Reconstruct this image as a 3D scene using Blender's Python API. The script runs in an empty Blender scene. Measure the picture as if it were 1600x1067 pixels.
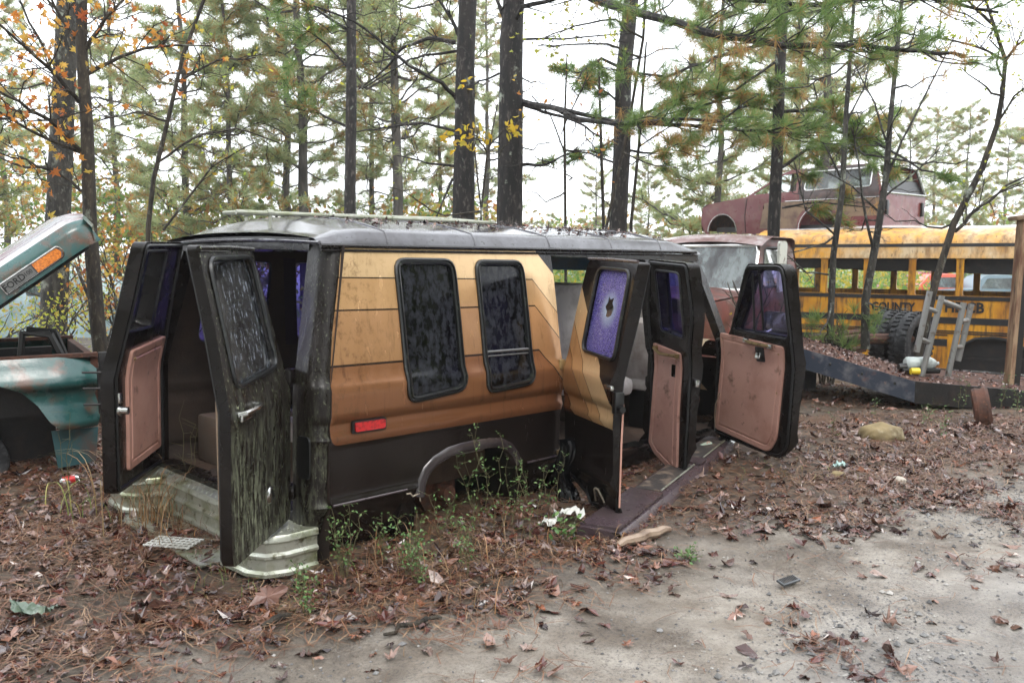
import bpy, bmesh, math, random
import numpy as np
from math import sin, cos, pi, radians
from mathutils import Vector, Matrix
from mathutils.geometry import delaunay_2d_cdt
random.seed(7); RG = np.random.default_rng(11)
S = bpy.context.scene; C = S.collection

# ---------------------------------------------------------------- camera
FPX, PITCH, CH = 1330.0, .101, 1.611          # focal length in px of a 1600 px wide frame, pitch, eye height
cd = bpy.data.cameras.new('camera'); cam = bpy.data.objects.new('camera', cd); C.objects.link(cam)
cd.sensor_width = 36; cd.lens = 36*FPX/1600; cd.clip_start = .05; cd.clip_end = 2000
cam.location = (0, 0, CH); cam.rotation_euler = (pi/2-PITCH, 0, 0)
cd.dof.use_dof = True; cd.dof.focus_distance = 5.9; cd.dof.aperture_fstop = 4.0
S.camera = cam
# ---------------------------------------------------------------- sky, sun, exposure
SUN_EL, SUN_AZ = radians(52), radians(150)
w = bpy.data.worlds.new('World'); S.world = w; w.use_nodes = True
nt = w.node_tree; nt.nodes.clear()
sky = nt.nodes.new('ShaderNodeTexSky'); sky.sky_type = 'NISHITA'; sky.sun_disc = False
sky.sun_elevation = SUN_EL; sky.sun_rotation = SUN_AZ; sky.air_density = 1; sky.dust_density = 6
mx = nt.nodes.new('ShaderNodeMixRGB'); mx.inputs[0].default_value = .9      # cloud deck over the blue sky
mx.inputs[2].default_value = (15.0, 15.6, 16.4, 1)
bg = nt.nodes.new('ShaderNodeBackground'); bg.inputs[1].default_value = .1
wo = nt.nodes.new('ShaderNodeOutputWorld')
nt.links.new(sky.outputs[0], mx.inputs[1]); nt.links.new(mx.outputs[0], bg.inputs[0]); nt.links.new(bg.outputs[0], wo.inputs[0])
sd = bpy.data.lights.new('sun', 'SUN'); sd.energy = .9; sd.angle = radians(20); sd.color = (1, .97, .93)
so = bpy.data.objects.new('sun', sd); C.objects.link(so)
so.rotation_euler = (pi/2-SUN_EL, 0, pi-SUN_AZ)
S.view_settings.view_transform = 'Standard'; S.view_settings.look = 'None'; S.view_settings.gamma = 1
S.view_settings.exposure = 0.95
S.cycles.max_bounces = 8; S.cycles.transparent_max_bounces = 16; S.cycles.volume_bounces = 1
S.cycles.use_denoising = True

# ---------------------------------------------------------------- helpers
_fw = np.array([0, cos(PITCH), -sin(PITCH)]); _up = np.array([0, sin(PITCH), cos(PITCH)])
def at(px, py, Y):                       # the point seen at a pixel of the photo, Y metres into the scene
    d = _fw + np.array([1, 0, 0])*(px-800)/FPX + _up*(533.5-py)/FPX
    return Vector(np.array([0, 0, CH]) + d*(Y/d[1]))
def on_ground(px, py, z=0.0):
    d = _fw + np.array([1, 0, 0])*(px-800)/FPX + _up*(533.5-py)/FPX
    p = np.array([0, 0, CH]) + d*((z-CH)/d[2]); return Vector((p[0], p[1], gz(p[0], p[1])))
def _hash(i, j, s):
    v = np.sin(i*127.1+j*311.7+s*74.7)*43758.5453; return v-np.floor(v)
def vnoise(x, y, s=0):
    x = np.asarray(x, float); y = np.asarray(y, float); i = np.floor(x); j = np.floor(y); u = x-i; v = y-j
    u = u*u*(3-2*u); v = v*v*(3-2*v)
    return (_hash(i, j, s)*(1-u)+_hash(i+1, j, s)*u)*(1-v)+(_hash(i, j+1, s)*(1-u)+_hash(i+1, j+1, s)*u)*v
def fbm(x, y, s=0, o=4):
    t = 0; a = .5
    for k in range(o): t = t+a*vnoise(np.asarray(x)*2**k, np.asarray(y)*2**k, s+k); a *= .5
    return t
def sstep(a, b, x): t = np.clip((np.asarray(x, float)-a)/(b-a), 0, 1); return t*t*(3-2*t)
def road(x, y):                          # signed distance into the sandy track (positive = on it)
    return (.57*(np.asarray(x)+1.05)-.82*(np.asarray(y)-3.1)) + (fbm(np.asarray(x)*.9, np.asarray(y)*.9, 3)-.5)*1.3
def gz(x, y):
    x = np.asarray(x, float); y = np.asarray(y, float)
    near = 1-sstep(25, 60, np.hypot(x, y))
    z = (fbm(x*.5, y*.5, 1)-.5)*.10*near + (fbm(x*3, y*3, 2)-.5)*.045*near*(1-.6*sstep(0, 1, road(x, y)))
    z = z - .42*sstep(3.0, 4.5, x)*sstep(10.2, 12.5, y)*(1-sstep(17, 21, y))
    z = z - .02*sstep(0, .6, road(x, y))
    return z + .03*sstep(20, 60, y)*(np.abs(y)-20)*.15
def tag(o, label=None, cat=None, group=None, kind=None):
    for k, v in (('label', label), ('category', cat), ('group', group), ('kind', kind)):
        if v: o[k] = v
    return o
def empty(name, loc=(0, 0, 0), rz=0, label=None, cat=None, group=None):
    o = bpy.data.objects.new(name, None); C.objects.link(o); o.location = loc; o.rotation_euler = (0, 0, rz)
    return tag(o, label, cat, group)
def copy_tree(o, parent=None):
    c = o.copy(); C.objects.link(c)
    if parent is not None: c.parent = parent
    for ch in [x for x in o.children]: copy_tree(ch, c)
    return c

class MB:
    def __init__(s): s.v = []; s.f = []; s.m = []; s.n = {}
    def add(s, vs, fs, m=0):
        n = len(s.v); s.v += [tuple(p) for p in vs]
        for f in fs: s.f.append(tuple(i+n for i in f)); s.m.append(m)
        return s
    def hull8(s, p, m=0): return s.add(p, [(0, 3, 2, 1), (4, 5, 6, 7), (0, 1, 5, 4), (1, 2, 6, 5), (2, 3, 7, 6), (3, 0, 4, 7)], m)
    def box(s, c, d, rot=None, m=0, bev=0):
        x, y, z = [k/2 for k in d]; R = rot.to_matrix() if hasattr(rot, 'to_matrix') else (rot or Matrix.Identity(3))
        if bev:
            bm = bmesh.new(); bmesh.ops.create_cube(bm, size=1); bmesh.ops.scale(bm, vec=d, verts=bm.verts)
            bmesh.ops.bevel(bm, geom=bm.edges[:], offset=bev, segments=2, affect='EDGES', profile=.5)
            bm.verts.index_update(); vs = [R@v.co+Vector(c) for v in bm.verts]; fs = [[v.index for v in f.verts] for f in bm.faces]; bm.free()
            return s.add(vs, fs, m)
        P = [Vector(q) for q in ((-x, -y, -z), (x, -y, -z), (x, y, -z), (-x, y, -z), (-x, -y, z), (x, -y, z), (x, y, z), (-x, y, z))]
        return s.hull8([R@q+Vector(c) for q in P], m)
    def tube(s, pts, r, n=8, m=0, cap=True, close=False):
        pts = [Vector(p) for p in pts]; k = len(pts)
        rs = r if hasattr(r, '__len__') else [r]*k
        rings = []; up = None
        for i, p in enumerate(pts):
            a = pts[(i-1) % k] if (i > 0 or close) else p; b = pts[(i+1) % k] if (i < k-1 or close) else p
            t = (b-a); t = t.normalized() if t.length > 1e-9 else Vector((0, 0, 1))
            if up is None: up = t.orthogonal().normalized()
            up = (up-t*up.dot(t)); up = up.normalized() if up.length > 1e-6 else t.orthogonal().normalized()
            q = t.cross(up); rings.append([p+(up*cos(2*pi*j/n)+q*sin(2*pi*j/n))*rs[i] for j in range(n)])
        vs = [v for rg in rings for v in rg]; fs = []
        for i in range(k if close else k-1):
            for j in range(n): a = i*n; b = ((i+1) % k)*n; fs.append((a+j, a+(j+1) % n, b+(j+1) % n, b+j))
        if cap and not close: fs += [tuple(range(n))[::-1], tuple((k-1)*n+j for j in range(n))]
        return s.add(vs, fs, m)
    def lathe(s, prof, n=20, c=(0, 0, 0), R=None, m=0, ang=2*pi):
        full = abs(ang-2*pi) < 1e-6; nn = n if full else n+1; R = R or Matrix.Identity(3); vs = []; fs = []
        for r, z in prof:
            for j in range(nn): a = ang*j/n; vs.append(R@Vector((r*cos(a), r*sin(a), z))+Vector(c))
        for i in range(len(prof)-1):
            for j in range(n): a = i*nn; b = a+nn; fs.append((a+j, a+(j+1) % nn, b+(j+1) % nn, b+j))
        return s.add(vs, fs, m)
    def prism(s, loop, P, d0, d1, m=0):     # loop in (u,v), P(u,v,d) -> point
        n = len(loop); vs = [P(u, v, d0) for u, v in loop]+[P(u, v, d1) for u, v in loop]
        return s.add(vs, [tuple(range(n))[::-1], tuple(range(n, 2*n))]+[(i, (i+1) % n, n+(i+1) % n, n+i) for i in range(n)], m)
    def grid(s, us, vs, P, m=0, thick=None):
        nu, nv = len(us), len(vs); pts = [P(u, v) for u in us for v in vs]
        fs = [(i*nv+j, (i+1)*nv+j, (i+1)*nv+j+1, i*nv+j+1) for i in range(nu-1) for j in range(nv-1)]
        return s.add(pts, fs, m)
    def build(s, name, mats, parent=None, smooth=True, loc=None, auto=40):
        me = bpy.data.meshes.new(name); me.from_pydata(s.v, [], s.f)
        for k in (mats if isinstance(mats, (list, tuple)) else [mats]): me.materials.append(k)
        me.polygons.foreach_set('material_index', s.m); me.update()
        if smooth:
            me.polygons.foreach_set('use_smooth', [True]*len(me.polygons))
            try: me.set_sharp_from_angle(angle=radians(auto))
            except Exception: pass
        if s.n and smooth:                  # true surface normals for curved sheets
            vn = [v.normal.copy() for v in me.vertices]
            for i, q in s.n.items(): vn[i] = q if q.dot(vn[i]) >= 0 else -q
            me.normals_split_custom_set_from_vertices([tuple(q) for q in vn])
        o = bpy.data.objects.new(name, me); C.objects.link(o)
        if parent is not None: o.parent = parent
        if loc is not None: o.location = loc
        return o
def np_mesh(name, V, F, mats, parent=None, mi=None, smooth=False):
    V = np.asarray(V, np.float32).reshape(-1, 3); F = np.asarray(F, np.int32); n, k = F.shape
    me = bpy.data.meshes.new(name); me.vertices.add(len(V)); me.vertices.foreach_set('co', V.ravel())
    me.loops.add(n*k); me.loops.foreach_set('vertex_index', F.ravel()); me.polygons.add(n)
    me.polygons.foreach_set('loop_start', np.arange(0, n*k, k, dtype=np.int32))
    for m in (mats if isinstance(mats, (list, tuple)) else [mats]): me.materials.append(m)
    if mi is not None: me.polygons.foreach_set('material_index', np.asarray(mi, np.int32))
    me.polygons.foreach_set('use_smooth', np.full(n, smooth)); me.update(calc_edges=True); me.validate()
    o = bpy.data.objects.new(name, me); C.objects.link(o)
    if parent is not None: o.parent = parent
    return o
def rrect(x0, z0, x1, z1, r, n=5):       # rounded rectangle, anticlockwise
    out = []
    for cx, cz, a in ((x1-r, z0+r, -90), (x1-r, z1-r, 0), (x0+r, z1-r, 90), (x0+r, z0+r, 180)):
        for k in range(n+1): t = radians(a+90*k/n); out.append((cx+r*cos(t), cz+r*sin(t)))
    return out
def roundpoly(pts, r, n=4):              # rounds each corner of a polygon
    out = []; m = len(pts); rr = r if hasattr(r, '__len__') else [r]*m
    for i in range(m):
        p = Vector(pts[i]); a = Vector(pts[i-1])-p; b = Vector(pts[(i+1) % m])-p
        d = min(rr[i], a.length*.45, b.length*.45); p0 = p+a.normalized()*d; p1 = p+b.normalized()*d
        if d < 1e-4: out.append(tuple(p)); continue
        for k in range(n+1): t = k/n; q = p0*(1-t)**2+p*2*t*(1-t)+p1*t*t; out.append((q.x, q.y))
    return out
def inset(loop, d):                      # crude inward offset of an anticlockwise loop
    out = []; n = len(loop)
    for i in range(n):
        a = Vector(loop[i-1]); b = Vector(loop[(i+1) % n]); t = (b-a)
        if t.length < 1e-9: out.append(loop[i]); continue
        t.normalize(); out.append((loop[i][0]-t.y*d, loop[i][1]+t.x*d))
    return out
def resample(loop, st):
    out = []
    for i in range(len(loop)):
        a = Vector(loop[i]); b = Vector(loop[(i+1) % len(loop)]); k = max(1, int((b-a).length/st+.5))
        for j in range(k): q = a.lerp(b, j/k); out.append((q.x, q.y))
    return out
def _inside(P, loop):
    x, y = P[:, 0], P[:, 1]; c = np.zeros(len(P), bool); L = np.array(loop)
    for i in range(len(L)):
        x0, y0 = L[i-1]; x1, y1 = L[i]
        if y0 == y1: continue
        k = ((y0 > y) != (y1 > y)) & (x < (x1-x0)*(y-y0)/(y1-y0)+x0); c ^= k
    return c
def panel(mb, outer, holes, P, t=.0, st=.06, m=0, mb_=None, me_=None, zs=None):
    """sheet with holes: outer/holes in (u,v); P(u,v,d) -> 3D, d = depth behind the face; t thickness (0: single face)"""
    loops = [resample(outer, st)]+[resample(h, st) for h in holes]; pts = []; ed = []
    for L in loops:
        n0 = len(pts); pts += L; ed += [(n0+i, n0+(i+1) % len(L)) for i in range(len(L))]
    O = np.array(outer); gx = np.arange(O[:, 0].min()+st*.5, O[:, 0].max(), st)
    gy = np.array(zs) if zs is not None else np.arange(O[:, 1].min()+st*.5, O[:, 1].max(), st)
    G = np.array([(a, b) for a in gx for b in gy]).reshape(-1, 2)
    if len(G):
        k = _inside(G, outer)
        for h in holes: k &= ~_inside(G, h)
        B = np.array(pts)
        k &= np.array([np.min(np.hypot(B[:, 0]-g[0], B[:, 1]-g[1])) > st*.3 for g in G])
        pts = pts+[tuple(g) for g in G[k]]
    r = delaunay_2d_cdt([Vector(p) for p in pts], ed, [], 0, 1e-6)
    V = r[0]; T = [tuple(f) for f in r[2]]
    cen = np.array([[sum(V[i].x for i in f)/3, sum(V[i].y for i in f)/3] for f in T])
    k = _inside(cen, outer)
    for h in holes: k &= ~_inside(cen, h)
    T = [f for f, q in zip(T, k) if q]
    def nrm(v, d):
        e = .008; q = (Vector(P(v.x+e, v.y, d))-Vector(P(v.x-e, v.y, d))).cross(Vector(P(v.x, v.y+e, d))-Vector(P(v.x, v.y-e, d))); return q.normalized() if q.length > 1e-12 else Vector((0, 0, 1))
    n0 = len(mb.v); mb.add([P(v.x, v.y, 0) for v in V], T, m)
    for i, v in enumerate(V): mb.n[n0+i] = nrm(v, 0)
    if t:
        n0 = len(mb.v); mb.add([P(v.x, v.y, t) for v in V], [f[::-1] for f in T], m if mb_ is None else mb_)
        for i, v in enumerate(V): mb.n[n0+i] = -nrm(v, t)
        for L in loops:
            n = len(L); mb.add([P(a, b, 0) for a, b in L]+[P(a, b, t) for a, b in L], [(i, n+i, n+(i+1) % n, (i+1) % n) for i in range(n)], m if me_ is None else me_)

# ---------------------------------------------------------------- materials
def _ramp(nt, src, lo, hi):
    n = nt.nodes.new('ShaderNodeMapRange'); n.inputs[1].default_value = lo; n.inputs[2].default_value = hi
    nt.links.new(src, n.inputs[0]); return n.outputs[0]
def _math(nt, op, a, b=None):
    n = nt.nodes.new('ShaderNodeMath'); n.operation = op
    for i, q in enumerate((a, b)):
        if q is None: continue
        if isinstance(q, (int, float)): n.inputs[i].default_value = q
        else: nt.links.new(q, n.inputs[i])
    return n.outputs[0]
def _mix(nt, f, a, b):
    n = nt.nodes.new('ShaderNodeMixRGB')
    for i, q in enumerate((f, a, b)):
        if isinstance(q, (int, float)): n.inputs[i].default_value = q
        elif isinstance(q, (tuple, list)): n.inputs[i].default_value = (*q[:3], 1)
        else: nt.links.new(q, n.inputs[i])
    return n.outputs[0]
def _noise(nt, co, scale, stretch=(1, 1, 1), det=5, rough=.6, kind='noise'):
    mp = nt.nodes.new('ShaderNodeMapping'); mp.inputs['Scale'].default_value = stretch; nt.links.new(co, mp.inputs[0])
    if kind == 'noise':
        n = nt.nodes.new('ShaderNodeTexNoise'); n.inputs['Detail'].default_value = det; n.inputs['Roughness'].default_value = rough
    elif kind == 'edge':
        n = nt.nodes.new('ShaderNodeTexVoronoi'); n.feature = 'DISTANCE_TO_EDGE'
    else:
        n = nt.nodes.new('ShaderNodeTexVoronoi')
    n.inputs['Scale'].default_value = scale; nt.links.new(mp.outputs[0], n.inputs['Vector']); return n.outputs[0]
def newmat(name):
    m = bpy.data.materials.new(name); m.use_nodes = True; nt = m.node_tree
    b = nt.nodes['Principled BSDF']; tc = nt.nodes.new('ShaderNodeTexCoord'); return m, nt, b, tc.outputs['Object']
def mat(name, col, rough=.5, metal=0, layers=(), bump=0, bscale=60, bstretch=(1, 1, 1), coat=0, rvar=0, spec=.5, island=None, emit=None):
    m, nt, b, co = newmat(name); c = None
    if island:                           # colours picked at random per loose piece
        g = nt.nodes.new('ShaderNodeNewGeometry'); r = nt.nodes.new('ShaderNodeValToRGB'); r.color_ramp.interpolation = 'LINEAR'
        e = r.color_ramp.elements
        while len(e) < len(island): e.new(.5)
        for i, q in enumerate(island): e[i].position = i/(len(island)-1); e[i].color = (*q, 1)
        nt.links.new(g.outputs['Random Per Island'], r.inputs[0]); c = r.outputs[0]
    cur = c if c is not None else col
    for L in layers:                     # (colour, scale, lo, hi, stretch, kind)
        lc, sc, lo, hi = L[:4]; stt = L[4] if len(L) > 4 else (1, 1, 1); kd = L[5] if len(L) > 5 else 'noise'
        cur = _mix(nt, _ramp(nt, _noise(nt, co, sc, stt, kind=kd), lo, hi), cur, lc)
    if isinstance(cur, tuple): b.inputs['Base Color'].default_value = (*cur, 1)
    else: nt.links.new(cur, b.inputs['Base Color'])
    b.inputs['Metallic'].default_value = metal; b.inputs['Roughness'].default_value = rough
    b.inputs['Specular IOR Level'].default_value = spec; b.inputs['Coat Weight'].default_value = coat; b.inputs['Coat Roughness'].default_value = .12
    if rvar:
        q = _noise(nt, co, 7); n = nt.nodes.new('ShaderNodeMapRange'); n.inputs[1].default_value = .35; n.inputs[2].default_value = .65
        n.inputs[3].default_value = max(.03, rough-rvar); n.inputs[4].default_value = min(1, rough+rvar); nt.links.new(q, n.inputs[0]); nt.links.new(n.outputs[0], b.inputs['Roughness'])
    if bump:
        bp = nt.nodes.new('ShaderNodeBump'); bp.inputs['Distance'].default_value = bump; bp.inputs['Strength'].default_value = 1
        nt.links.new(_noise(nt, co, bscale, bstretch), bp.inputs['Height']); nt.links.new(bp.outputs[0], b.inputs['Normal'])
    return m
def glass(name, tint, dirt=(.3, .3, .28), lo=.5, hi=.8, dmax=.5, rough=.05, scale=9, stretch=(1, 1, 1), refl=1.0):
    m, nt, b, co = newmat(name); nt.nodes.remove(b); out = nt.nodes['Material Output']
    tr = nt.nodes.new('ShaderNodeBsdfTransparent'); tr.inputs[0].default_value = (*tint, 1)
    gl = nt.nodes.new('ShaderNodeBsdfGlossy'); gl.inputs['Roughness'].default_value = rough
    fr = nt.nodes.new('ShaderNodeFresnel'); fr.inputs[0].default_value = 1.5
    m1 = nt.nodes.new('ShaderNodeMixShader'); nt.links.new(_math(nt, 'MULTIPLY', fr.outputs[0], refl), m1.inputs[0]); nt.links.new(tr.outputs[0], m1.inputs[1]); nt.links.new(gl.outputs[0], m1.inputs[2])
    df = nt.nodes.new('ShaderNodeBsdfDiffuse'); df.inputs[0].default_value = (*dirt, 1)
    m2 = nt.nodes.new('ShaderNodeMixShader'); q = _ramp(nt, _noise(nt, co, scale, stretch, 8, .7), lo, hi)
    nt.links.new(_math(nt, 'MULTIPLY', q, dmax), m2.inputs[0]); nt.links.new(m1.outputs[0], m2.inputs[1]); nt.links.new(df.outputs[0], m2.inputs[2])
    nt.links.new(m2.outputs[0], out.inputs[0]); return m
BROWN = (.0065, .0042, .0036)
def van_paint(name, off=(0, 0, 0), bands=True, algae=0.0):
    """brown van paint; with bands: gold stripes laid out in the van's own coordinates (off = where the part's origin lies on the van)"""
    m, nt, b, co = newmat(name)
    ad = nt.nodes.new('ShaderNodeVectorMath'); ad.inputs[1].default_value = off; nt.links.new(co, ad.inputs[0]); co = ad.outputs[0]
    sp = nt.nodes.new('ShaderNodeSeparateXYZ'); nt.links.new(co, sp.inputs[0]); X, Z = sp.outputs[0], sp.outputs[2]
    cur = _mix(nt, _ramp(nt, _noise(nt, co, 3), .35, .7), BROWN, (.013, .0095, .0085))
    metal = None
    if bands:
        q = _math(nt, 'MAXIMUM', _math(nt, 'SUBTRACT', X, 1.78), 0); zp = _math(nt, 'ADD', Z, q)
        lt = _math(nt, 'SUBTRACT', X, _math(nt, 'ADD', _math(nt, 'MULTIPLY', _math(nt, 'MAXIMUM', _math(nt, 'SUBTRACT', Z, 1.27), 0), .25), .145))
        # rounded lower-left corner
        cx = _math(nt, 'MAXIMUM', _math(nt, 'SUBTRACT', .06, lt), 0); cz = _math(nt, 'MAXIMUM', _math(nt, 'SUBTRACT', .06, _math(nt, 'SUBTRACT', Z, .865)), 0)
        rr = _math(nt, 'SQRT', _math(nt, 'ADD', _math(nt, 'MULTIPLY', cx, cx), _math(nt, 'MULTIPLY', cz, cz)))
        reg = _math(nt, 'MULTIPLY', _math(nt, 'LESS_THAN', rr, .06), _math(nt, 'LESS_THAN', zp, 1.985))
        reg = _math(nt, 'MULTIPLY', reg, _math(nt, 'GREATER_THAN', Z, .865))
        g = _mix(nt, _ramp(nt, Z, .86, 1.275), (.15, .060, .028), (.25, .115, .052))
        g = _mix(nt, _math(nt, 'GREATER_THAN', zp, 1.275), g, _mix(nt, _ramp(nt, Z, 1.275, 1.56), (.37, .200, .092), (.45, .250, .120)))
        g = _mix(nt, _math(nt, 'GREATER_THAN', zp, 1.56), g, (.52, .31, .145))
        g = _mix(nt, _math(nt, 'GREATER_THAN', zp, 1.73), g, (.64, .44, .24))
        for zz, ww in ((1.73, .0035), (1.56, .0045), (1.275, .006)):
            d = _math(nt, 'ABSOLUTE', _math(nt, 'SUBTRACT', zp, zz)); g = _mix(nt, _math(nt, 'LESS_THAN', d, ww), g, (.03, .02, .015))
        # old rust-brown weathering
        wn = _noise(nt, co, 24, (1, 1, .8), 9, .8); left = _ramp(nt, X, .62, .12)
        g = _mix(nt, _math(nt, 'MULTIPLY', _ramp(nt, wn, .5, .62), _math(nt, 'ADD', _math(nt, 'MULTIPLY', left, .75), .10)), g, (.13, .065, .03))
        cur = _mix(nt, reg, cur, g); metal = reg
    # run marks and grime
    st = _noise(nt, co, 5, (4.5, 4.5, .22), 7, .7); cur = _mix(nt, _math(nt, 'MULTIPLY', _ramp(nt, st, .56, .70), .36), cur, (.010, .0075, .006))
    lowg = _math(nt, 'MULTIPLY', _ramp(nt, _noise(nt, co, 9, (1, 1, .5), 8, .7), .45, .65), _ramp(nt, Z, .95, .35))
    cur = _mix(nt, _math(nt, 'MULTIPLY', lowg, .7), cur, (.016, .012, .009))
    if algae:
        a = _ramp(nt, _noise(nt, co, 24, (1.6, 1.6, .35), 9, .8), .47, .56)
        low = _math(nt, 'ADD', _math(nt, 'MULTIPLY', _ramp(nt, Z, 1.35, .7), _ramp(nt, _noise(nt, co, 3.2, (1, 1, .6), 5, .6), .35, .62)), .03)
        fa = _math(nt, 'MULTIPLY', a, _math(nt, 'MULTIPLY', low, algae))
        cur = _mix(nt, fa, cur, (.20, .215, .145))
        a2 = _ramp(nt, _noise(nt, co, 95, (1, 1, .6), 3, .6), .63, .70)
        cur = _mix(nt, _math(nt, 'MULTIPLY', a2, algae), cur, (.34, .38, .24))
    nt.links.new(cur, b.inputs['Base Color'])
    if metal is not None: nt.links.new(_math(nt, 'MULTIPLY', metal, .35), b.inputs['Metallic'])
    n = nt.nodes.new('ShaderNodeMapRange'); n.inputs[1].default_value = .3; n.inputs[2].default_value = .7; n.inputs[3].default_value = .07; n.inputs[4].default_value = .30 if not algae else .6
    nt.links.new(_noise(nt, co, 14, (1, 1, .3), 7), n.inputs[0]); nt.links.new(n.outputs[0], b.inputs['Roughness'])
    b.inputs['Specular IOR Level'].default_value = .28; b.inputs['Coat Weight'].default_value = .10 if not algae else .0; b.inputs['Coat Roughness'].default_value = .1
    bp = nt.nodes.new('ShaderNodeBump'); bp.inputs['Distance'].default_value = .0004 if not algae else .0022
    nt.links.new(_noise(nt, co, 120 if not algae else 70, (1, 1, .5), 3), bp.inputs['Height']); nt.links.new(bp.outputs[0], b.inputs['Normal'])
    return m
M_ = {}
M_['paint'] = van_paint('brown_and_gold_paint')
M_['brown'] = van_paint('brown_paint', bands=False)
M_['mossy'] = van_paint('brown_paint_with_algae', bands=False, algae=.85)
M_['roof'] = mat('wet_roof_paint', (.050, .046, .052), .12, 0, [((.12, .12, .135), 4, .42, .7), ((.02, .02, .015), 30, .6, .7, (1, 3, 1))], .002, 25, coat=.6, rvar=.12)
M_['jamb'] = mat('dark_jamb_paint', (.0055, .004, .0035), .24, 0, [((.012, .009, .008), 8, .45, .7)], .001, 40, spec=.3, coat=.05, rvar=.15)
M_['rubber'] = mat('black_rubber', (.005, .005, .0055), .42, 0, [((.02, .02, .018), 40, .6, .75)], .001, 90)
M_['wframe'] = mat('window_frame_rubber', (.007, .0075, .008), .3, 0, [((.07, .08, .06), 30, .58, .72)], .001, 90)
M_['purple'] = glass('purple_tinted_film', (.17, .14, .62), (.08, .07, .2), .55, .85, .25, .04, 6, (1, 1, .5))
M_['darkglass'] = glass('dark_tinted_glass', (.003, .003, .006), (.036, .038, .046), .42, .62, .75, .09, 26, (1, 1, .55), .8)
M_['algaeglass'] = glass('algae_spotted_glass', (.012, .013, .024), (.19, .21, .24), .53, .62, .65, .08, 42, (1.3, 1.3, .32), .9)
M_['clear'] = glass('dirty_clear_glass', (.80, .86, .84), (.5, .55, .52), .42, .8, .35, .05, 5)
M_['doorglass'] = glass('violet_door_glass', (.34, .32, .60), (.20, .19, .27), .42, .75, .35, .04, 5)
M_['trim'] = mat('pink_vinyl_trim', (.56, .31, .245), .42, 0, [((.44, .22, .165), 5, .45, .75), ((.20, .10, .07), 9, .60, .72), ((.08, .04, .03), 16, .67, .76)], .0012, 160, rvar=.1)
M_['chrome'] = mat('dull_chrome', (.55, .55, .53), .22, 1, [((.16, .13, .1), 30, .55, .75)], .0006, 80)
M_['brass'] = mat('yellowed_hinge_metal', (.34, .24, .11), .4, .7, [((.12, .07, .03), 25, .5, .7)], .001, 60)
M_['alu'] = mat('algae_stained_aluminium', (.50, .51, .44), .34, .6, [((.24, .26, .13), 6, .45, .68), ((.10, .09, .04), 16, .56, .72)], .0015, 60, rvar=.1)
M_['rack'] = mat('weathered_rack_tube', (.34, .35, .29), .42, .3, [((.22, .24, .13), 8, .45, .7)], .001, 60)
M_['beige'] = mat('beige_vinyl', (.34, .25, .15), .5, 0, [((.2, .14, .08), 6, .45, .75)], .001, 90)
M_['carpet'] = mat('stained_brown_carpet', (.075, .045, .03), .95, 0, [((.05, .03, .02), 9, .4, .65)], .006, 150)
M_['lining'] = mat('brown_interior_lining', (.040, .025, .018), .85, 0, [((.018, .012, .009), 4, .4, .7)], .003, 60)
M_['curtain'] = mat('beige_curtain_cloth', (.30, .22, .15), .9, 0, [((.18, .12, .08), 5, .4, .7)], .003, 60)
M_['seat'] = mat('grey_vinyl_seat', (.50, .46, .44), .38, 0, [((.24, .2, .18), 5, .4, .7)], .004, 18, rvar=.08)
M_['seatback'] = mat('pale_seat_back', (.66, .62, .60), .5, 0, [((.3, .27, .25), 5, .5, .75)], .002, 30)
M_['red'] = mat('red_reflector_plastic', (.45, .01, .012), .18, 0, [((.2, .005, .005), 60, .5, .6, (1, 1, 1))], .001, 150, coat=.5)
M_['corner'] = van_paint('brown_corner_paint', bands=False, algae=.35)
M_['black'] = mat('black_plastic', (.006, .006, .006), .4, 0, (), .001, 60)
M_['torn'] = mat('torn_fibreglass_edge', (.42, .36, .28), .8, 0, [((.15, .1, .07), 40, .4, .7)], .003, 60)
M_['board'] = mat('running_board_paint', (.060, .042, .048), .3, 0, [((.05, .035, .035), 5, .42, .7), ((.2, .15, .11), 30, .62, .75)], .0015, 60, coat=.3, rvar=.12)
M_['tread'] = mat('black_tread', (.04, .035, .032), .55, 0, [((.16, .12, .09), 12, .5, .65)], .004, 60)

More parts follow.
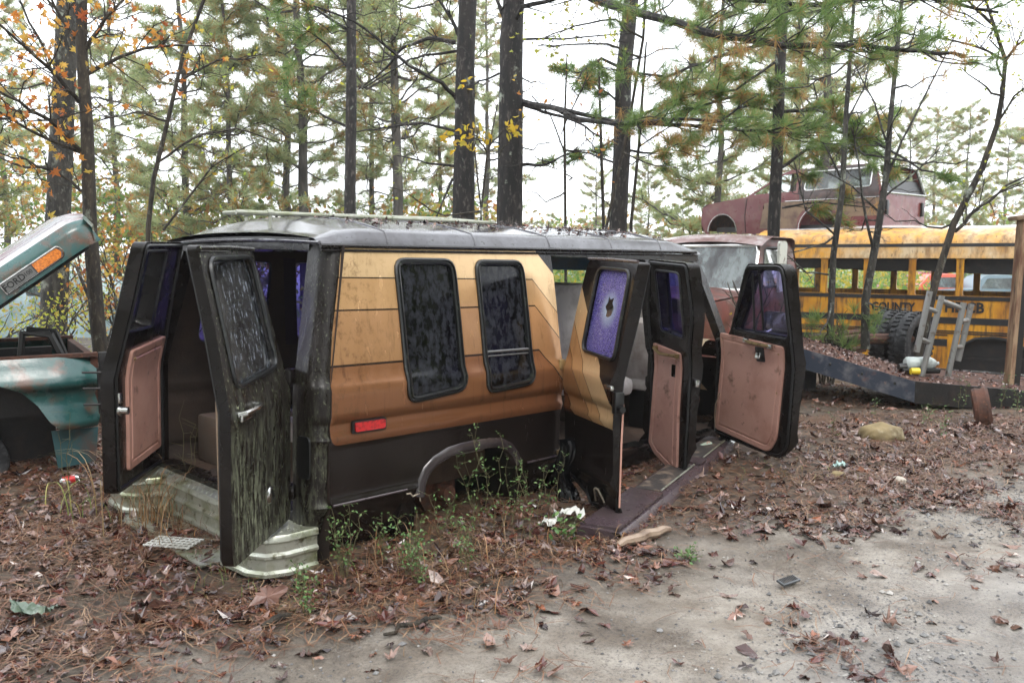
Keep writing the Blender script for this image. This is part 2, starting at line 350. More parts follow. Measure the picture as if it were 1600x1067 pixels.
def shatter_glass():
    m, nt, b, co = newmat('shattered_violet_glass'); nt.nodes.remove(b); out = nt.nodes['Material Output']
    tr = nt.nodes.new('ShaderNodeBsdfTransparent'); tr.inputs[0].default_value = (.09, .06, .40, 1)
    df = nt.nodes.new('ShaderNodeBsdfPrincipled'); df.inputs['Roughness'].default_value = .25
    e = _ramp(nt, _noise(nt, co, 75, kind='edge'), .09, .0); n2 = _ramp(nt, _noise(nt, co, 6, det=3), .35, .65)
    vc = nt.nodes.new('ShaderNodeTexVoronoi'); vc.inputs['Scale'].default_value = 75; nt.links.new(co, vc.inputs['Vector'])
    sx = nt.nodes.new('ShaderNodeSeparateXYZ'); nt.links.new(vc.outputs['Color'], sx.inputs[0])
    base = _mix(nt, sx.outputs[0], (.02, .012, .13), (.12, .085, .46)); base = _mix(nt, _math(nt, 'MULTIPLY', n2, .6), base, (.17, .14, .46))
    vd = nt.nodes.new('ShaderNodeVectorMath'); vd.operation = 'DISTANCE'; vd.inputs[1].default_value = (.50, .08, 1.56); nt.links.new(co, vd.inputs[0]); base = _mix(nt, _ramp(nt, vd.outputs['Value'], .13, .03), base, (.50, .62, .72))
    base = _mix(nt, _math(nt, 'MULTIPLY', e, .7), base, (.55, .55, .85)); nt.links.new(base, df.inputs['Base Color'])
    bp = nt.nodes.new('ShaderNodeBump'); bp.inputs['Distance'].default_value = .003; nt.links.new(sx.outputs[1], bp.inputs['Height']); nt.links.new(bp.outputs[0], df.inputs['Normal'])
    mm = nt.nodes.new('ShaderNodeMixShader'); mm.inputs[0].default_value = .72
    nt.links.new(tr.outputs[0], mm.inputs[1]); nt.links.new(df.outputs[0], mm.inputs[2]); nt.links.new(mm.outputs[0], out.inputs[0]); return m
M_['shatter'] = shatter_glass()
# ================================================================ the conversion van
van = empty('conversion_van', (-1.778, 4.841, -.225), 0, 'brown and gold passenger van without wheels, every door hanging open on the leaf litter', 'van')
van.rotation_euler = (.003, .027, .821)
ZS = [.20, .30, .50, .552, .572, .60, .86, .90, .925, .985, 1.00, 1.16, 1.22, 1.5, 1.75, 1.92]
YS = [.84, .885, .965, 1.006, .988, .984, .988, 1.008, .994, .994, 1.010, 1.012, .985, .942, .900, .862]
def ysd(z): return -float(np.interp(z, ZS, YS))            # right side (looking forward, y is to the left)
def xrr(z): return .05+max(0, z-1.15)*.17/.78
def zdrip(x): return 1.885+.02*x
SG = sorted(set(ZS+list(np.arange(.2, 1.95, .07))))
def side_P(sgn): return lambda u, z, d=0: (u, sgn*(-ysd(z)-d), z)
W1 = roundpoly([(.64, 1.035), (1.10, 1.075), (1.10, 1.85), (.635, 1.845)], .085)
W2 = roundpoly([(1.26, 1.035), (1.705, 1.06), (1.705, 1.855), (1.262, 1.85)], .085)
ARCH = [(.74, .20), (.735, .50), (.78, .62), (.87, .70), (.98, .735), (1.2, .745), (1.4, .735), (1.52, .69), (1.60, .60), (1.63, .20)]
zt = lambda x: zdrip(x)
# rear quarter: one sheet from the rear corner to the sliding opening
q_out = [(.14, .30), (.62, .28), (.70, .20)]+[(.735, .20)]+ARCH[1:]+[(2.0, .24), (2.0, zt(2.0)), (1.1, zt(1.1)), (.30, zt(.3)), (.215, 1.6), (.14, 1.15)]
def quarter(sgn, name, holes, mats):
    mb = MB(); panel(mb, q_out if sgn < 0 else [(u, z if z > .4 else .12) for u, z in q_out], holes, side_P(sgn), .03, .06, 0, 1, 1, SG); return mb.build(name, mats, van, auto=35)  # left side carried down into the ground to block light under the van
quarter(-1, 'side_panel', [inset(W1, .012), inset(W2, .012)], [M_['paint'], M_['lining']])
LW1 = roundpoly([(.42, 1.25), (.95, 1.25), (.95, 1.82), (.44, 1.82)], .06); LW2 = roundpoly([(1.12, 1.25), (1.75, 1.25), (1.75, 1.82), (1.12, 1.82)], .06)
quarter(1, 'side_panel', [LW1, LW2], [M_['brown'], M_['lining']])
# left wall ahead of the quarter, with its windows
mb = MB(); LW3 = roundpoly([(2.12, 1.2), (2.95, 1.2), (2.95, 1.84), (2.12, 1.84)], .06); LW4 = roundpoly([(3.2, 1.22), (4.15, 1.22), (3.78, 1.84), (3.2, 1.84)], .05)
panel(mb, [(2.003, .12), (4.55, .14), (4.62, .9), (4.5, 1.2), (4.25, 1.28), (3.86, zt(3.9)), (2.003, zt(2))], [LW3, LW4], side_P(1), .03, .08, 0, 1, 1, SG)  # lower edge sunk likewise, keeping light out from below
mb.build('side_panel', [M_['brown'], M_['lining']], van, auto=35)
for L, g in ((LW1, 'purple'), (LW2, 'purple'), (LW3, 'clear'), (LW4, 'clear')):
    mb = MB(); panel(mb, L, [], side_P(1), 0, .15); o = mb.build('window', M_[g], van)
    f = MB(); f.tube([(u, -ysd(z)-.015, z) for u, z in resample(L, .08)], .014, 6, close=True); f.build('window_frame', M_['wframe'], o)
# rear corners with pillars and tail lamp recess
def corner(sgn):
    mb = MB(); zz = [z for z in SG if .20 <= z <= 1.9]+[1.90]
    def P(a, z):
        r = .085; x0 = xrr(z); y0 = -ysd(z)            # a 0..1 round the corner, 1..2 along the rear pillar
        if a <= 1: t = a*pi/2; p = (x0+r-r*sin(t), y0-r+r*cos(t))
        else:
            yi = .80-.10*max(0, z-1.2)/.7; p = (x0, (y0-r)*(2-a)+yi*(a-1))
        return Vector((p[0], sgn*p[1], z))
    us = [0, .15, .3, .45, .6, .75, .9, 1.0, 1.3, 1.6, 2.0]
    mb.grid(us, zz, P, 0)
    # pillar return into the opening
    mb.grid([0, 1], zz, lambda a, z: P(2.0, z)+Vector((a*.09, 0, 0)), 1)
    mb.grid([0, 1, 2], zz, lambda a, z: P(2.0, z)+Vector((.09, sgn*a*.10, 0)), 2)
    o = mb.build('rear_corner', [M_['corner'] if sgn < 0 else M_['brown'], M_['jamb'], M_['lining']], van, auto=50)
    # recess of the missing tail lamp and the belt crease
    t = MB(); yc = .905*sgn
    t.prism(rrect(-.055, -.10, .055, .12, .03), lambda u, v, d: (xrr(.92)-.006+d, yc+u, .80+v), 0, .01); t.build('tail_lamp_socket', M_['black'], o)
    return o
corner(-1); corner(1)
# rear header, sill
mb = MB(); mb.grid(np.linspace(-.72, .72, 12), [0, 1, 2], lambda y, a: (xrr(1.9)-.01+(0, .0, .08)[int(a)], y, (1.93+.02*(1-(y/.8)**2), 1.865+.012*(1-(y/.8)**2), 1.865)[int(a)]), 0)
mb.build('rear_header', M_['jamb'], van)
mb = MB(); mb.box((.12, 0, .455), (.12, 1.62, .10), bev=.01); mb.box((.05, 0, .40), (.04, 1.7, .06)); mb.build('rear_sill', M_['jamb'], van)
# roof shell
def roof_P(x, a):                        # a -1..1 across
    s = abs(a); e = sstep(0, .26, x-.16); front = 1-sstep(3.5, 4.05, x)
    h = .86
    if s > .82: k = (1-s)/.18; y = h-.035*k; z = .075*k**.7
    else: k = s/.82; y = k*(h-.035); z = .075+.095*(1-k**2.6)
    return Vector((x, math.copysign(y, a), zt(min(x, 3.9))+.012+z*(.42+.58*e)*(.45+.55*front)-.03*(1-front)))
mb = MB(); mb.grid([.16, .19, .24, .32, .45, .6, .8, 1.1, 1.4, 1.8, 2.2, 2.6, 3.0, 3.3, 3.5, 3.7, 3.85, 3.95], list(np.linspace(-1, -.82, 6))+list(np.linspace(-.75, .75, 11))+list(np.linspace(.82, 1, 6)), roof_P, 0)
rf = mb.build('roof', M_['roof'], van, auto=60)
mb = MB(); mb.grid([.2, 1, 2, 3, 3.9], np.linspace(-.8, .8, 9), lambda x, y: (x, y, 1.90+.02*x+.045*(1-(y/.8)**2)), 0); mb.build('headliner', M_['lining'], van)
for sgn in (-1, 1):                      # rain gutters
    mb = MB(); mb.tube([(x, sgn*(.872), zt(x)+.004) for x in (.17, .6, 1.2, 1.8, 2.4, 3.0, 3.5, 3.86)], .012, 6); mb.tube([(x, sgn*(.876), zt(x)-.02) for x in (.17, 1.2, 2.4, 3.86)], .007, 6, 0)
    mb.build('rain_gutter', M_['jamb'], rf)
mb = MB(); mb.tube([(.165, y, 1.908+.02*(1-(y/.86)**2)) for y in np.linspace(-.87, .87, 12)], .010, 6); mb.build('rain_gutter', M_['roof'], rf)
for x in (.62, 1.30, 2.0, 2.7, 3.35):    # pressed ribs of the roof
    mb = MB(); mb.tube([roof_P(x, a)+Vector((0, 0, .001)) for a in np.linspace(-.99, .99, 24)], .006, 5); mb.build('roof_rib', M_['roof'], rf)
# luggage rack
rk = MB(); o = MB(); zr = 2.105
o.tube([(.04, -.26, 2.075), (.5, -.26, 2.088), (1.2, -.26, 2.105), (2.08, -.26, 2.125)], .013, 8)
rack = o.build('roof_rack', M_['rack'], van)
for nm, pts, r in (('side_rail', [(.30, .35, 2.105), (.9, .35, 2.13), (1.52, .35, 2.155)], .012), ('cross_bar', [(.06, -.26, 2.075), (.18, .05, 2.09), (.30, .35, 2.105)], .012), ('cross_bar', [(.50, -.26, 2.088), (.56, .05, 2.10), (.62, .35, 2.118)], .012), ('cross_bar', [(2.06, -.26, 2.125), (1.8, .05, 2.15), (1.52, .35, 2.155)], .011)):
    q = MB(); q.tube(pts, r, 8); q.build(nm, M_['rack'], rack)
for x, y in ((.25, -.26), (1.15, -.26), (2.05, -.26), (.45, .35), (1.4, .35)):
    q = MB(); q.tube([(x, y, 1.99), (x, y, 2.08+.02*x)], .010, 6); q.tube([(x-.02, y, 2.078+.022*x+.02*(y > 0)), (x+.02, y, 2.079+.022*x+.02*(y > 0))], .018, 8); q.build('rail_foot', M_['rack'], rack)
M_['greyframe'] = mat('grey_sash_metal', (.12, .12, .12), .35, .4)
# side windows of the right wall
def side_window(L, bar):
    f = MB(); P = side_P(-1); L = resample(L, .06)
    prof = [(0, .004), (0, -.012), (.010, -.017), (.015, -.006), (.020, -.006), (.026, -.015), (.036, -.011), (.038, .012)]
    Ls = [[P(u, z, d) for u, z in inset(L, i)] for i, d in prof]; n = len(L)
    for k in range(len(prof)-1): f.add(Ls[k]+Ls[k+1], [(i, (i+1) % n, n+(i+1) % n, n+i) for i in range(n)])
    o = f.build('side_window', M_['wframe'], van, auto=30)
    g = MB(); panel(g, inset(L, .030), [], lambda u, z, d: P(u, z, .008), 0, .08); g.build('window_glass', M_['darkglass'], o)
    if bar:
        b = MB(); xs = [1.285, 1.40, 1.55, 1.68]; 
        b.tube([P(x, 1.288, -.004) for x in xs], .009, 6); b.tube([P(x, 1.262, -.001) for x in xs], .006, 6); b.build('sash_bar', M_['greyframe'], o)
    return o
side_window(W1, False); side_window(W2, True)
# fender flare
M_['jambgrey'] = mat('dull_brown_flare_paint', (.030, .023, .024), .22, 0, [((.055, .045, .045), 6, .5, .7)], .001, 50, coat=.2)
def flare(sgn):
    mb = MB(); A = [(.735, .50), (.755, .58), (.80, .65), (.87, .70), (.98, .737), (1.1, .748), (1.2, .75), (1.32, .746), (1.42, .735), (1.52, .69), (1.58, .63), (1.61, .57)]
    A = [tuple(p) for p in A]; n = len(A); V = []
    prof = [(.012, .0), (.004, -.010), (-.040, -.016), (-.050, -.010), (-.054, .04)]
    for i, (u, z) in enumerate(A):
        a = Vector(A[max(0, i-1)]); b = Vector(A[min(n-1, i+1)]); t = (b-a).normalized(); nn = Vector((-t.y, t.x))
        for o_, d in prof: V.append((u+nn.x*o_, sgn*(-ysd(max(z, .56))-d), z+nn.y*o_))
    k = len(prof); mb.add(V, [(i*k+j, (i+1)*k+j, (i+1)*k+j+1, i*k+j+1) for i in range(n-1) for j in range(k-1)])
    return mb.build('fender_flare', M_['jambgrey'], van, auto=50)
flare(-1); flare(1)
# wheel housing and rusty axle end seen through the arch
for sgn in (-1, 1):
    mb = MB(); mb.grid(range(len(ARCH)), [0, 1], lambda i, a: (ARCH[i][0], sgn*(.95-.42*a), ARCH[i][1]), 0)
    mb.add([(u, sgn*.53, z) for u, z in ARCH], [tuple(range(len(ARCH)))]); mb.build('wheel_housing', M_['black'], van)
mb = MB(); Ry = Matrix.Rotation(pi/2, 3, 'X'); mb.lathe([(0, .0), (.13, 0), (.15, .02), (.15, .09), (.06, .10), (.05, .2), (0, .2)], 20, (1.17, -.60, .40), Ry); mb.build('brake_drum', mat('rusty_drum', (.10, .035, .018), .8, 0, [((.04, .02, .012), 20, .4, .6)], .004, 50), van)
# torn skirt piece behind the arch
mb = MB(); mb.prism([(.60, .20), (.73, .16), (.765, .30), (.76, .47), (.745, .52), (.70, .505), (.68, .53), (.655, .53), (.66, .47)], lambda u, v, d: (u, -.955+.10*(.5-v)+d, v), 0, .012)
mb.build('torn_skirt', M_['jamb'], van)
mb = MB(); mb.tube([(.655, -1.0, .53), (.68, -1.002, .53), (.70, -1.0, .508), (.745, -1.003, .518), (.757, -1.0, .47)], .005, 5); mb.build('torn_edge', M_['torn'], van)
# crease moulding line
mb = MB(); mb.tube([(x, ysd(.556)-.002, .556) for x in (.16, .3, .45, .6, .655)], .0065, 6); mb.tube([(x, ysd(.556)-.002, .556) for x in (1.66, 1.8, 1.99)], .0065, 6)
mb.build('crease_bead', M_['board'], van)
# side marker
mb = MB(); mb.prism(rrect(.275, .918, .50, .985, .012), lambda u, v, d: (u, ysd(.95)-.004+d, v), -.012, .005); sm = mb.build('marker_bezel', M_['black'], van)
mb = MB(); mb.prism(rrect(.29, .928, .487, .976, .010), lambda u, v, d: (u, ysd(.95)-.006+d, v), -.02, -.004); mb.build('side_marker', M_['red'], sm)
# pillars of the right side: sliding opening rear jamb, B pillar, A pillar
mb = MB(); zz = [z for z in SG if z > .3]+[1.91]
mb.grid([0, 1, 2], zz, lambda a, z: (2.002+(0, .0, .05)[int(a)], ysd(z)+(.002, .10, .10)[int(a)], z), 0); mb.build('door_jamb', M_['jamb'], van)
def pillar(name, xs, z0, z1, fx, m='jamb', w=.11, dp=.09):
    mb = MB(); zz = [z for z in SG if z0 <= z <= z1]; zz = [z0]+zz+[z1] if zz[0] > z0 else zz+[z1]; V = []
    for z in zz:
        x = fx(z)
        for du, dd in ((-w/2, .004), (w/2, .004), (w/2, dp), (-w/2, dp)): V.append((x+du, ysd(z)+dd, z))
    n = len(zz); mb.add(V, [(i*4+j, i*4+(j+1) % 4, (i+1)*4+(j+1) % 4, (i+1)*4+j) for i in range(n-1) for j in range(4)]+[(0, 1, 2, 3), tuple((n-1)*4+j for j in range(4))])
    return mb.build(name, M_[m], van, auto=30)
pillar('centre_pillar', 0, .34, 1.94, lambda z: 3.18)
pillar('windscreen_pillar', 0, 1.18, 1.96, lambda z: 4.24-.40*(z-1.18)/.78, w=.10, dp=.08)
pillar('hinge_pillar', 0, .34, 1.2, lambda z: 4.23, w=.12)
mb = MB()
for sgn in (-1, 1):
    mb.add([(4.28, sgn*.94, 1.18), (4.36, sgn*.94, 1.18), (3.92, sgn*.80, 1.95), (3.84, sgn*.82, 1.95)], [(0, 1, 2, 3)])
mb.build('screen_edge', M_['jamb'], van)
# roof side rail inside the openings
mb = MB(); mb.box((2.95, -.83, 1.915), (1.9, .07, .055)); mb.build('roof_rail', M_['jamb'], van)
# right sill
mb = MB(); mb.box((3.06, -.93, .40), (2.15, .10, .13), bev=.015); mb.box((3.06, -.86, .33), (2.15, .05, .12)); mb.build('rocker', M_['jamb'], van)
mb = MB(); mb.box((2.6, -.90, .472), (1.0, .12, .014), m=0); mb.build('scuff_plate', M_['chrome'], van)
# front body: fender, nose, grille, lamps, windscreen
mb = MB(); fr = [(4.29, .26), (4.33, .55), (4.42, .66), (4.6, .72), (4.78, .66), (4.86, .55), (4.88, .34), (4.98, .36), (5.0, .9), (4.95, 1.02), (4.6, 1.10), (4.30, 1.2), (4.29, 1.2)]
for sgn in (-1, 1): panel(mb, fr, [], lambda u, z, d: (u, sgn*(-ysd(z)-.01-d-.18*max(0, u-4.7)**2/.09), z), .02, .1)
mb.build('front_fender', M_['brown'], van, auto=35)
mb = MB(); mb.grid([4.30, 4.45, 4.6, 4.8, 4.93, 4.985], np.linspace(-1, 1, 13), lambda x, a: (x+.03*(1-a*a), a*(.98-.02*(x-4.3)-.18*max(0, x-4.7)**2/.09), float(np.interp(x, [4.3, 4.6, 4.85, 4.985], [1.20, 1.12, 1.05, .98]))+.02*(1-a*a)))
mb.grid([0, 1], np.linspace(-1, 1, 13), lambda k, a: (4.995+.03*(1-a*a), a*.80, (.98, .36)[int(k)])); mb.build('hood', M_['brown'], van, auto=50)
mb = MB(); mb.box((5.035, 0, .76), (.02, 1.2, .26))
for k in range(6): mb.box((5.05, 0, .66+k*.04), (.02, 1.2, .012))
mb.build('grille', M_['black'], van)
for sgn in (-1, 1):
    mb = MB(); mb.lathe([(0, .03), (.06, .022), (.085, 0), (.10, -.01)], 20, (5.03, sgn*.68, .76), Matrix.Rotation(pi/2, 3, 'Y')); mb.build('headlight', M_['chrome'], van)
mb = MB(); mb.grid([0, 1], np.linspace(-1, 1, 9), lambda k, a: ((4.30+.05*(1-a*a), 3.90+.06*(1-a*a))[int(k)], a*(.93, .80)[int(k)], (1.22, 1.95)[int(k)])); mb.build('windscreen', M_['clear'], van)
mb = MB(); mb.grid([0, 1, 2], np.linspace(-1, 1, 9), lambda k, a: ((3.905+.06*(1-a*a), 3.94+.06*(1-a*a), 3.99+.05*(1-a*a))[int(k)], a*(.80, .82, .83)[int(k)], (1.945, 1.90, 1.80)[int(k)])); mb.build('sun_band', mat('blue_sun_band', (.02, .12, .28), .3), van)
# floor, engine cover, dash, seats, rear bench, boxes
mb = MB(); mb.box((.40, 0, .44), (.62, 1.76, .05)); mb.box((1.175, 0, .44), (.93, 1.04, .05)); mb.box((2.97, 0, .44), (2.66, 1.80, .05)); mb.build('floor', M_['carpet'], van)
mb = MB(); mb.box((2.6, 0, .26), (4.6, 1.0, .26)); mb.box((.12, 0, .30), (.06, 1.7, .22)); mb.box((3.05, -.4, .28), (2.0, .8, .2)); mb.build('underbody', M_['black'], van)  # black boxes widened, rear one added, to darken the space under the van
mb = MB(); mb.grid([3.95, 4.02, 4.10, 4.2, 4.3], np.linspace(-.9, .9, 11), lambda x, y: (x-.05*math.exp(-((y+.3)/.4)**2), y, float(np.interp(x, [3.95, 4.02, 4.1, 4.3], [1.16, 1.22, 1.235, 1.22]))))
mb.grid([0, 1, 2, 3], np.linspace(-.9, .9, 11), lambda k, y: ((3.95, 3.93, 3.96, 4.08)[int(k)]-.05*math.exp(-((y+.3)/.4)**2), y, (1.16, 1.0, .88, .80)[int(k)])); da = mb.build('dashboard', M_['beige'], van, auto=50)
mb = MB(); mb.box((3.925, -.55, 1.02), (.03, .30, .07)); mb.box((3.87, -.15, 1.03), (.03, .3, .12)); mb.build('dash_vent', M_['black'], da)
mb = MB(); mb.tube([(3.82+.06*sin(t), .42+.19*cos(t), 1.16+.17*sin(t)) for t in np.linspace(0, 2*pi, 20)[:-1]], .013, 6, close=True); mb.tube([(3.83, .42, 1.15), (4.0, .42, 1.05)], .03, 8); mb.build('steering_wheel', M_['black'], da)
mb = MB(); mb.box((3.72, 0, .70), (.75, .55, .50), bev=.08); mb.build('engine_cover', M_['carpet'], van)
def seat(x, y, rz, back, mback, tilt=.18, arm=True):
    o = MB(); o.box((0, 0, .42), (.50, .50, .15), bev=.05); o.box((0, 0, .18), (.24, .24, .34), m=1)
    s = o.build('bucket_seat', [mback, M_['black']], van); s.location = (x, y, .46); s.rotation_euler = (0, 0, rz)
    b = MB(); b.box((-.26, 0, .42+back/2), (.15, .48, back), Matrix.Rotation(-tilt, 3, 'Y'), bev=.055)
    for q in range(3): b.box((-.185-tilt*.12*q, 0, .58+.19*q), (.03, .44, .15), Matrix.Rotation(-tilt, 3, 'Y'), bev=.014)
    b.build('backrest', mback, s)
    if arm:
        for k in (-1, 1): a = MB(); a.box((.02, k*.27, .66), (.42, .09, .10), Matrix.Rotation(.35, 3, 'Y'), bev=.035); a.build('armrest', M_['seat'], s)
seat(3.76, -.52, 0, .55, M_['seat'], .3); seat(3.72, .48, 0, .60, M_['seat'], .22)
seat(3.02, -.46, 0, .82, M_['seatback'], .05, False)
seat(2.15, .48, pi, .70, M_['seatback'], .1, False)
o = MB(); o.box((1.15, 0, .68), (.85, 1.5, .16), bev=.05); o.box((1.15, 0, .54), (.8, 1.45, .16), m=1); bn = o.build('rear_bench', [M_['seat'], M_['carpet']], van)
o = MB()
for k in range(4): o.box((1.58+.02*k, -.54+.36*k, .98), (.16, .34, .5), Matrix.Rotation(.15, 3, 'Y'), bev=.05)
o.build('bench_back', M_['seat'], bn)
mb = MB(); mb.box((.62, .62, .62), (.55, .40, .32), bev=.02); mb.build('wheel_box', mat('carpeted_box', (.15, .115, .09), .95, 0, [((.15, .1, .07), 8, .4, .7)], .005, 120), van)
for y0, ya in ((.84, .8), (.80, .3)):    # curtains hanging at the back, left
    pass
mb = MB(); mb.grid(np.linspace(0, 1, 22), np.linspace(0, 1, 6), lambda a, b: (.52+.16*a+.02*sin(a*26), .76-.02*b+.03*cos(a*26), 1.86-.62*b*(1-.45*a))); mb.build('curtain', M_['curtain'], van)
mb = MB(); mb.grid(np.linspace(0, 1, 26), np.linspace(0, 1, 6), lambda a, b: (1.0+.10*a+.012*sin(a*30), .80-.03*b, 1.84-.62*b)); mb.build('curtain', mat('dark_curtain', (.03, .02, .03), .9), van); mb = MB(); mb.grid(np.linspace(0, 1, 26), np.linspace(0, 1, 6), lambda a, b: (1.80+.25*a+.015*sin(a*40), .80-.03*b, 1.84-.75*b)); mb.build('curtain', bpy.data.materials['dark_curtain'], van)
mb = MB()
for k in range(26):
    x, y = .15+random.random()*.9, -.6+random.random()*1.2
    mb.box((x, y, .475+random.random()*.03), (.05+.15*random.random(), .03+.1*random.random(), .02+.03*random.random()), Matrix.Rotation(random.random()*3, 3, 'Z'), m=random.choice((0, 0, 1, 2)), bev=.004)
mb.build('floor_debris', [M_['carpet'], M_['lining'], M_['curtain']], van)
mb = MB(); mb.box((.22, -.66, .60), (.03, .10, .14), Matrix.Rotation(.4, 3, 'Z'), bev=.01); mb.build('blue_packet', mat('blue_packet_print', (.02, .12, .6), .4, 0, [((.5, .5, .5), 12, .55, .6)]), van)
mb = MB(); mb.box((.30, -.60, 1.0), (.03, .20, .9), m=0); mb.build('pillar_lining', M_['lining'], van)

# ---------------------------------------------------------------- doors
def make_door(name, hinge, P, outer, hole, rot, mats, t=.055, label=None, glassmat=None, gl_hole=None, front_rot=0):
    """P(u,z,d) in van coordinates with the door shut; the object sits at its hinge and is turned open by rot"""
    H = Vector(hinge); Q = lambda u, z, d=0: Vector(P(u, z, d))-H
    mb = MB(); panel(mb, outer, [hole] if hole else [], Q, t, .055, 0, 1, 1, SG)
    o = mb.build(name, mats, van, auto=35); o.location = H; o.rotation_euler = (0, 0, rot)
    if label: o['label'] = label
    if hole:
        f = MB()
        for off, dd, r in ((.0, -.004, .012), (-.006, t+.002, .009)):
            f.tube([Q(u, z, dd) for u, z in resample(inset(hole, .004+off), .06)], r, 6, close=True)
        f.build('window_seal', M_['wframe'], o)
        g = MB(); panel(g, inset(hole, .004), [gl_hole] if gl_hole else [], lambda u, z, d: Q(u, z, .018+d), .004 if gl_hole else 0, .10); g.build('window_glass', M_[glassmat], o)
    # perimeter flange standing back from the skin
    e = MB(); e.tube([Q(u, z, t+.004) for u, z in resample(inset(outer, .022), .09)], .011, 6, close=True); e.build('door_seal', M_['rubber'], o)
    return o, Q
def trim_panel(o, Q, loop, t, extra=(), hole=None):
    loop = resample(loop, .07); mb = MB(); n = len(loop); prof = [(0, 0), (0, .014), (.006, .018), (.040, .018), (.046, .013), (.054, .013), (.060, .018)]
    Ls = [[Q(u, z, t+d) for u, z in inset(loop, i)] for i, d in prof]
    for k in range(len(prof)-1): mb.add(Ls[k]+Ls[k+1], [(i, n+i, n+(i+1) % n, (i+1) % n) for i in range(n)])
    panel(mb, inset(loop, .060), [hole] if hole else [], lambda u, z, d: Q(u, z, t+.018), 0, .1)
    p = mb.build('trim_panel', M_['trim'], o, auto=25)
    for u, z in extra:
        s = MB(); s.lathe([(0, .004), (.007, .003), (.009, 0)], 10, tuple(Q(u, z, t+.020)), Matrix.Rotation(pi/2, 3, 'X')); s.build('trim_screw', M_['brass'], p)
    return p
# right rear door, exterior towards the viewer
rearP = lambda sgn: (lambda u, z, d=0: (xrr(z)+d, sgn*(.80-u), z))
OUT_R = roundpoly([(.03, .48), (.775, .47), (.79, 1.15), (.755, 1.5), (.75, 1.865), (.14, 1.875), (.09, 1.5), (.03, 1.15)], [.05, .05, .1, .1, .03, .05, .1, .1])
WR = roundpoly([(.145, 1.285), (.685, 1.24), (.685, 1.815), (.18, 1.83)], .075)
def rmirror(L): return L
o, Q = make_door('rear_door', (.05, -.80, 0), lambda u, z, d=0: (xrr(z)+d, -.80+u, z), OUT_R, WR, radians(128.5), [M_['mossy'], M_['jamb']], .05, 'rear door with algae streaks and chrome pull, swung open towards the track', 'algaeglass')
mb = MB(); mb.prism(rrect(.075, .62, .76, 1.235, .03)[::1], lambda u, v, d: Q(u, v, d), .056, .066); mb.build('trim_edge', M_['curtain'], o)
mb = MB(); mb.tube([Q(.70, 1.135, .0), Q(.695, 1.14, -.03), Q(.60, 1.15, -.045), Q(.535, 1.155, -.035), Q(.53, 1.155, .0)], [.014, .014, .012, .012, .014], 8); mb.box(Q(.63, 1.12, -.012), (.02, .16, .035), bev=.006); mb.build('door_handle', M_['chrome'], o)
mb = MB(); mb.lathe([(0, .010), (.03, .009), (.040, .004), (.043, 0)], 20, tuple(Q(.32, .68, 0)), Matrix.Rotation(-pi/2, 3, 'Y')); mb.build('lock_cap', M_['chrome'], o)
mb = MB(); mb.tube([Q(.10, 1.73-.0, -.006), Q(.45, 1.845, -.006), Q(.75, 1.84, -.006)][1:], .004, 5); mb.tube([Q(.14, 1.862, -.003), Q(.45, 1.862, -.003), Q(.75, 1.852, -.003)], .012, 6); mb.build('drip_lip', M_['mossy'], o)
for z in (.62, 1.22):
    mb = MB(); mb.box(Q(.01, z, .0), (.05, .09, .075), bev=.01); mb.build('hinge', M_['jamb'], o)
# left rear door, inside towards the viewer
o, Q = make_door('rear_door', (.05, .83, 0), lambda u, z, d=0: (xrr(z)+d, .83-u, z), [(u, z) for u, z in roundpoly([(.03, .50), (.86, .50), (.88, 1.15), (.84, 1.5), (.83, 1.90), (.14, 1.92), (.09, 1.5), (.03, 1.15)], [.05, .05, .1, .1, .05, .05, .1, .1])], roundpoly([(.40, 1.41), (.82, 1.40), (.79, 1.85), (.42, 1.86)], .03), radians(-41.5), [M_['brown'], M_['jamb']], .07, 'rear door with pink vinyl panel, half open at the far corner', 'purple')
trim_panel(o, Q, roundpoly([(.12, .62), (.70, .60), (.70, 1.29), (.12, 1.33)], .02), .07, [(.65, 1.24)])
mb = MB(); mb.box(Q(.83, 1.04, .08), (.03, .05, .06), bev=.006); mb.lathe([(0, .05), (.022, .05), (.022, .01), (.035, .01), (.035, 0), (0, 0)], 14, tuple(Q(.83, .97, .08)), Matrix.Rotation(pi/2, 3, 'Y')); mb.build('door_latch', M_['chrome'], o)
# rear half of the side doors, exterior towards the viewer, stripes run on across it
ysm = lambda z: -1.0+max(0, z-1.12)*.14/.72
sideP = lambda fx: (lambda u, z, d=0: (fx(u), (ysd(z) if d < .035 else ysm(z))+d, z))
OUT_S = roundpoly([(.03, .42), (.30, .36), (.36, .30), (.60, .33), (.70, .25), (.765, .36), (.77, 1.2), (.80, 1.5), (.80, 1.845), (.10, 1.87), (.05, 1.5), (.03, 1.15)], [.03, .03, .03, .01, .01, .02, .05, .1, .02, .05, .1, .1])
WS = roundpoly([(.255, 1.285), (.735, 1.265), (.74, 1.80), (.28, 1.82)], .07)
M_['paint_door'] = van_paint('brown_and_gold_paint_on_door', (2.0, 0, 0))
jag = [(.505, 1.51), (.545, 1.525), (.565, 1.57), (.535, 1.60), (.545, 1.635), (.50, 1.62), (.475, 1.64), (.465, 1.60), (.44, 1.575), (.47, 1.545), (.465, 1.515)]
o, Q = make_door('side_door', (2.0, -1.0, 0), sideP(lambda u: 2.0+u), OUT_S, WS, radians(-118), [M_['paint_door'], M_['jamb']], .06, 'gold striped side door with a shattered purple window', 'shatter', gl_hole=jag)
mb = MB(); mb.tube([Q(.775, .40, .062), Q(.775, .8, .062), Q(.785, 1.02, .062)], .006, 6); mb.build('trim_edge', M_['trim'], o)
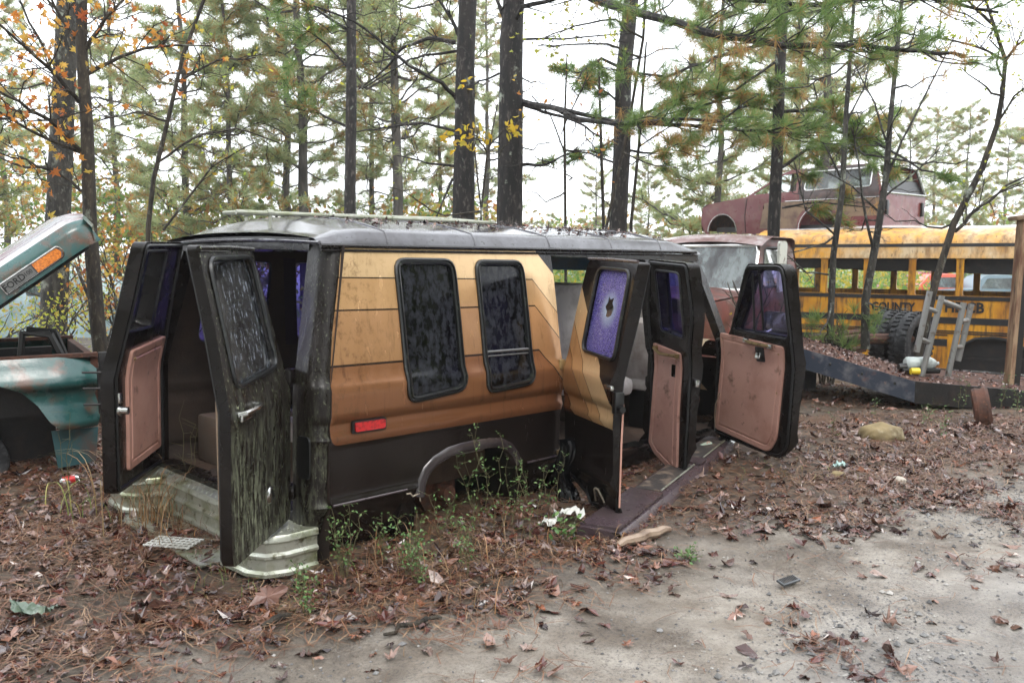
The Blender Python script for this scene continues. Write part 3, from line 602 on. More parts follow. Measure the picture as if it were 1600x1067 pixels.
mb = MB(); mb.box(Q(.80, 1.03, .03), (.05, .06, .13), bev=.008); mb.lathe([(0, .05), (.018, .05), (.018, .01), (.03, .01), (.03, 0)], 14, tuple(Q(.815, 1.0, .03)), Matrix.Rotation(pi/2, 3, 'Y')); mb.build('door_latch', M_['black'], o)
mb = MB(); mb.box(Q(.775, 1.12, -.02), (.10, .025, .03), bev=.008); mb.build('door_handle', M_['chrome'], o)
mb = MB(); mb.tube([Q(.10, 1.872, -.004), Q(.45, 1.866, -.006), Q(.80, 1.85, -.004)], .010, 6); mb.build('drip_lip', M_['board'], o)
mb = MB(); mb.prism([(.40, .22), (.50, .02), (.60, .06), (.61, .20), (.585, .36), (.55, .44), (.50, .43), (.47, .34)], lambda u, v, d: Q(u, v+.02, d-.03+.1*(u-.5)), .0, .02); tp = mb.build('torn_skirt', M_['jamb'], o)
mb = MB(); mb.tube([Q(.46, .36, -.035), Q(.50, .445, -.035), Q(.53, .46, -.032), Q(.56, .455, -.03), Q(.585, .38, -.028)], .006, 5); mb.build('torn_edge', M_['torn'], o)
mb = MB(); mb.box(Q(-.015, 1.17, -.01), (.10, .045, .07), bev=.006); mb.box(Q(-.01, .56, -.01), (.08, .045, .06), bev=.006); mb.build('hinge', M_['brass'], o)
# front half of the side doors
o, Q = make_door('side_door', (3.15, -1.0, 0), sideP(lambda u: 3.15-u), [(u, z) for u, z in roundpoly([(.02, .45), (.16, .40), (.42, .33), (.53, .33), (.56, 1.2), (.66, 1.5), (.66, 1.86), (.16, 1.89), (.05, 1.5), (.02, 1.15)], [.03, .05, .05, .05, .1, .1, .05, .05, .1, .1])], roundpoly([(.22, 1.37), (.50, 1.33), (.54, 1.79), (.24, 1.81)], .04), radians(66), [M_['brown'], M_['jamb']], .075, 'narrow side door showing its pink vinyl panel and pull handle', 'purple')
trim_panel(o, Q, roundpoly([(.04, .50), (.12, .43), (.37, .34), (.43, .36), (.42, .80), (.44, 1.22), (.10, 1.27)], [.02, .03, .03, .02, .03, .02, .02]), .075, [(.40, 1.18)], rrect(.32, 1.04, .40, 1.13, .01))
mb = MB(); mb.tube([Q(.14, 1.235, .115), Q(.24, 1.20, .13), Q(.36, 1.20, .13), Q(.42, 1.20, .115)], .012, 6); mb.box(Q(.15, 1.235, .105), (.04, .02, .03)); mb.box(Q(.42, 1.20, .105), (.04, .02, .03)); mb.build('pull_strap', M_['brass'], o)
mb = MB(); mb.box(Q(.575, 1.02, .05), (.03, .03, .05), bev=.004); mb.build('door_latch', M_['chrome'], o)
# front passenger door, seen from inside
OUT_F = roundpoly([(.03, .44), (.90, .40), (1.0, .50), (1.03, 1.2), (1.03, 1.875), (.60, 1.875), (.55, 1.83), (.24, 1.30), (.03, 1.26)], [.06, .10, .06, .1, .09, .05, .08, .05, .05])
WF = roundpoly([(.29, 1.345), (.99, 1.32), (.99, 1.835), (.62, 1.84)], [.05, .06, .06, .06])
o, Q = make_door('front_door', (4.14, -1.0, 0), sideP(lambda u: 4.14-u), OUT_F, WF, radians(64), [M_['brown'], M_['jamb']], .08, 'front passenger door with pink vinyl panel and a mirror behind its window', 'doorglass')
trim_panel(o, Q, roundpoly([(.06, .49), (.78, .43), (.86, .55), (.92, 1.26), (.13, 1.31)], [.05, .06, .05, .03, .03]), .08, [(.17, 1.25), (.87, 1.20), (.85, .9), (.80, .5), (.14, .55)], [(.12+.022*cos(t), .80+.035*sin(t)) for t in np.linspace(0, 2*pi, 13)[:-1]])
mb = MB(); mb.tube([Q(.62, 1.36, .03), Q(.635, 1.80, .03)], .011, 6); mb.tube([Q(.60, 1.36, .09), Q(.615, 1.80, .06)], .010, 6); mb.build('vent_bar', M_['rubber'], o)
mb = MB(); mb.tube([Q(.50, 1.272, .115), Q(.58, 1.262, .13), Q(.70, 1.256, .13), Q(.79, 1.252, .115)], .012, 6); mb.build('pull_strap', M_['brass'], o)
for u, z in ((.50, 1.275), (.79, 1.25)): mb = MB(); mb.box(Q(u, z, .112), (.05, .025, .035), bev=.004); mb.build('strap_bracket', M_['chrome'], o)
mb = MB(); mb.prism(rrect(.60, 1.12, .70, 1.235, .01), lambda u, v, d: Q(u, v, d), .10, .108); hh = mb.build('handle_recess', M_['black'], o)
mb = MB(); mb.box(Q(.64, 1.165, .118), (.06, .02, .05), Matrix.Rotation(.3, 3, 'X'), bev=.008); mb.build('inner_handle', M_['chrome'], hh)
mb = MB(); mb.tube([Q(.12, .80, .10), Q(.11, .70, .13), Q(.10, .60, .125), Q(.105, .50, .12)], .004, 5); mb.build('dangling_cord', M_['curtain'], o)
mb = MB(); mb.lathe([(0, .0), (.05, .01), (.058, .03), (.05, .05), (0, .06)], 16, tuple(Q(.70, 1.44, -.10)), Matrix.Rotation(pi/2, 3, 'X')); mb.box(Q(.60, 1.42, -.12), (.30, .03, .17), bev=.03); mb.tube([Q(.5, 1.30, -.01), Q(.55, 1.36, -.10)], .012, 6); mb.build('wing_mirror', M_['chrome'], o)
for k in range(9):
    pass
# ---------------------------------------------------------------- step bumper
STEP = [(.12, -.985), (-.06, -.985), (-.16, -.95), (-.21, -.86), (-.22, -.62), (-.17, -.55), (-.04, -.51), (-.02, -.44), (-.02, .44), (-.04, .51), (-.17, .55), (-.22, .62), (-.21, .86), (-.16, .95), (-.06, .985), (.12, .985)]
STEP = [tuple(p) for p in STEP]
def bump_P(u, v, d): return (u-.02, v*.97, d+.015*v)
mb = MB(); prof = [(.0, .462), (.006, .455), (.008, .43), (-.004, .42), (-.006, .375), (.010, .362), (.010, .350), (-.004, .338), (-.004, .285), (.012, .272), (.012, .255), (-.02, .245), (-.05, .245)]
n = len(STEP); rows = []
for off, z in prof:
    L = []
    for i, (u, v) in enumerate(STEP):
        a = Vector(STEP[max(0, i-1)]); b = Vector(STEP[min(n-1, i+1)]); t = (b-a).normalized(); nn = Vector((-t.y, t.x))
        L.append(bump_P(u-nn.x*-off*(1), v-nn.y*-off, z))
    rows.append(L)
mb.add([p for L in rows for p in L], [(k*n+i, k*n+i+1, (k+1)*n+i+1, (k+1)*n+i) for k in range(len(prof)-1) for i in range(n-1)], 0)
mb.add([bump_P(u, v, .462) for u, v in STEP], [tuple(range(n))[::-1]], 1)
mb.add([bump_P(-.30, -.55, .245), bump_P(-.02, -.55, .245), bump_P(-.02, .60, .245), bump_P(-.28, .60, .245), bump_P(-.30, -.55, .235), bump_P(-.02, -.55, .235), bump_P(-.02, .60, .235), bump_P(-.28, .60, .235)], [(0, 1, 2, 3), (0, 4, 5, 1), (3, 2, 6, 7), (0, 3, 7, 4), (4, 7, 6, 5)], 0)
sb = mb.build('step_bumper', [M_['alu'], M_['alu']], van, auto=38)
mb = MB()
for i in range(-34, 35):                 # raised teardrop treads on top
    for j in range(8):
        u, v = -.215+j*.038+(.019 if i % 2 else 0), i*.0275
        if _inside(np.array([[u, v]]), inset(STEP, .02))[0] or _inside(np.array([[u, v]]), inset(STEP, -.02))[0] and u > -.19:
            if _inside(np.array([[u, v]]), STEP)[0]:
                q = 1 if (i+j) % 2 else -1; mb.add([bump_P(u-.011, v-.004*q, .4625), bump_P(u, v-.006, .4665), bump_P(u+.011, v+.004*q, .4625), bump_P(u, v+.006, .4665)], [(0, 1, 2, 3)])
mb.build('tread_plate', M_['alu'], sb, smooth=False)
for y in (-.75, .75): mb = MB(); mb.lathe([(0, .012), (.014, .010), (.018, 0)], 12, bump_P(-.225, y, .40), Matrix.Rotation(-pi/2, 3, 'Y')); mb.build('bumper_bolt', M_['alu'], sb)
# ================================================================ materials of the wrecks
M_['teal'] = mat('faded_teal_paint', (.012, .064, .060), .32, 0, [((.030, .10, .090), 3, .4, .7), ((.10, .05, .03), 5, .52, .66), ((.30, .33, .30), 14, .66, .76)], .0012, 50, coat=.3, rvar=.12)
M_['tealtop'] = mat('sky_sheen_teal', (.30, .31, .32), .22, 0, [((.20, .13, .14), 3, .42, .7, (1, 3, 1)), ((.10, .055, .05), 8, .62, .75)], .001, 50, coat=.5, rvar=.1)  # hood top: pale grey sky sheen put into the paint colour
M_['rust'] = mat('rust', (.085, .032, .018), .85, 0, [((.04, .018, .012), 9, .42, .62), ((.19, .075, .035), 22, .58, .72)], .004, 45)
M_['rustred'] = mat('rusty_red_paint', (.17, .040, .028), .4, 0, [((.075, .030, .020), 5, .42, .62), ((.26, .17, .15), 4, .56, .72), ((.03, .015, .012), 16, .62, .74)], .0015, 40, coat=.15, rvar=.12)
M_['maroon'] = mat('faded_maroon_paint', (.125, .022, .024), .35, 0, [((.17, .075, .055), 4, .48, .7), ((.06, .025, .02), 8, .58, .72)], .0015, 40, coat=.2, rvar=.1)
M_['tan'] = mat('faded_tan_paint', (.19, .125, .075), .45, 0, [((.09, .045, .035), 5, .45, .68)], .0015, 40)
M_['plumcap'] = mat('dark_plum_paint', (.052, .034, .032), .4, 0, [((.10, .06, .05), 5, .5, .7)], .001, 40, coat=.2)
M_['busyel'] = mat('school_bus_yellow', (.58, .27, .014), .42, 0, [((.30, .11, .015), 3, .40, .66, (1, 1, .5)), ((.07, .035, .018), 8, .48, .68, (1.8, 1.8, .3))], .002, 30, coat=.1)
M_['busgrime'] = mat('grimy_bus_yellow', (.58, .28, .03), .4, 0, [((.55, .42, .26), 1.6, .45, .65), ((.24, .13, .05), 5, .45, .68, (2, 2, .5)), ((.05, .035, .022), 16, .60, .72, (2, 2, .4))], .002, 30)
M_['busroof'] = mat('wet_bus_roof', (.55, .38, .22), .25, 0, [((.66, .65, .64), 1.0, .30, .5), ((.12, .08, .05), 7, .6, .75)], .001, 30, coat=.4)
M_['busblack'] = mat('black_rub_rail', (.014, .014, .016), .4, 0, [((.06, .055, .05), 20, .6, .75)])
M_['tyre'] = mat('weathered_tyre', (.010, .011, .013), .6, 0, [((.07, .07, .075), 18, .5, .7)], .003, 60)
M_['greymetal'] = mat('dull_galvanised_tube', (.22, .22, .21), .4, .5, [((.10, .07, .05), 12, .56, .7)], .001, 60)
M_['beam'] = mat('blue_black_steel_beam', (.030, .038, .055), .35, 0, [((.12, .12, .13), 6, .45, .62), ((.13, .07, .06), 4, .55, .66), ((.20, .13, .11), 11, .64, .72)], .002, 40, coat=.15)
M_['beamblack'] = mat('dark_steel', (.007, .006, .006), .55, 0, [((.025, .015, .012), 8, .5, .7)], .003, 40)
M_['white'] = mat('chalky_white', (.58, .58, .54), .6, 0, [((.3, .28, .24), 8, .5, .7)], .001, 50)
M_['amber'] = mat('amber_lens', (.75, .22, .01), .25, 0, [((.45, .11, .005), 70, .4, .6)], .001, 120, coat=.5)
M_['badge'] = mat('grey_badge_plate', (.10, .10, .10), .5, .3, [((.04, .04, .04), 30, .5, .7)], .001, 90)
M_['letter'] = mat('badge_lettering', (.36, .36, .34), .4, .4)
def text(s, size, P, mt, name, parent, ext=.003, sx=1.0, wt=0.0):
    """raised lettering: P(u, v, d) -> point; converted glyph mesh, so it is ordinary geometry"""
    cu = bpy.data.curves.new('t', 'FONT'); cu.body = s; cu.size = size; cu.extrude = ext; cu.align_x = 'CENTER'; cu.align_y = 'CENTER'; cu.offset = wt; cu.resolution_u = 2
    t = bpy.data.objects.new('t', cu); C.objects.link(t); bpy.context.view_layer.update()
    me = bpy.data.meshes.new_from_object(t.evaluated_get(bpy.context.evaluated_depsgraph_get())); bpy.data.objects.remove(t)
    for v in me.vertices: v.co = P(v.co.x*sx, v.co.y, v.co.z)
    me.materials.clear(); me.materials.append(mt); o = bpy.data.objects.new(name, me); C.objects.link(o)
    if parent is not None: o.parent = parent
    return o
def wheel(mb_t, mb_r, R, W, rr, n=44, tread=True):
    """tyre and rim lathed about the local y axis"""
    A = Matrix.Rotation(pi/2, 3, 'X'); h = W/2
    prof = [(rr, -h*.75), (rr+.02, -h*.95), (R*.80, -h*1.03), (R*.93, -h*.96), (R*.985, -h*.80), (R, -h*.5), (R, h*.5), (R*.985, h*.80), (R*.93, h*.96), (R*.80, h*1.03), (rr+.02, h*.95), (rr, h*.75)]
    mb_t.lathe(prof, n, R=A)
    if tread:
        for k in range(n):
            for s_ in (-1, 1):
                a = 2*pi*(k+.25*s_)/n; c = Vector((cos(a)*R, s_*h*.62, sin(a)*R)); mb_t.box(c, (.03*R/.4, h*.62, 2*pi*R/n*.55), Matrix.Rotation(-a, 3, 'Y'))
    mb_r.lathe([(rr, -h*.8), (rr*.93, -h*.5), (rr*.90, -h*.1), (rr*.6, -h*.05), (rr*.55, -h*.35), (.03, -h*.4), (0, -h*.4)], 28, R=A)
    mb_r.lathe([(rr, h*.8), (rr*.93, h*.5), (rr*.9, -h*.1)], 28, R=A)
# ================================================================ teal pickup with its hood up (front half in frame)
tp = empty('pickup_truck', (0, 6.05, 0), 0, 'faded teal pickup truck with its hood propped up, at the left edge beside the van', 'pickup truck')
TX = lambda px: (px-800)/FPX*6.05*1.0
x0 = TX(150)
# fender: photo-left is rear of the truck, x grows to the nose
zf = lambda py: CH+(398-py)/FPX*6.05
def fy(u, z):                            # fender surface depth (y away from viewer)
    return float(np.interp(z, [.0, .30, .34, .55, .62, .66, .72, .80, .87], [.10, .02, -.03, .04, .03, -.02, .0, .05, .10]))+.10*max(0, (u-(x0-.28))/.28)**2
fend = [(-5.9, .30), (-4.05, .30), (-4.02, .50), (-3.94, .60), (-3.85, .66), (-3.72, .70), (-3.60, .69), (-3.47, .63), (-3.37, .52), (-3.30, .40), (-3.24, .34), (x0-.02, .33), (x0, .40), (x0, .80), (x0-.03, .86), (-4.6, .875), (-5.9, .88)]
fend = [(u, z) for u, z in fend]
mb = MB(); panel(mb, fend[::1], [], lambda u, z, d: (u, fy(u, z)+d, z), .02, .06); mb.build('front_fender', M_['teal'], tp, auto=40)
mb = MB(); panel(mb, [(-3.26, .04), (x0-.05, .06), (x0-.02, .32), (-3.29, .32)], [], lambda u, z, d: (u, .06+d, z), .02, .08); mb.build('lower_valance', mat('teal_valance_paint', (.018, .065, .072), .5, 0, [((.08, .04, .03), 6, .5, .7)]), tp)
mb = MB(); panel(mb, [(u, z) for u, z in fend], [], lambda u, z, d: (u, 1.9-fy(u, z)-d, z), .02, .1); mb.build('front_fender', M_['teal'], tp, auto=40)
mb = MB(); mb.box((-4.4, .13, .865), (2.9, .07, .03)); mb.box((-4.4, 1.77, .865), (2.9, .07, .03)); mb.box((-4.4, .20, .80), (2.8, .05, .10)); mb.build('inner_fender', M_['rust'], tp)
mb = MB(); mb.box((-4.1, .95, .55), (2.2, 1.45, .25)); mb.box((-3.9, .75, .76), (.9, .55, .16), bev=.03); mb.box((-4.6, .9, .72), (.7, .6, .2), bev=.05); mb.lathe([(0, .1), (.2, .1), (.22, .06), (.22, 0)], 20, (-3.9, .75, .84))
mb.tube([(-4.4, .35, .80), (-4.1, .32, .86), (-3.8, .4, .84), (-3.5, .35, .80)], .02, 6); mb.tube([(-4.3, .5, .85), (-4.0, .42, .92), (-3.7, .5, .86)], .012, 6)
mb.build('engine_bay', M_['beamblack'], tp)
rs = MB(); fx = -3.30                     # black radiator frame standing up
rs.tube([(fx+.14, .22, .80), (fx+.05, .22, 1.02), (fx-.13, .22, 1.04), (fx-.16, .22, .80)], .028, 6); rs.tube([(fx+.17, .32, .80), (fx+.09, .32, 1.04), (fx-.10, .32, 1.06)], .022, 6); rs.box((fx-.05, .28, 1.03), (.2, .14, .03)); rs.build('battery_frame', M_['black'], tp)
mb = MB(); mb.box((x0-.02, .95, .60), (.05, 1.66, .5)); 
for k in range(5): mb.box((x0+.02, .95, .42+k*.085), (.04, 1.6, .02))
mb.build('grille', M_['rust'], tp)
mb = MB(); mb.box((x0+.03, .03, .82), (.06, .05, .14), bev=.008); mb.build('grille_bracket', M_['beamblack'], tp); mb = MB(); mb.box((x0-.0, .02, .60), (.03, .04, .34)); 
for z in (.74, .62, .50): mb.tube([(x0-.12, -.01, z+.01), (x0+.01, .0, z)], .009, 5)
mb.build('grille_bar', M_['beamblack'], tp)
mb = MB(); mb.box((-3.72, .60, .45), (1.0, .06, .9)); mb.box((-3.72, .38, .78), (.9, .4, .04)); mb.build('wheel_well', M_['beamblack'], tp)
tr = empty('wheel', (-3.84, .42, .08)); tr.parent = tp
a, b = MB(), MB(); wheel(a, b, .29, .18, .18, 40, False); a.build('tyre', M_['tyre'], tr); b.build('rim', M_['rust'], tr)
# raised hood: hinge off frame to the left, nose high
hx, hz = -5.05, .95; A = radians(36); Lh = 1.45; hx = x0+.0-Lh*cos(A); hz = 1.89-Lh*sin(A)
def hoodP(s, y, d):                       # s along the hood, y across from the near edge, d up from the plate
    s = s-.06*max(0, 1-y/.3); return Vector((hx+s*cos(A)-d*sin(A), y, hz+s*sin(A)+d*cos(A)))
sec = [(.0, -.15), (.0, -.02), (.012, .012), (.06, .055), (.15, .085), (.165, .085), (.175, .095), (.30, .10), (.315, .115), (.33, .115), (.34, .102), (.95, .125), (1.56, .102), (1.57, .115), (1.585, .115), (1.60, .10), (1.725, .095), (1.75, .085), (1.84, .055), (1.888, .012), (1.90, -.02), (1.90, -.15)]
ss = [0, .5, .9, 1.15, Lh-.17, Lh-.12, Lh-.07, Lh-.03, Lh]
def hoodS(s, k):
    y, d = sec[int(k)]; e = max(0, (s-(Lh-.16))/.16); q = 0
    return hoodP(s, y+(.95-y)*.05*e*e+q, d*(1-.45*e*e if d > 0 else 1)-.02*e*e)
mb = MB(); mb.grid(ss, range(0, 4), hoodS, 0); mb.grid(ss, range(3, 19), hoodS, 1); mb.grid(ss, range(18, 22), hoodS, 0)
mb.grid([0, 1, 2], np.linspace(.02, 1.88, 8), lambda k, y: hoodP(Lh-.0+(0, .01, -.04)[int(k)], y, (.03, -.06, -.15)[int(k)]), 0)
hood = mb.build('hood', [M_['teal'], M_['tealtop']], tp, auto=32)
mb = MB(); mb.grid([0, Lh-.04], [.03, 1.87], lambda s, y: hoodP(s, y, -.13)); mb.tube([hoodP(s, .03, -.16) for s in (0, 1, Lh-.10)], .016, 6); mb.build('hood_underside', M_['beamblack'], hood)
s0, s1 = Lh-.72, Lh-.24                    # badge on the side of the hood
BP = lambda u, v, d: hoodP(u, -.004-d, v)
fr = roundpoly([(s0, -.118), (s1-.03, -.118), (s1, -.08), (s1-.02, -.032), (s0, -.035)], [.004, .02, .03, .015, .004])
mb = MB(); mb.tube([BP(u, v, .004) for u, v in fr], .006, 6, close=True); bf = mb.build('badge_frame', M_['chrome'], hood)
mb = MB(); mb.prism(inset(fr, .004)[::-1], BP, -.002, .004); mb.build('badge_plate', M_['badge'], bf)
mb = MB(); mb.prism(inset(roundpoly([(s0+.25, -.111), (s1-.045, -.111), (s1-.016, -.078), (s1-.035, -.041), (s0+.25, -.042)], [.003, .01, .02, .01, .003]), .0)[::-1], BP, .002, .009); mb.build('marker_lens', M_['amber'], bf)
mb = MB(); mb.prism(rrect(s0+.012, -.110, s0+.238, -.044, .004)[::-1], BP, .003, .007); mb.build('name_plate', mat('name_plate_face', (.16, .16, .155), .5, .3), bf)
text('FORD', .066, lambda x, y, z: BP(s0+.088+x, -.077+y, .008+z), M_['black'], 'lettering', bf, .001, .95, .001); text('100', .046, lambda x, y, z: BP(s0+.198+x, -.075+y, .008+z), M_['black'], 'lettering', bf, .001, .9)
_c = Vector((x0, 0, 0)); tp.rotation_euler = (0, 0, radians(33)); tp.location = Vector((x0*6.3/6.05, 6.3, .0))-Matrix.Rotation(radians(33), 3, 'Z')@_c
# cab behind, outside the frame, so the truck is whole from another side
mb = MB(); cab = [(-7.2, .3), (-5.92, .3), (-5.92, .92), (-6.3, 1.45), (-7.05, 1.5), (-7.2, .9)]
for yy in (.05, 1.85): panel(mb, cab, [[(-7.0, .95), (-6.25, .95), (-6.45, 1.38), (-6.98, 1.40)]], lambda u, z, d: (u, yy+d, z), .02, .15)
mb.grid([-7.05, -6.3], [.05, 1.87], lambda x, y: (x, y, 1.5)); mb.grid([-5.92, -4.9], [.05, 1.87], lambda x, y: (x, y, .92)); mb.build('cab', M_['teal'], tp)

# ================================================================ school bus
B0 = at(1286, 460, 15.0); bdir = math.atan2(-1.8, 2.59)
bus = empty('school_bus', (B0.x, B0.y, 0), bdir, 'yellow school bus with missing windows behind the flatbed frame', 'bus')
BL, BR, BW = -1.25, 8.6, 2.35; zf0 = -.35
def bus_side(u, z, d, sgn=1):
    y = float(np.interp(z, [-.5, 1.56, 1.80, 1.92, 2.02, 2.07], [0, .02, .05, .12, .30, .55]))
    return Vector((u, (y+d) if sgn > 0 else (BW-y-d), z))
def zr_(u): return 0
ZB = [-.35, .15, .3, .5, .62, .78, .88, .96, 1.1, 1.3, 1.56]
pil = [(-.05, .0)]+[]
wins = []; px_ = [-1.15, -.71, 0, .71, 1.42, 2.13, 3.20, 3.91, 4.62, 5.33, 6.04, 6.75, 7.46]
for i in range(len(px_)-1): wins.append(rrect(px_[i]+.055, .955, px_[i+1]-.055, 1.555, .03, 3))
wa = [(2.05, -.35), (2.08, -.05), (2.2, .15), (2.4, .27), (2.65, .30), (2.9, .27), (3.1, .15), (3.22, -.05), (3.25, -.35)]
for sgn in (1, -1):
    mb = MB(); P = lambda u, z, d: bus_side(u, z, d, sgn)
    panel(mb, [(BL, zf0)]+wa+[(BR, zf0), (BR, 1.562), (BL, 1.562)], wins, P, .05, .16, 0)
    mb.build('side_wall', M_['busyel'], bus, auto=40)
    mb = MB(); mb.grid(np.linspace(BL, BR, 30), [1.56, 1.58, 1.66, 1.74, 1.80, 1.86, 1.92, 1.97, 2.02, 2.05, 2.07], lambda u, z: P(u, z, -.02 if z < 1.6 else -.008)); mb.build('cornice', M_['busgrime'], bus, auto=50)
    mb = MB()
    for z0, z1 in ((1.745, 1.80), (.885, .945), (.50, .60), (.37, .385), (.335, .35), (.30, .315), (.13, .24)):
        mb.grid([BL, 2.4, 4, BR] if z0 > .3 else [BL, 2.0], [z0-.004, z0, z1, z1+.004], lambda u, z: P(u, z, -.010 if z0-.001 < z < z1+.001 else 0), 0)
        if z0 < .3: mb.grid([3.3, BR], [z0-.004, z0, z1, z1+.004], lambda u, z: P(u, z, -.010 if z0-.001 < z < z1+.001 else 0), 0)
    mb.build('rub_rail', M_['busblack'], bus, smooth=False)
mb = MB(); mb.grid(np.linspace(BL, BR, 24), np.linspace(0, 1, 9), lambda u, a: (u, .53+a*(BW-1.06), 2.067+.06*(1-(2*a-1)**2)+.02*sin(u*2))); mb.build('roof', M_['busroof'], bus)
mb = MB(); mb.tube([P_ for P_ in [wa_ for wa_ in []]] or [bus_side(u, z, -.015) for u, z in wa], .025, 6); mb.build('wheel_arch_trim', M_['busblack'], bus)
mb = MB(); mb.box(((BL+BR)/2, BW/2, -.05), (BR-BL, BW-.15, .06))
for u in (BL+.02, BR-.02):
    mb.box((u, BW/2, .45), (.04, BW-.1, 1.3)); 
mb.box((2.65, .35, .02), (1.15, .5, .55)); mb.build('floor', M_['beamblack'], bus)
# sagging headliner
def hl(u, a): return Vector((u, .10+a*(BW-.2), 1.70-.02*sin(u*3)))
mb = MB(); mb.grid(np.linspace(BL, BR, 12), [0, 1], hl)
random.seed(5)
for yy in (.14, BW*.5, BW-.14):
    us = np.linspace(BL, BR, 110); V = []; z_ = 1.36
    for u in us:
        z_ = min(1.42, max(1.30, z_+random.uniform(-.02, .02))); V.append((u, yy, 1.72)); V.append((u, yy+random.uniform(-.01, .01), z_))
    mb.add(V, [(2*i, 2*i+2, 2*i+3, 2*i+1) for i in range(len(us)-1)])
mb.build('torn_headliner', M_['beamblack'], bus)
for i, u in enumerate(np.arange(-.6, 8, 1.1)):
    if i in (1, 2, 3): continue
    q = MB(); q.box((u, BW-.5, .55), (.12, .8, .35), bev=.03); q.build('seat_back', M_['beamblack'], bus)
text('COUNTY', .20, lambda x, y, z: bus_side(1.15+x, .74+y, -.008-z), M_['busblack'], 'lettering', bus, .002, .8, .006)
text('HDCB', .23, lambda x, y, z: bus_side(2.22+x, .76+y, -.008-z), M_['busblack'], 'lettering', bus, .002, .9, .008)

# ================================================================ maroon two-door wagon lying on the bus roof
sv_b = at(1372, 363, 15.4); sv_a = sv_b+Vector((-.656, .755, 0))*3.85
rz = math.atan2(sv_b.y-sv_a.y, sv_b.x-sv_a.x)
suv = empty('wrecked_suv', (sv_b.x, sv_b.y, 2.02), rz+pi, 'maroon and tan two-door wagon without wheels, dumped on top of the bus', 'car')
k = 3.85/4.1      # x: 0 rear .. 4.1 nose, y: + is the viewer's side
def sw(z): return .90-.13*max(0, z-.72)/.55-.05*max(0, .3-z)
def suvP(sgn): return lambda u, z, d=0: (u*k, sgn*(sw(z)-d)+(-.90), z)
so_ = roundpoly([(.0, .10), (.38, .02)], 0)
arch = lambda c, r: [(c-r+.0, .02)]+[(c+r*cos(pi-t), .06+r*sin(pi-t)*.98) for t in np.linspace(.05, pi-.05, 9)]+[(c+r, .02)]
prof_s = [(-.02, .12), (.1, .03)]+arch(1.26, .42)+arch(3.55, .37)+[(4.02, .06), (4.12, .25), (4.10, .58), (3.9, .66), (2.95, .76), (2.15, 1.18), (1.95, 1.24), (.25, 1.25), (.12, 1.20), (-.02, .75)]
rw = rrect(.20, .82, 1.58, 1.17, .05); dw = roundpoly([(1.78, .82), (2.80, .80), (2.12, 1.155), (1.80, 1.17)], .03)
for sgn in (1, -1):
    mb = MB(); panel(mb, prof_s, [rw, dw], suvP(sgn), .03, .09, 0)
    o = mb.build('body_side', M_['maroon'], suv, auto=40)
    P = suvP(sgn)
    for nm, lp, m_ in (('side_stripe', [(.02, .30), (.80, .30), (.92, .44), (1.26, .52), (1.6, .44), (1.72, .30), (1.72, .10), (2.6, .12), (2.5, .62), (.0, .62)], 'tan'), ('side_cap', [(.02, .645), (1.68, .645), (1.70, .77), (1.72, 1.22), (1.68, 1.235), (.26, 1.235), (.14, 1.18), (.02, .77)], 'plumcap')):
        q = MB(); panel(q, lp, [inset(rw, -.02)] if nm == 'side_cap' else [], lambda u, z, d: P(u, z, d-.004), 0, .09); q.build(nm, M_[m_], o, auto=40)
    q = MB(); q.tube([P(u, z, -.008) for u, z in resample(rw, .2)], .016, 5, close=True); o2 = q.build('window_trim', M_['chrome'], o)
    q = MB(); panel(q, rw, [], lambda u, z, d: P(u, z, .012), 0, .3); q.build('window_glass', glass('fogged_glass', (.20, .22, .21), (.20, .22, .22), .35, .7, .7, .1, 4) if sgn > 0 else M_['clear'], o2)
    if sgn > 0:
        q = MB(); q.tube([P(u, z, -.006) for u, z in [(1.74, .05), (1.72, .8), (1.72, 1.22)]], .007, 4); q.tube([P(u, z, -.006) for u, z in [(2.95, .05), (2.97, .40), (2.93, .73)]], .007, 4); q.build('door_gap', M_['black'], o)
        q = MB(); q.tube([P(u, .635, -.008) for u in (.0, 1, 2.0)], .008, 4); q.build('side_moulding', M_['chrome'], o); q = MB(); q.tube([P(1.26+.43*cos(t), .06+.44*sin(t), -.008) for t in np.linspace(.05, pi-.05, 12)], .010, 4); q.build('arch_trim', M_['chrome'], o); q = MB(); q.tube([P(3.55+.38*cos(t), .06+.38*sin(t), -.008) for t in np.linspace(.05, pi-.05, 12)], .010, 4); q.build('arch_trim', M_['chrome'], o)
tops = [(4.10, .58), (4.0, .645), (3.6, .70), (2.95, .755)]
mb = MB(); mb.grid(range(4), np.linspace(-1, 1, 7), lambda i, a: (tops[int(i)][0]*k, a*sw(tops[int(i)][1])*.995-.9, tops[int(i)][1]+.03*(1-a*a))); mb.build('hood', M_['maroon'], suv)
tops2 = [(2.15, 1.175), (2.05, 1.22), (1.9, 1.245), (1.2, 1.265), (.35, 1.26), (.12, 1.22)]
mb = MB(); mb.grid(range(6), np.linspace(-1, 1, 7), lambda i, a: (tops2[int(i)][0]*k, a*sw(1.24)-.9, tops2[int(i)][1]+.04*(1-a*a)-.02)); mb.build('roof', M_['plumcap'], suv)
mb = MB(); mb.grid([0, 1], [-1, 1], lambda i, a: ((2.93, 2.16)[int(i)]*k, a*(.86, .80)[int(i)]-.9, (.76, 1.18)[int(i)])); mb.build('windscreen', M_['clear'], suv)
mb = MB(); mb.grid([0, 1, 2], np.linspace(-1, 1, 5), lambda i, a: ((4.12, 4.14, 4.10)[int(i)]*k, a*.86-.9, (.10, .3, .57)[int(i)])); mb.build('nose', M_['rust'], suv)
mb = MB(); mb.grid([0, 1], np.linspace(-1, 1, 5), lambda i, a: ((-.03, -.04)[int(i)]*k, a*.88-.9, (.12, .70)[int(i)])); mb.build('tailgate', M_['maroon'], suv)
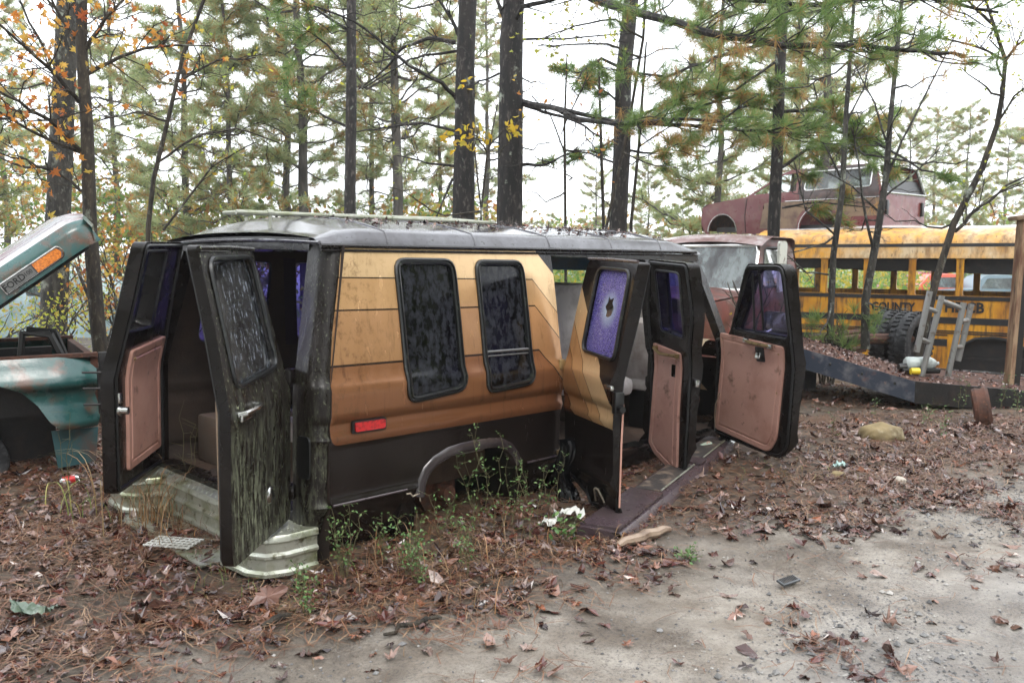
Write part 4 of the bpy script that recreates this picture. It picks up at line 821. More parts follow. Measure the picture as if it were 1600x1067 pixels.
mb = MB(); mb.grid([0, 1], [-1, 1], lambda i, a: ((.0, .10)[int(i)]*k, a*.84-.9, (.72, .98)[int(i)])); mb.build('rear_shelf', M_['black'], suv)
mb = MB(); mb.tube([(.12*k, -.12, 1.21), (.05*k, -.10, 1.0), (-.03*k, -.04, .72)], .03, 6); mb.tube([(.12*k, -1.68, 1.21), (-.03*k, -1.76, .72)], .03, 6); mb.tube([(-.05*k, -.04, .71), (-.06*k, -1.76, .71)], .018, 6); mb.build('rear_opening_trim', M_['chrome'], suv)
for y_ in (-.18, -1.62): mb = MB(); mb.box((-.06*k, y_, .45), (.04, .09, .26), bev=.01); mb.build('tail_lamp', M_['black'], suv)
mb = MB(); mb.box((2.0*k, -.9, .12), (3.6*k, 1.5, .1)); mb.box((1.9*k, -.9, .6), (.6, 1.3, .35)); mb.build('floor', M_['beamblack'], suv)

# ================================================================ rusty red truck cab behind the van
rc = at(1246, 470, 10.9)-Matrix.Rotation(radians(-132), 3, 'Z')@Vector((-.05, .80, 0))
trk = empty('old_truck', (rc.x, rc.y, 0), radians(-132), 'rusty red truck cab with a chrome-edged windscreen between van and bus', 'truck')
# local: x forward (nose), y to the truck's right; the viewer sees nose and its left (-y... mirrored) flank
def tw(z): return .82-.10*max(0, z-1.1)/.6
cabl = roundpoly([(-.05, .1), (1.10, .1), (1.12, 1.18), (.86, 1.74), (.72, 1.80), (.10, 1.81), (-.02, 1.72), (-.05, 1.2)], [.02, .05, .05, .04, .06, .10, .1, .1])
dwin = roundpoly([(.20, 1.24), (.96, 1.22), (.78, 1.66), (.70, 1.70), (.20, 1.70)], [.05, .04, .03, .05, .05])
for sgn in (1, -1):
    P = lambda u, z, d=0: (u, sgn*(tw(z)-d), z)
    mb = MB(); panel(mb, cabl, [dwin], P, .04, .1); o = mb.build('cab_side', M_['rustred'], trk, auto=40)
    q = MB(); q.tube([P(u, z, .01) for u, z in resample(dwin, .15)], .018, 6, close=True); f = q.build('window_seal', M_['black'], o)
    q = MB(); panel(q, dwin, [], lambda u, z, d: P(u, z, .03), 0, .3); q.build('window_glass', glass('misted_glass', (.55, .62, .56), (.42, .46, .40), .3, .7, .75, .08, 3), f)
mb = MB(); mb.grid([0, 1, 2, 3, 4, 5], np.linspace(-1, 1, 9), lambda i, a: ((-.06, .02, .12, .70, .84, .92)[int(i)], a*(.74, .77, .78, .78, .77, .76)[int(i)], (1.68, 1.79, 1.82, 1.82, 1.77, 1.72)[int(i)]+.06*(1-a*a))); mb.build('roof', mat('wet_rusty_roof', (.26, .16, .15), .25, 0, [((.14, .05, .04), 4, .45, .7), ((.4, .36, .36), 5, .55, .75)], .001, 30, coat=.4), trk, auto=50)
mb = MB(); mb.grid([0, 1, 2, 3], np.linspace(-1, 1, 5), lambda i, a: (-.06, a*(.80, .82, .78, .72)[int(i)], (.1, 1.1, 1.4, 1.72)[int(i)])); mb.build('cab_back', M_['rustred'], trk)
wsP = lambda a, b: Vector((1.13-.27*b+.10*(1-a*a), a*(.76-.06*b), 1.20+.52*b))
mb = MB(); mb.grid(np.linspace(-1, 1, 9), np.linspace(0, 1, 3), wsP); wsg = mb.build('windscreen', glass('streaky_glass', (.62, .68, .68), (.34, .38, .38), .38, .62, .65, .05, 5, (1, 1, .3), 1.6), trk)
mb = MB(); lp = [wsP(a, 0) for a in np.linspace(-.96, .96, 9)]+[wsP(1, b) for b in (.15, .5, .85)]+[wsP(a, 1) for a in np.linspace(.96, -.96, 9)]+[wsP(-1, b) for b in (.85, .5, .15)]
mb.tube(lp, .022, 6, close=True); mb.build('chrome_surround', mat('bright_chrome', (.8, .8, .78), .15, .8), wsg)
mb = MB(); mb.grid(np.linspace(1.12, 2.35, 6), np.linspace(-1, 1, 9), lambda x, a: (x+.1*(1-a*a)*0, a*(.80-.04*(x-1.1)), 1.17-.06*(x-1.1)+.07*(1-a*a))); mb.build('hood', M_['rustred'], trk)
for sgn in (1, -1):
    mb = MB(); panel(mb, [(1.12, .1)]+[(1.75+.38*cos(t), .25+.42*sin(t)) for t in np.linspace(pi, 0, 9)]+[(2.40, .1), (2.42, .95), (2.30, 1.08), (1.12, 1.16)], [], lambda u, z, d: (u, sgn*(.84-.03*(u-1.1)-d-.06*max(0, z-.95)), z), .03, .12); mb.build('front_fender', M_['rustred'], trk)
mb = MB(); mb.box((2.40, 0, .70), (.05, 1.5, .55)); mb.build('grille', M_['rust'], trk)
mb = MB(); mb.box((.45, 0, .6), (.9, 1.4, .9), bev=.05); mb.build('cab_seat', M_['beamblack'], trk)
# white board leaning in the cab window
mb = MB(); mb.prism(roundpoly([(.42, 1.20), (.60, 1.18), (.62, 1.80), (.40, 1.80)], [.01, .01, .06, .06]), lambda u, v, d: (u, .835+d-.02, v-.02), 0, .03)
wb = tag(mb.build('white_board', mat('rust_holed_white_board', (.62, .63, .57), .5, 0, [((.10, .035, .02), 7, .58, .66)], .001, 30), None), 'narrow white board with a rusty patch, propped against the red cab window', 'board')
wb.location = trk.location; wb.rotation_euler = trk.rotation_euler

# ================================================================ flatbed frame, wheels, ladders, post
fbL = [at(1262, 547, 9.3), at(1430, 596, 8.75), at(1640, 614, 8.9)]
fb = empty('flatbed_frame', (fbL[1].x, fbL[1].y, 0), 0, 'low bent steel flatbed frame covered in fallen leaves beside the school bus', 'trailer'); O_ = Vector(fb.location)
H = [.17, .17, .16]; pts = [p-O_ for p in fbL]; pts[0] = pts[0]+(pts[0]-pts[1])*.25; pts[2] = pts[2]+(pts[2]-pts[1])*.8
def rail(pts, name, m, h=.22, lip=.05):
    mb = MB(); n = len(pts); V = []
    for p in pts:
        for dy, dz in ((-.0, 0), (-.0, -h), (lip, -h), (lip, -h+.012), (.012, -h+.012), (.012, -.012), (lip, -.012), (lip, 0)): V.append((p.x, p.y+dy, p.z+dz))
    mb.add(V, [(i*8+j, (i+1)*8+j, (i+1)*8+(j+1) % 8, i*8+(j+1) % 8) for i in range(n-1) for j in range(8)]+[tuple(range(8)), tuple((n-1)*8+j for j in range(8))])
    return mb.build(name, m, fb, smooth=False)
rail([pts[0], pts[1]], 'side_rail', M_['beam']); rail([pts[1]+Vector((.003, .002, .0)), pts[2]], 'side_rail', M_['beamblack'], .23)
far = [p+Vector((.40, 1.15, .02)) for p in pts]; rail(far, 'side_rail', M_['beamblack'])
mb = MB(); mb.add([tuple(p+Vector((0, .05, -.012))) for p in pts]+[tuple(p+Vector((0, 0, -.012))) for p in far], [(0, 1, 4, 3), (1, 2, 5, 4)]); mb.build('deck', M_['rust'], fb, smooth=False)
for k in (.05, .3, .55, .8): 
    p = pts[0].lerp(pts[1], k); q = far[0].lerp(far[1], k); mb = MB(); mb.tube([p+Vector((0, .05, -.09)), q+Vector((0, 0, -.09))], .04, 4); mb.build('cross_member', M_['beamblack'], fb)
for p in (pts[1].lerp(pts[2], .35), pts[0].lerp(pts[1], .2)):
    mb = MB(); q = p+Vector((.3, .8, 0)); mb.box((q.x, q.y, (q.z-.19+gz(q.x+O_.x, q.y+O_.y))/2-.02), (.14, .14, max(.1, q.z-.15-gz(q.x+O_.x, q.y+O_.y)))); mb.build('support', M_['beamblack'], fb)
for u in (.12, .38, .62, .86):
    p = pts[0].lerp(pts[1], u); mb = MB(); mb.lathe([(0, .004), (.013, .003), (.018, 0)], 10, tuple(p+Vector((0, -.001, -.08))), Matrix.Rotation(pi/2, 3, 'X')); mb.build('bolt_hole', M_['black'], fb)
dk = [p+O_ for p in pts]; dkf = [p+O_ for p in far]
def deck_pt(px, py):                      # point on the deck seen at a pixel
    for Y in np.arange(8.6, 11.5, .03):
        p = at(px, py, Y); a, b = (dk[0], dk[1]) if p.x < dk[1].x else (dk[1], dk[2]); t = (p.x-a.x)/(b.x-a.x)
        if p.z <= a.z+(b.z-a.z)*t+.02: return p
    return at(px, py, 9.5)
for i, (px, py, Y, nm) in enumerate(((1392, 532, 11.9, 'left'), (1424, 536, 11.5, 'right'))):
    p = at(px, py, Y); t = empty('spare_tyre', (p.x, p.y, p.z), radians(40), 'big lugged black tyre on its axle behind the flatbed, the %s one of the pair' % ('further' if i == 0 else 'nearer'), 'tyre', 'dual truck wheels behind the flatbed')
    a, b = MB(), MB(); wheel(a, b, .42, .25, .25, 36); a.build('tyre', M_['tyre'], t); b.build('rim', M_['beamblack'], t)
# axle and old frame member behind, left
mb = MB(); mb.tube([at(1262, 540, 11.0), at(1340, 530, 11.2), at(1430, 528, 11.7)], .07, 8); mb.tube([at(1262, 528, 11.3), at(1375, 516, 11.9)], .05, 6); mb.tube([at(1262, 552, 10.6), at(1350, 545, 11.2)], .05, 6)
tag(mb.build('truck_axle', M_['rust']), 'rusty axle and chassis tubes lying behind the flatbed deck', 'axle')
def ladder(px, name, label):
    root = empty(name, px[0][0], 0, label, 'rack'); o = Vector(px[0][0])
    for a, b in px: mb = MB(); mb.tube([Vector(a)-o, Vector(b)-o], .030, 8); mb.build('rail', M_['greymetal'], root)
    return root, o
Yl = 9.25
A0, A1 = at(1440, 588, Yl), at(1472, 462, Yl); B0_, B1_ = at(1432, 550, Yl-.05), at(1453, 455, Yl-.05)
C0, C1 = at(1481, 588, Yl), at(1506, 473, Yl); D0, D1 = at(1497, 564, Yl+.45), at(1518, 475, Yl+.45)
lad = empty('metal_rack', (A0.x, A0.y, A0.z), 0, 'grey tubular metal rack with ladder rungs standing on the flatbed', 'rack'); lo = A0
for a, b in ((A0, A1), (B0_, B1_), (C0, C1), (D0, D1)): mb = MB(); mb.tube([a-lo, b-lo], .033, 8); mb.build('upright', M_['greymetal'], lad)
for a, b in ((A0.lerp(A1, .42), B0_.lerp(B1_, .22)), (A0.lerp(A1, .80), B0_.lerp(B1_, .72)), (A1.lerp(A0, .06), C1.lerp(C0, .08)), (C0.lerp(C1, .40), D0.lerp(D1, .25)), (C0.lerp(C1, .75), D0.lerp(D1, .72))): mb = MB(); mb.tube([a-lo, b-lo], .026, 8); mb.build('rung', M_['greymetal'], lad)
pb, ptp = at(1584, 603, 9.3), at(1589, 336, 9.3)
ps = empty('steel_post', (pb.x, pb.y, pb.z-.05), 0, 'tall rust-streaked post with a small cap at the right edge', 'post'); hh_ = ptp.z-pb.z
mb = MB(); mb.hull8([(-.05, 0, 0), (.0, 0, 0), (.0, .12, 0), (-.05, .12, 0), (-.005, 0, hh_), (.045, 0, hh_), (.045, .12, hh_), (-.005, .12, hh_)]); mb.build('post_face', mat('rust_streaked_cream', (.30, .20, .12), .6, 0, [((.12, .05, .025), 8, .42, .6, (2, 2, .3)), ((.03, .02, .015), 10, .58, .7, (2, 2, .3))], .002, 30), ps)
mb = MB(); mb.hull8([(.003, .01, 0), (.07, .01, 0), (.07, .12, 0), (.003, .12, 0), (.048, .01, hh_), (.115, .01, hh_), (.115, .12, hh_), (.048, .12, hh_)]); mb.build('post_channel', M_['beamblack'], ps)
mb = MB(); mb.box((.03, .06, hh_+.03), (.24, .18, .05), Matrix.Rotation(-.15, 3, 'Y'), bev=.01); mb.box((.07, .06, hh_-.02), (.12, .14, .06)); mb.build('post_cap', M_['tan'], ps)
# container and yellow tub on the deck
p = at(1438, 572, 9.35); bt = empty('plastic_jug', (p.x, p.y, p.z), 0, 'clear and black plastic jug lying on the flatbed by the rack', 'jug')
Ryy = Matrix.Rotation(pi/2, 3, 'Y')
mb = MB(); mb.lathe([(0, -.17), (.055, -.17), (.075, -.15), (.075, .10), (.05, .15), (.02, .18), (.02, .20), (0, .20)], 16, (0, 0, .03), Ryy); mb.build('jug_body', mat('cloudy_plastic', (.45, .50, .48), .3, 0, [((.1, .1, .1), 5, .5, .7)]), bt)
mb = MB(); mb.lathe([(0, .0), (.04, .0), (.045, .08), (0, .09)], 12, (-.25, -.02, -.01), Ryy); mb.box((-.02, -.02, -.045), (.42, .14, .06), bev=.02); mb.build('jug_base', M_['black'], bt)
p = at(1423, 580, 9.15); mb = MB(); mb.lathe([(0, 0), (.035, 0), (.038, .09), (0, .1)], 14, (0, 0, 0), Ryy)
tag(mb.build('yellow_tub', mat('yellow_plastic', (.65, .48, .02), .4), None, loc=p), 'small yellow tub lying in front of the plastic jug', 'tub')
mb = MB(); mb.lathe([(.15, -.06), (.20, -.07), (.215, -.04), (.205, 0), (.215, .04), (.20, .07), (.15, .06), (.14, 0)], 26); wr = on_ground(1533, 662)
o = tag(mb.build('wheel_rim', M_['rust'], None, loc=wr+Vector((0, 0, .13))), 'rusty wheel rim half buried below the right end of the flatbed', 'wheel rim'); o.rotation_euler = (radians(80), 0, radians(65))

# ================================================================ vehicles further back
def simple_car(name, loc, rz, label, cat, prof, wins, W, body, roofm, glassm, bed=None, group=None):
    """small far vehicle: shaped sides with window holes, capped across the top line, glass and wheels"""
    r = empty(name, loc, rz, label, cat, group)
    zmax = max(z for u, z in prof); belt = min(z for w_ in wins for u, z in w_)
    wd = lambda z: W/2-.12*max(0, z-belt)/(zmax-belt+.01)*1.1
    for sgn in (1, -1):
        mb = MB(); panel(mb, prof, wins, lambda u, z, d: (u, sgn*(wd(z)-d), z), .03, .15); o = mb.build('body_side', body, r, auto=40)
        for w_ in wins: q = MB(); panel(q, w_, [], lambda u, z, d: (u, sgn*(wd(z)-.015), z), 0, .4); q.build('window', glassm, o)
    top = [p for p in prof if p[1] > .55]; mb = MB()
    mb.grid(range(len(top)), np.linspace(-1, 1, 5), lambda i, a: (top[int(i)][0], a*wd(top[int(i)][1])*.99, top[int(i)][1]+.03*(1-a*a)-.01)); mb.build('body_top', roofm, r, auto=40)
    mb = MB()
    for u in (min(p[0] for p in prof)+.02, max(p[0] for p in prof)-.02): mb.grid([.2, .75], [-1, 1], lambda z, a: (u, a*wd(z), z))
    mb.build('body_end', body, r)
    for u in (prof[0][0]+.85, prof[0][0]+3.5):
        for sgn in (1, -1): q = MB(); A_ = Matrix.Rotation(pi/2, 3, 'X'); q.lathe([(0, -.1), (.2, -.1), (.22, -.08), (.33, -.1), (.33, .1), (.2, .1), (0, .1)], 20, (u, sgn*(W/2-.12), .30), A_); q.build('wheel', M_['tyre'], r)
    return r
G1 = glass('grey_green_glass', (.25, .33, .33), (.25, .30, .30), .4, .7, .5, .05, 3)
bl = mat('pale_blue_grey_paint', (.17, .24, .24), .35, 0, [((.32, .42, .46), 2, .4, .6)], coat=.4)
vanp = roundpoly([(0, .25), (4.9, .25), (5.0, .75), (4.7, 1.02), (3.9, 1.12), (3.2, 1.62), (2.9, 1.68), (.2, 1.70), (.02, 1.55), (-.05, .8)], .08, 2)
vw = [rrect(.25, 1.08, 1.15, 1.54, .05, 2), rrect(1.3, 1.08, 2.3, 1.54, .05, 2), roundpoly([(2.42, 1.08), (3.5, 1.10), (3.05, 1.54), (2.42, 1.54)], .05, 2)]
p = at(-110, 560, 17.5); g = gz(p.x, p.y)
cv = simple_car('minivan', (p.x, p.y, float(g)-.28), radians(4), 'pale blue-grey minivan with white writing on its window, behind the left trees', 'car', vanp, vw, 1.8, bl, mat('pale_blue_roof', (.30, .40, .42), .2, coat=.6), G1)
text('Anon', .24, lambda x, y, z: (2.35+x, -(.9-.10)-.004-z, 1.33+y), M_['white'], 'window_writing', cv, .002)
pk = roundpoly([(0, .3), (5.0, .3), (5.05, .85), (4.9, 1.0), (3.75, 1.08), (3.35, 1.58), (3.2, 1.65), (2.15, 1.66), (1.98, 1.55), (1.95, 1.0), (0, .98)], .06, 2)
pw = [roundpoly([(2.2, 1.08), (3.45, 1.1), (3.18, 1.52), (2.2, 1.54)], .05, 2)]
orange = mat('orange_red_paint', (.62, .075, .03), .4, 0, [((.3, .05, .03), 3, .5, .7)], coat=.3); dred = mat('dark_red_paint', (.22, .02, .03), .4, coat=.3); bgrey = mat('blue_grey_paint', (.10, .16, .20), .4, coat=.3)
for (px, Y, rz_, lab, m_) in ((1570, 37, radians(168), 'orange-red pickup seen through the school bus windows', orange), (1540, 41, radians(172), 'dark red pickup seen through the bus left of the orange one', dred), (1650, 36, radians(174), 'blue-grey pickup seen through the bus at the right edge', bgrey)):
    p = at(px, 480, Y); simple_car('pickup_truck', (p.x, p.y, float(gz(p.x, p.y))-.9), rz_, lab, 'pickup truck', pk, pw, 1.85, m_, m_, G1)
# ================================================================ trees
def barkmat(name, dark, mid, light, lich=.0, sc=9):
    return mat(name, mid, .85, 0, [(dark, sc, .42, .58, (1, 1, .28)), (light, sc*2.2, .55, .68, (1, 1, .4)), ((.30, .33, .27), 5, .62-.06*lich, .72, (1, 1, .8))], .02, sc*2, (1, 1, .25))
M_['pinebark'] = barkmat('dark_wet_pine_bark', (.005, .0045, .004), (.018, .0145, .013), (.085, .072, .066), -.2)
M_['greybark'] = barkmat('grey_lichen_bark', (.014, .013, .011), (.045, .041, .034), (.12, .115, .10), .6, 14)
M_['thinbark'] = barkmat('olive_brown_bark', (.012, .009, .006), (.038, .029, .019), (.085, .07, .05), .3, 14)
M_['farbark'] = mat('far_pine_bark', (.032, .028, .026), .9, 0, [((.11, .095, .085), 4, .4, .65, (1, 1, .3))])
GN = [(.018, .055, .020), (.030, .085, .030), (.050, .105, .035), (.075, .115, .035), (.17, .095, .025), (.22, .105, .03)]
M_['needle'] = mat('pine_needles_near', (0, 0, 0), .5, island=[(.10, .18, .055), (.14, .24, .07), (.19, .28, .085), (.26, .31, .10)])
M_['needlemid'] = mat('hazed_pine_needles', (0, 0, 0), .6, island=[(.25, .33, .16), (.33, .40, .20), (.39, .43, .21), (.46, .46, .24)])  # paler than the near needles: haze and backlight put into the colour
M_['needlebrown'] = mat('old_brown_needles', (0, 0, 0), .6, island=[(.34, .18, .06), (.46, .26, .09), (.40, .30, .11)])
M_['maple'] = mat('orange_yellow_leaves', (0, 0, 0), .5, island=[(.50, .16, .03), (.62, .30, .06), (.66, .42, .10), (.60, .50, .10), (.35, .09, .03), (.60, .24, .05)])
M_['yellow'] = mat('yellow_leaves', (0, 0, 0), .5, island=[(.62, .48, .04), (.66, .40, .03), (.50, .48, .06), (.55, .30, .03)])
M_['yelgreen'] = mat('yellow_green_leaves', (0, 0, 0), .5, island=[(.38, .46, .06), (.55, .50, .08), (.28, .38, .06), (.50, .30, .04)])
M_['undergrowth'] = mat('undergrowth_leaves', (0, 0, 0), .6, island=[(.08, .17, .04), (.16, .26, .06), (.36, .38, .08), (.50, .33, .08), (.42, .16, .05), (.12, .20, .06)])
M_['meadowgreen'] = mat('meadow_plants', (0, 0, 0), .7, island=[(.09, .19, .04), (.16, .28, .06), (.26, .34, .09), (.60, .42, .04), (.12, .22, .06)])
for k in ('needlebrown', 'maple', 'yellow', 'yelgreen', 'undergrowth', 'needle', 'needlemid', 'meadowgreen'):   # leaves let some light through
    m = M_[k]; n_ = m.node_tree; b_ = n_.nodes['Principled BSDF']; tl = n_.nodes.new('ShaderNodeBsdfTranslucent'); mm = n_.nodes.new('ShaderNodeMixShader'); mm.inputs[0].default_value = .62
    n_.links.new(b_.inputs['Base Color'].links[0].from_socket, tl.inputs[0]); n_.links.new(b_.outputs[0], mm.inputs[1]); n_.links.new(tl.outputs[0], mm.inputs[2]); n_.links.new(mm.outputs[0], n_.nodes['Material Output'].inputs[0])

def curve(a, b, sag=0, wob=0, n=6, rng=random):
    a, b = Vector(a), Vector(b); L = (b-a).length; out = []
    for i in range(n+1):
        t = i/n; p = a.lerp(b, t); p.z += sag*4*t*(1-t)
        if 0 < i: p += Vector((rng.uniform(-1, 1), rng.uniform(-1, 1), rng.uniform(-1, 1)))*wob*L*(1 if i < n else .3)
        out.append(p)
    return out
def tufts(P, D, n, L, wdt, spread=.95, seed=0, droop=0.0):
    """needle sprays: one thin blade (2 triangles) per needle. P positions, D directions (N,3)"""
    g = np.random.default_rng(seed); P = np.asarray(P, float); D = np.asarray(D, float); D = D/np.maximum(1e-6, np.linalg.norm(D, axis=1))[:, None]
    N = len(P); P = np.repeat(P, n, 0); D = np.repeat(D, n, 0)
    R = g.normal(size=(N*n, 3)); d = D*g.uniform(.25, 1.1, (N*n, 1))+R*spread*.55; d[:, 2] -= droop; d /= np.linalg.norm(d, axis=1)[:, None]
    base = P-D*g.uniform(0, L*.55, (N*n, 1)); ln = L*g.uniform(.65, 1.1, (N*n, 1))
    s = np.cross(d, g.normal(size=d.shape)); s /= np.maximum(1e-6, np.linalg.norm(s, axis=1))[:, None]
    mid = base+d*ln*.55; tip = base+d*ln; tip[:, 2] -= droop*.05
    V = np.stack([base-s*wdt*.4, base+s*wdt*.4, mid+s*wdt*.5, tip, mid-s*wdt*.5], 1).reshape(-1, 3)
    i = np.arange(N*n)[:, None]*5
    # quad + triangle folded into two quads sharing the tip
    F = np.concatenate([i+np.array([[0, 1, 2, 4]]), i+np.array([[4, 2, 3, 3]])], 0)
    F3 = np.concatenate([i+np.array([[0, 1, 2]]), i+np.array([[0, 2, 4]]), i+np.array([[4, 2, 3]])], 0)
    return V, F3
def brown_tufts(N, n, share, seed):           # whole sprays of last year's needles
    return np.tile(np.repeat(np.random.default_rng(seed+9).random(N) < share, n), 3).astype(int)
def leafshape(kind):
    if kind == 'maple':
        a = np.radians([-90, -55, -30, -8, 12, 30, 55, 72, 90, 108, 125, 150, 168, 188, 210, 235]); r = np.array([.15, .55, .35, .85, .45, .95, .5, .65, 1.05, .65, .5, .95, .45, .85, .35, .55])
    elif kind == 'oak':
        a = np.radians([-90, -60, -40, -15, 5, 25, 45, 65, 80, 90, 100, 115, 135, 155, 175, 195, 220, 240]); r = np.array([.9, .45, .5, .3, .48, .32, .6, .5, .9, 1.1, .9, .5, .6, .32, .48, .3, .5, .45])
    else:
        a = np.radians([-90, -50, 0, 50, 90, 130, 180, 230]); r = np.array([1, .62, .42, .62, 1.05, .62, .42, .62])
    return np.stack([r*np.cos(a), r*np.sin(a)], 1)*.5
def leaves(P, size, kind='maple', curl=.25, flat=0.0, seed=0, normals=None):
    """separate leaves, each a fan round a raised or sunk centre"""
    g = np.random.default_rng(seed); P = np.asarray(P, float); N = len(P); sh = leafshape(kind); K = len(sh)
    size = np.broadcast_to(np.asarray(size, float), (N,))
    R = g.normal(size=(N, 3)); R[:, 2] = np.abs(R[:, 2])
    nrm = R*(1-flat)*1.0+np.array([0, 0, 1])*(flat*3+.001); nrm /= np.linalg.norm(nrm, axis=1)[:, None]
    t = np.cross(nrm, g.normal(size=(N, 3))); t /= np.linalg.norm(t, axis=1)[:, None]; b = np.cross(nrm, t)
    c1 = g.normal(size=(N, 1))*curl*1.6; c2 = g.normal(size=(N, 1))*curl*1.2; jit = g.normal(size=(N, K))*curl*.22
    x = sh[None, :, 0]*(1+g.normal(size=(N, 1))*.12); y = sh[None, :, 1]*np.ones((N, 1)); z = c1*x*x*2+c2*y*y*2+jit
    V = P[:, None]+size[:, None, None]*(t[:, None]*x[..., None]+b[:, None]*y[..., None]+nrm[:, None]*z[..., None])
    cen = P[:, None]+size[:, None, None]*nrm[:, None]*(g.normal(size=(N, 1, 1))*curl*.12)
    V = np.concatenate([V, cen], 1).reshape(-1, 3); i = (np.arange(N)*(K+1))[:, None, None]; k = np.arange(K)
    F = np.stack([k, (k+1) % K, np.full(K, K)], 1)[None]+i
    return V, F.reshape(-1, 3)
def join(parts):
    V = []; F = []; n = 0
    for v, f in parts: V.append(v); F.append(np.asarray(f)+n); n += len(v)
    return np.concatenate(V), np.concatenate(F)

def trunk_mesh(pts, radii, n=14, rough=.06, seed=0):
    """trunk along a polyline, with an uneven outline"""
    g = random.Random(seed); P = []; Rr = []
    for i in range(len(pts)-1):
        a, b = Vector(pts[i]), Vector(pts[i+1]); k = max(2, int((b-a).length/.25))
        for j in range(k): t = j/k; P.append(a.lerp(b, t)); Rr.append((radii[i]*(1-t)+radii[i+1]*t)*(1+g.uniform(-rough, rough)))
    P.append(Vector(pts[-1])); Rr.append(radii[-1]); return P, Rr
def limb(mb, a, b, r, sag=0, wob=.03, n=6, tips=None, sub=0, rng=random, sublen=.5, minr=.004):
    c = curve(a, b, sag, wob, n, rng); mb.tube(c, [r*(1-.85*i/n)+minr for i in range(n+1)], 5, cap=False)
    L = (Vector(b)-Vector(a)).length
    for k in range(sub):
        t = .3+.65*(k+rng.random())/max(1, sub); i = min(n-1, int(t*n)); p = c[i].lerp(c[i+1], t*n-i); d = (c[i+1]-c[i]).normalized()
        s = d.cross(Vector((0, 0, 1))); s = s.normalized() if s.length > .01 else Vector((1, 0, 0)); q = p+(d*rng.uniform(.4, 1)+s*rng.choice((-1, 1))*rng.uniform(.5, 1)+Vector((0, 0, rng.uniform(-.1, .5)))).normalized()*L*sublen*rng.uniform(.4, .9)*(1.15-t*.6)
        c2 = curve(p, q, 0, .05, 4, rng); mb.tube(c2, [max(minr*.8, r*.35)*(1-.8*j/4)+minr*.4 for j in range(5)], 4, cap=False)
        if tips is not None: tips.append((c2[4], c2[4]-c2[3])); tips.append((c2[3], c2[3]-c2[2]+Vector((0, 0, .02)))); 
        if tips is not None and rng.random() < .7: tips.append((c2[2], c2[2]-c2[1]+Vector((rng.uniform(-.1, .1), rng.uniform(-.1, .1), .05))))
    if tips is not None: tips.append((c[n], c[n]-c[n-1])); tips.append((c[n-1], c[n-1]-c[n-2]))
    return c
# ---- pine variants for the wood behind, shared by many trees
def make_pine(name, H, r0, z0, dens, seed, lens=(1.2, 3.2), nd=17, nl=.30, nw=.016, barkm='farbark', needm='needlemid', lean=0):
    g = random.Random(seed); root = empty(name)
    pts = [(0, 0, -.3)]+[(lean*z/H+g.uniform(-.08, .08), g.uniform(-.08, .08), z) for z in np.linspace(1.5, H, 7)]
    P, Rr = trunk_mesh(pts, [r0*1.15]+[r0*(1-.8*z/H) for z in np.linspace(1.5, H, 7)], seed=seed)
    mb = MB(); mb.tube(P, Rr, 9, cap=False); tips = []
    z = z0
    while z < H-.3:
        f = (z-z0)/(H-z0); L = (lens[0]*f+lens[1]*(1-f))*g.uniform(.6, 1.15)*min(1, .45+1.6*f+.3)
        q = min(range(len(P)), key=lambda i: abs(P[i].z-z)); a0 = g.uniform(0, 2*pi)
        for k in range(dens):
            a = a0+2*pi*k/dens+g.uniform(-.5, .5); l = L*g.uniform(.55, 1.1)
            b = P[q]+Vector((cos(a)*l, sin(a)*l, l*g.uniform(-.25, .75)))
            limb(mb, P[q], b, .022*l/2+.008, -.07*l, .06, 6, tips, sub=6+int(l*2.2), rng=g, sublen=.45, minr=.0045)
        z += g.uniform(.38, .75)
    mb.build('trunk', M_[barkm], root, smooth=True)
    V, F = tufts([t[0] for t in tips], [t[1] for t in tips], nd, nl, nw, 1.05, seed)
    np_mesh('crown', V, F, [M_[needm], M_['needlebrown']], root, brown_tufts(len(tips), nd, .22, seed))
    return root
def put(proto, first, loc, rz, sc, label, group, cat='pine tree'):
    o = proto if first else copy_tree(proto)
    o.location = loc; o.rotation_euler = (0, 0, rz); o.scale = (sc, sc, sc); tag(o, label, cat, group); return o
protos = [make_pine('pine_tree', 13, .14, 1.6, 4, 1), make_pine('pine_tree', 15, .17, 2.6, 4, 2, (1.2, 3.6)), make_pine('pine_tree', 11, .11, .8, 4, 3, (.8, 2.6)), make_pine('pine_tree', 16, .19, 4.5, 4, 4, (1.5, 3.8))]
g_ = random.Random(21); first = [True]*4
ORD = 'first second third fourth fifth sixth seventh eighth ninth tenth eleventh twelfth thirteenth fourteenth fifteenth'.split()
far = [  # px of the trunk, distance, kind
 (-60, 30, 0), (20, 40, 1), (190, 33, 0), (300, 26, 0), (365, 24, 2), (455, 30, 1), (478, 25, 3), (585, 33, 0), (622, 24, 3), (690, 36, 2), (762, 44, 1),
 (1118, 22, 2), (1278, 25, 3), (1235, 33, 1)]
grp = {'left': 'pines standing in the mist behind the van', 'right': 'pines in the mist behind the bus and the wrecked wagon'}
for px, Y, k in far:
    p = at(px, 500, Y); side = 'left' if px < 1000 else 'right'
    rank = sorted(q[0] for q in far if (q[0] < 1000) == (side == 'left')).index(px); lab = 'misty green and rust-tinged pine, %s from the left of those behind the %s' % (ORD[rank], 'van' if side == 'left' else 'bus')
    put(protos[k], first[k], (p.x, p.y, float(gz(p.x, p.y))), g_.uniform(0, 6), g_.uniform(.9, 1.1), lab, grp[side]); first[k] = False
SKY_ = [930, 1010, 1065, 1410, 1500, 1560, 1640, 1450, 1360, 860, 1130]
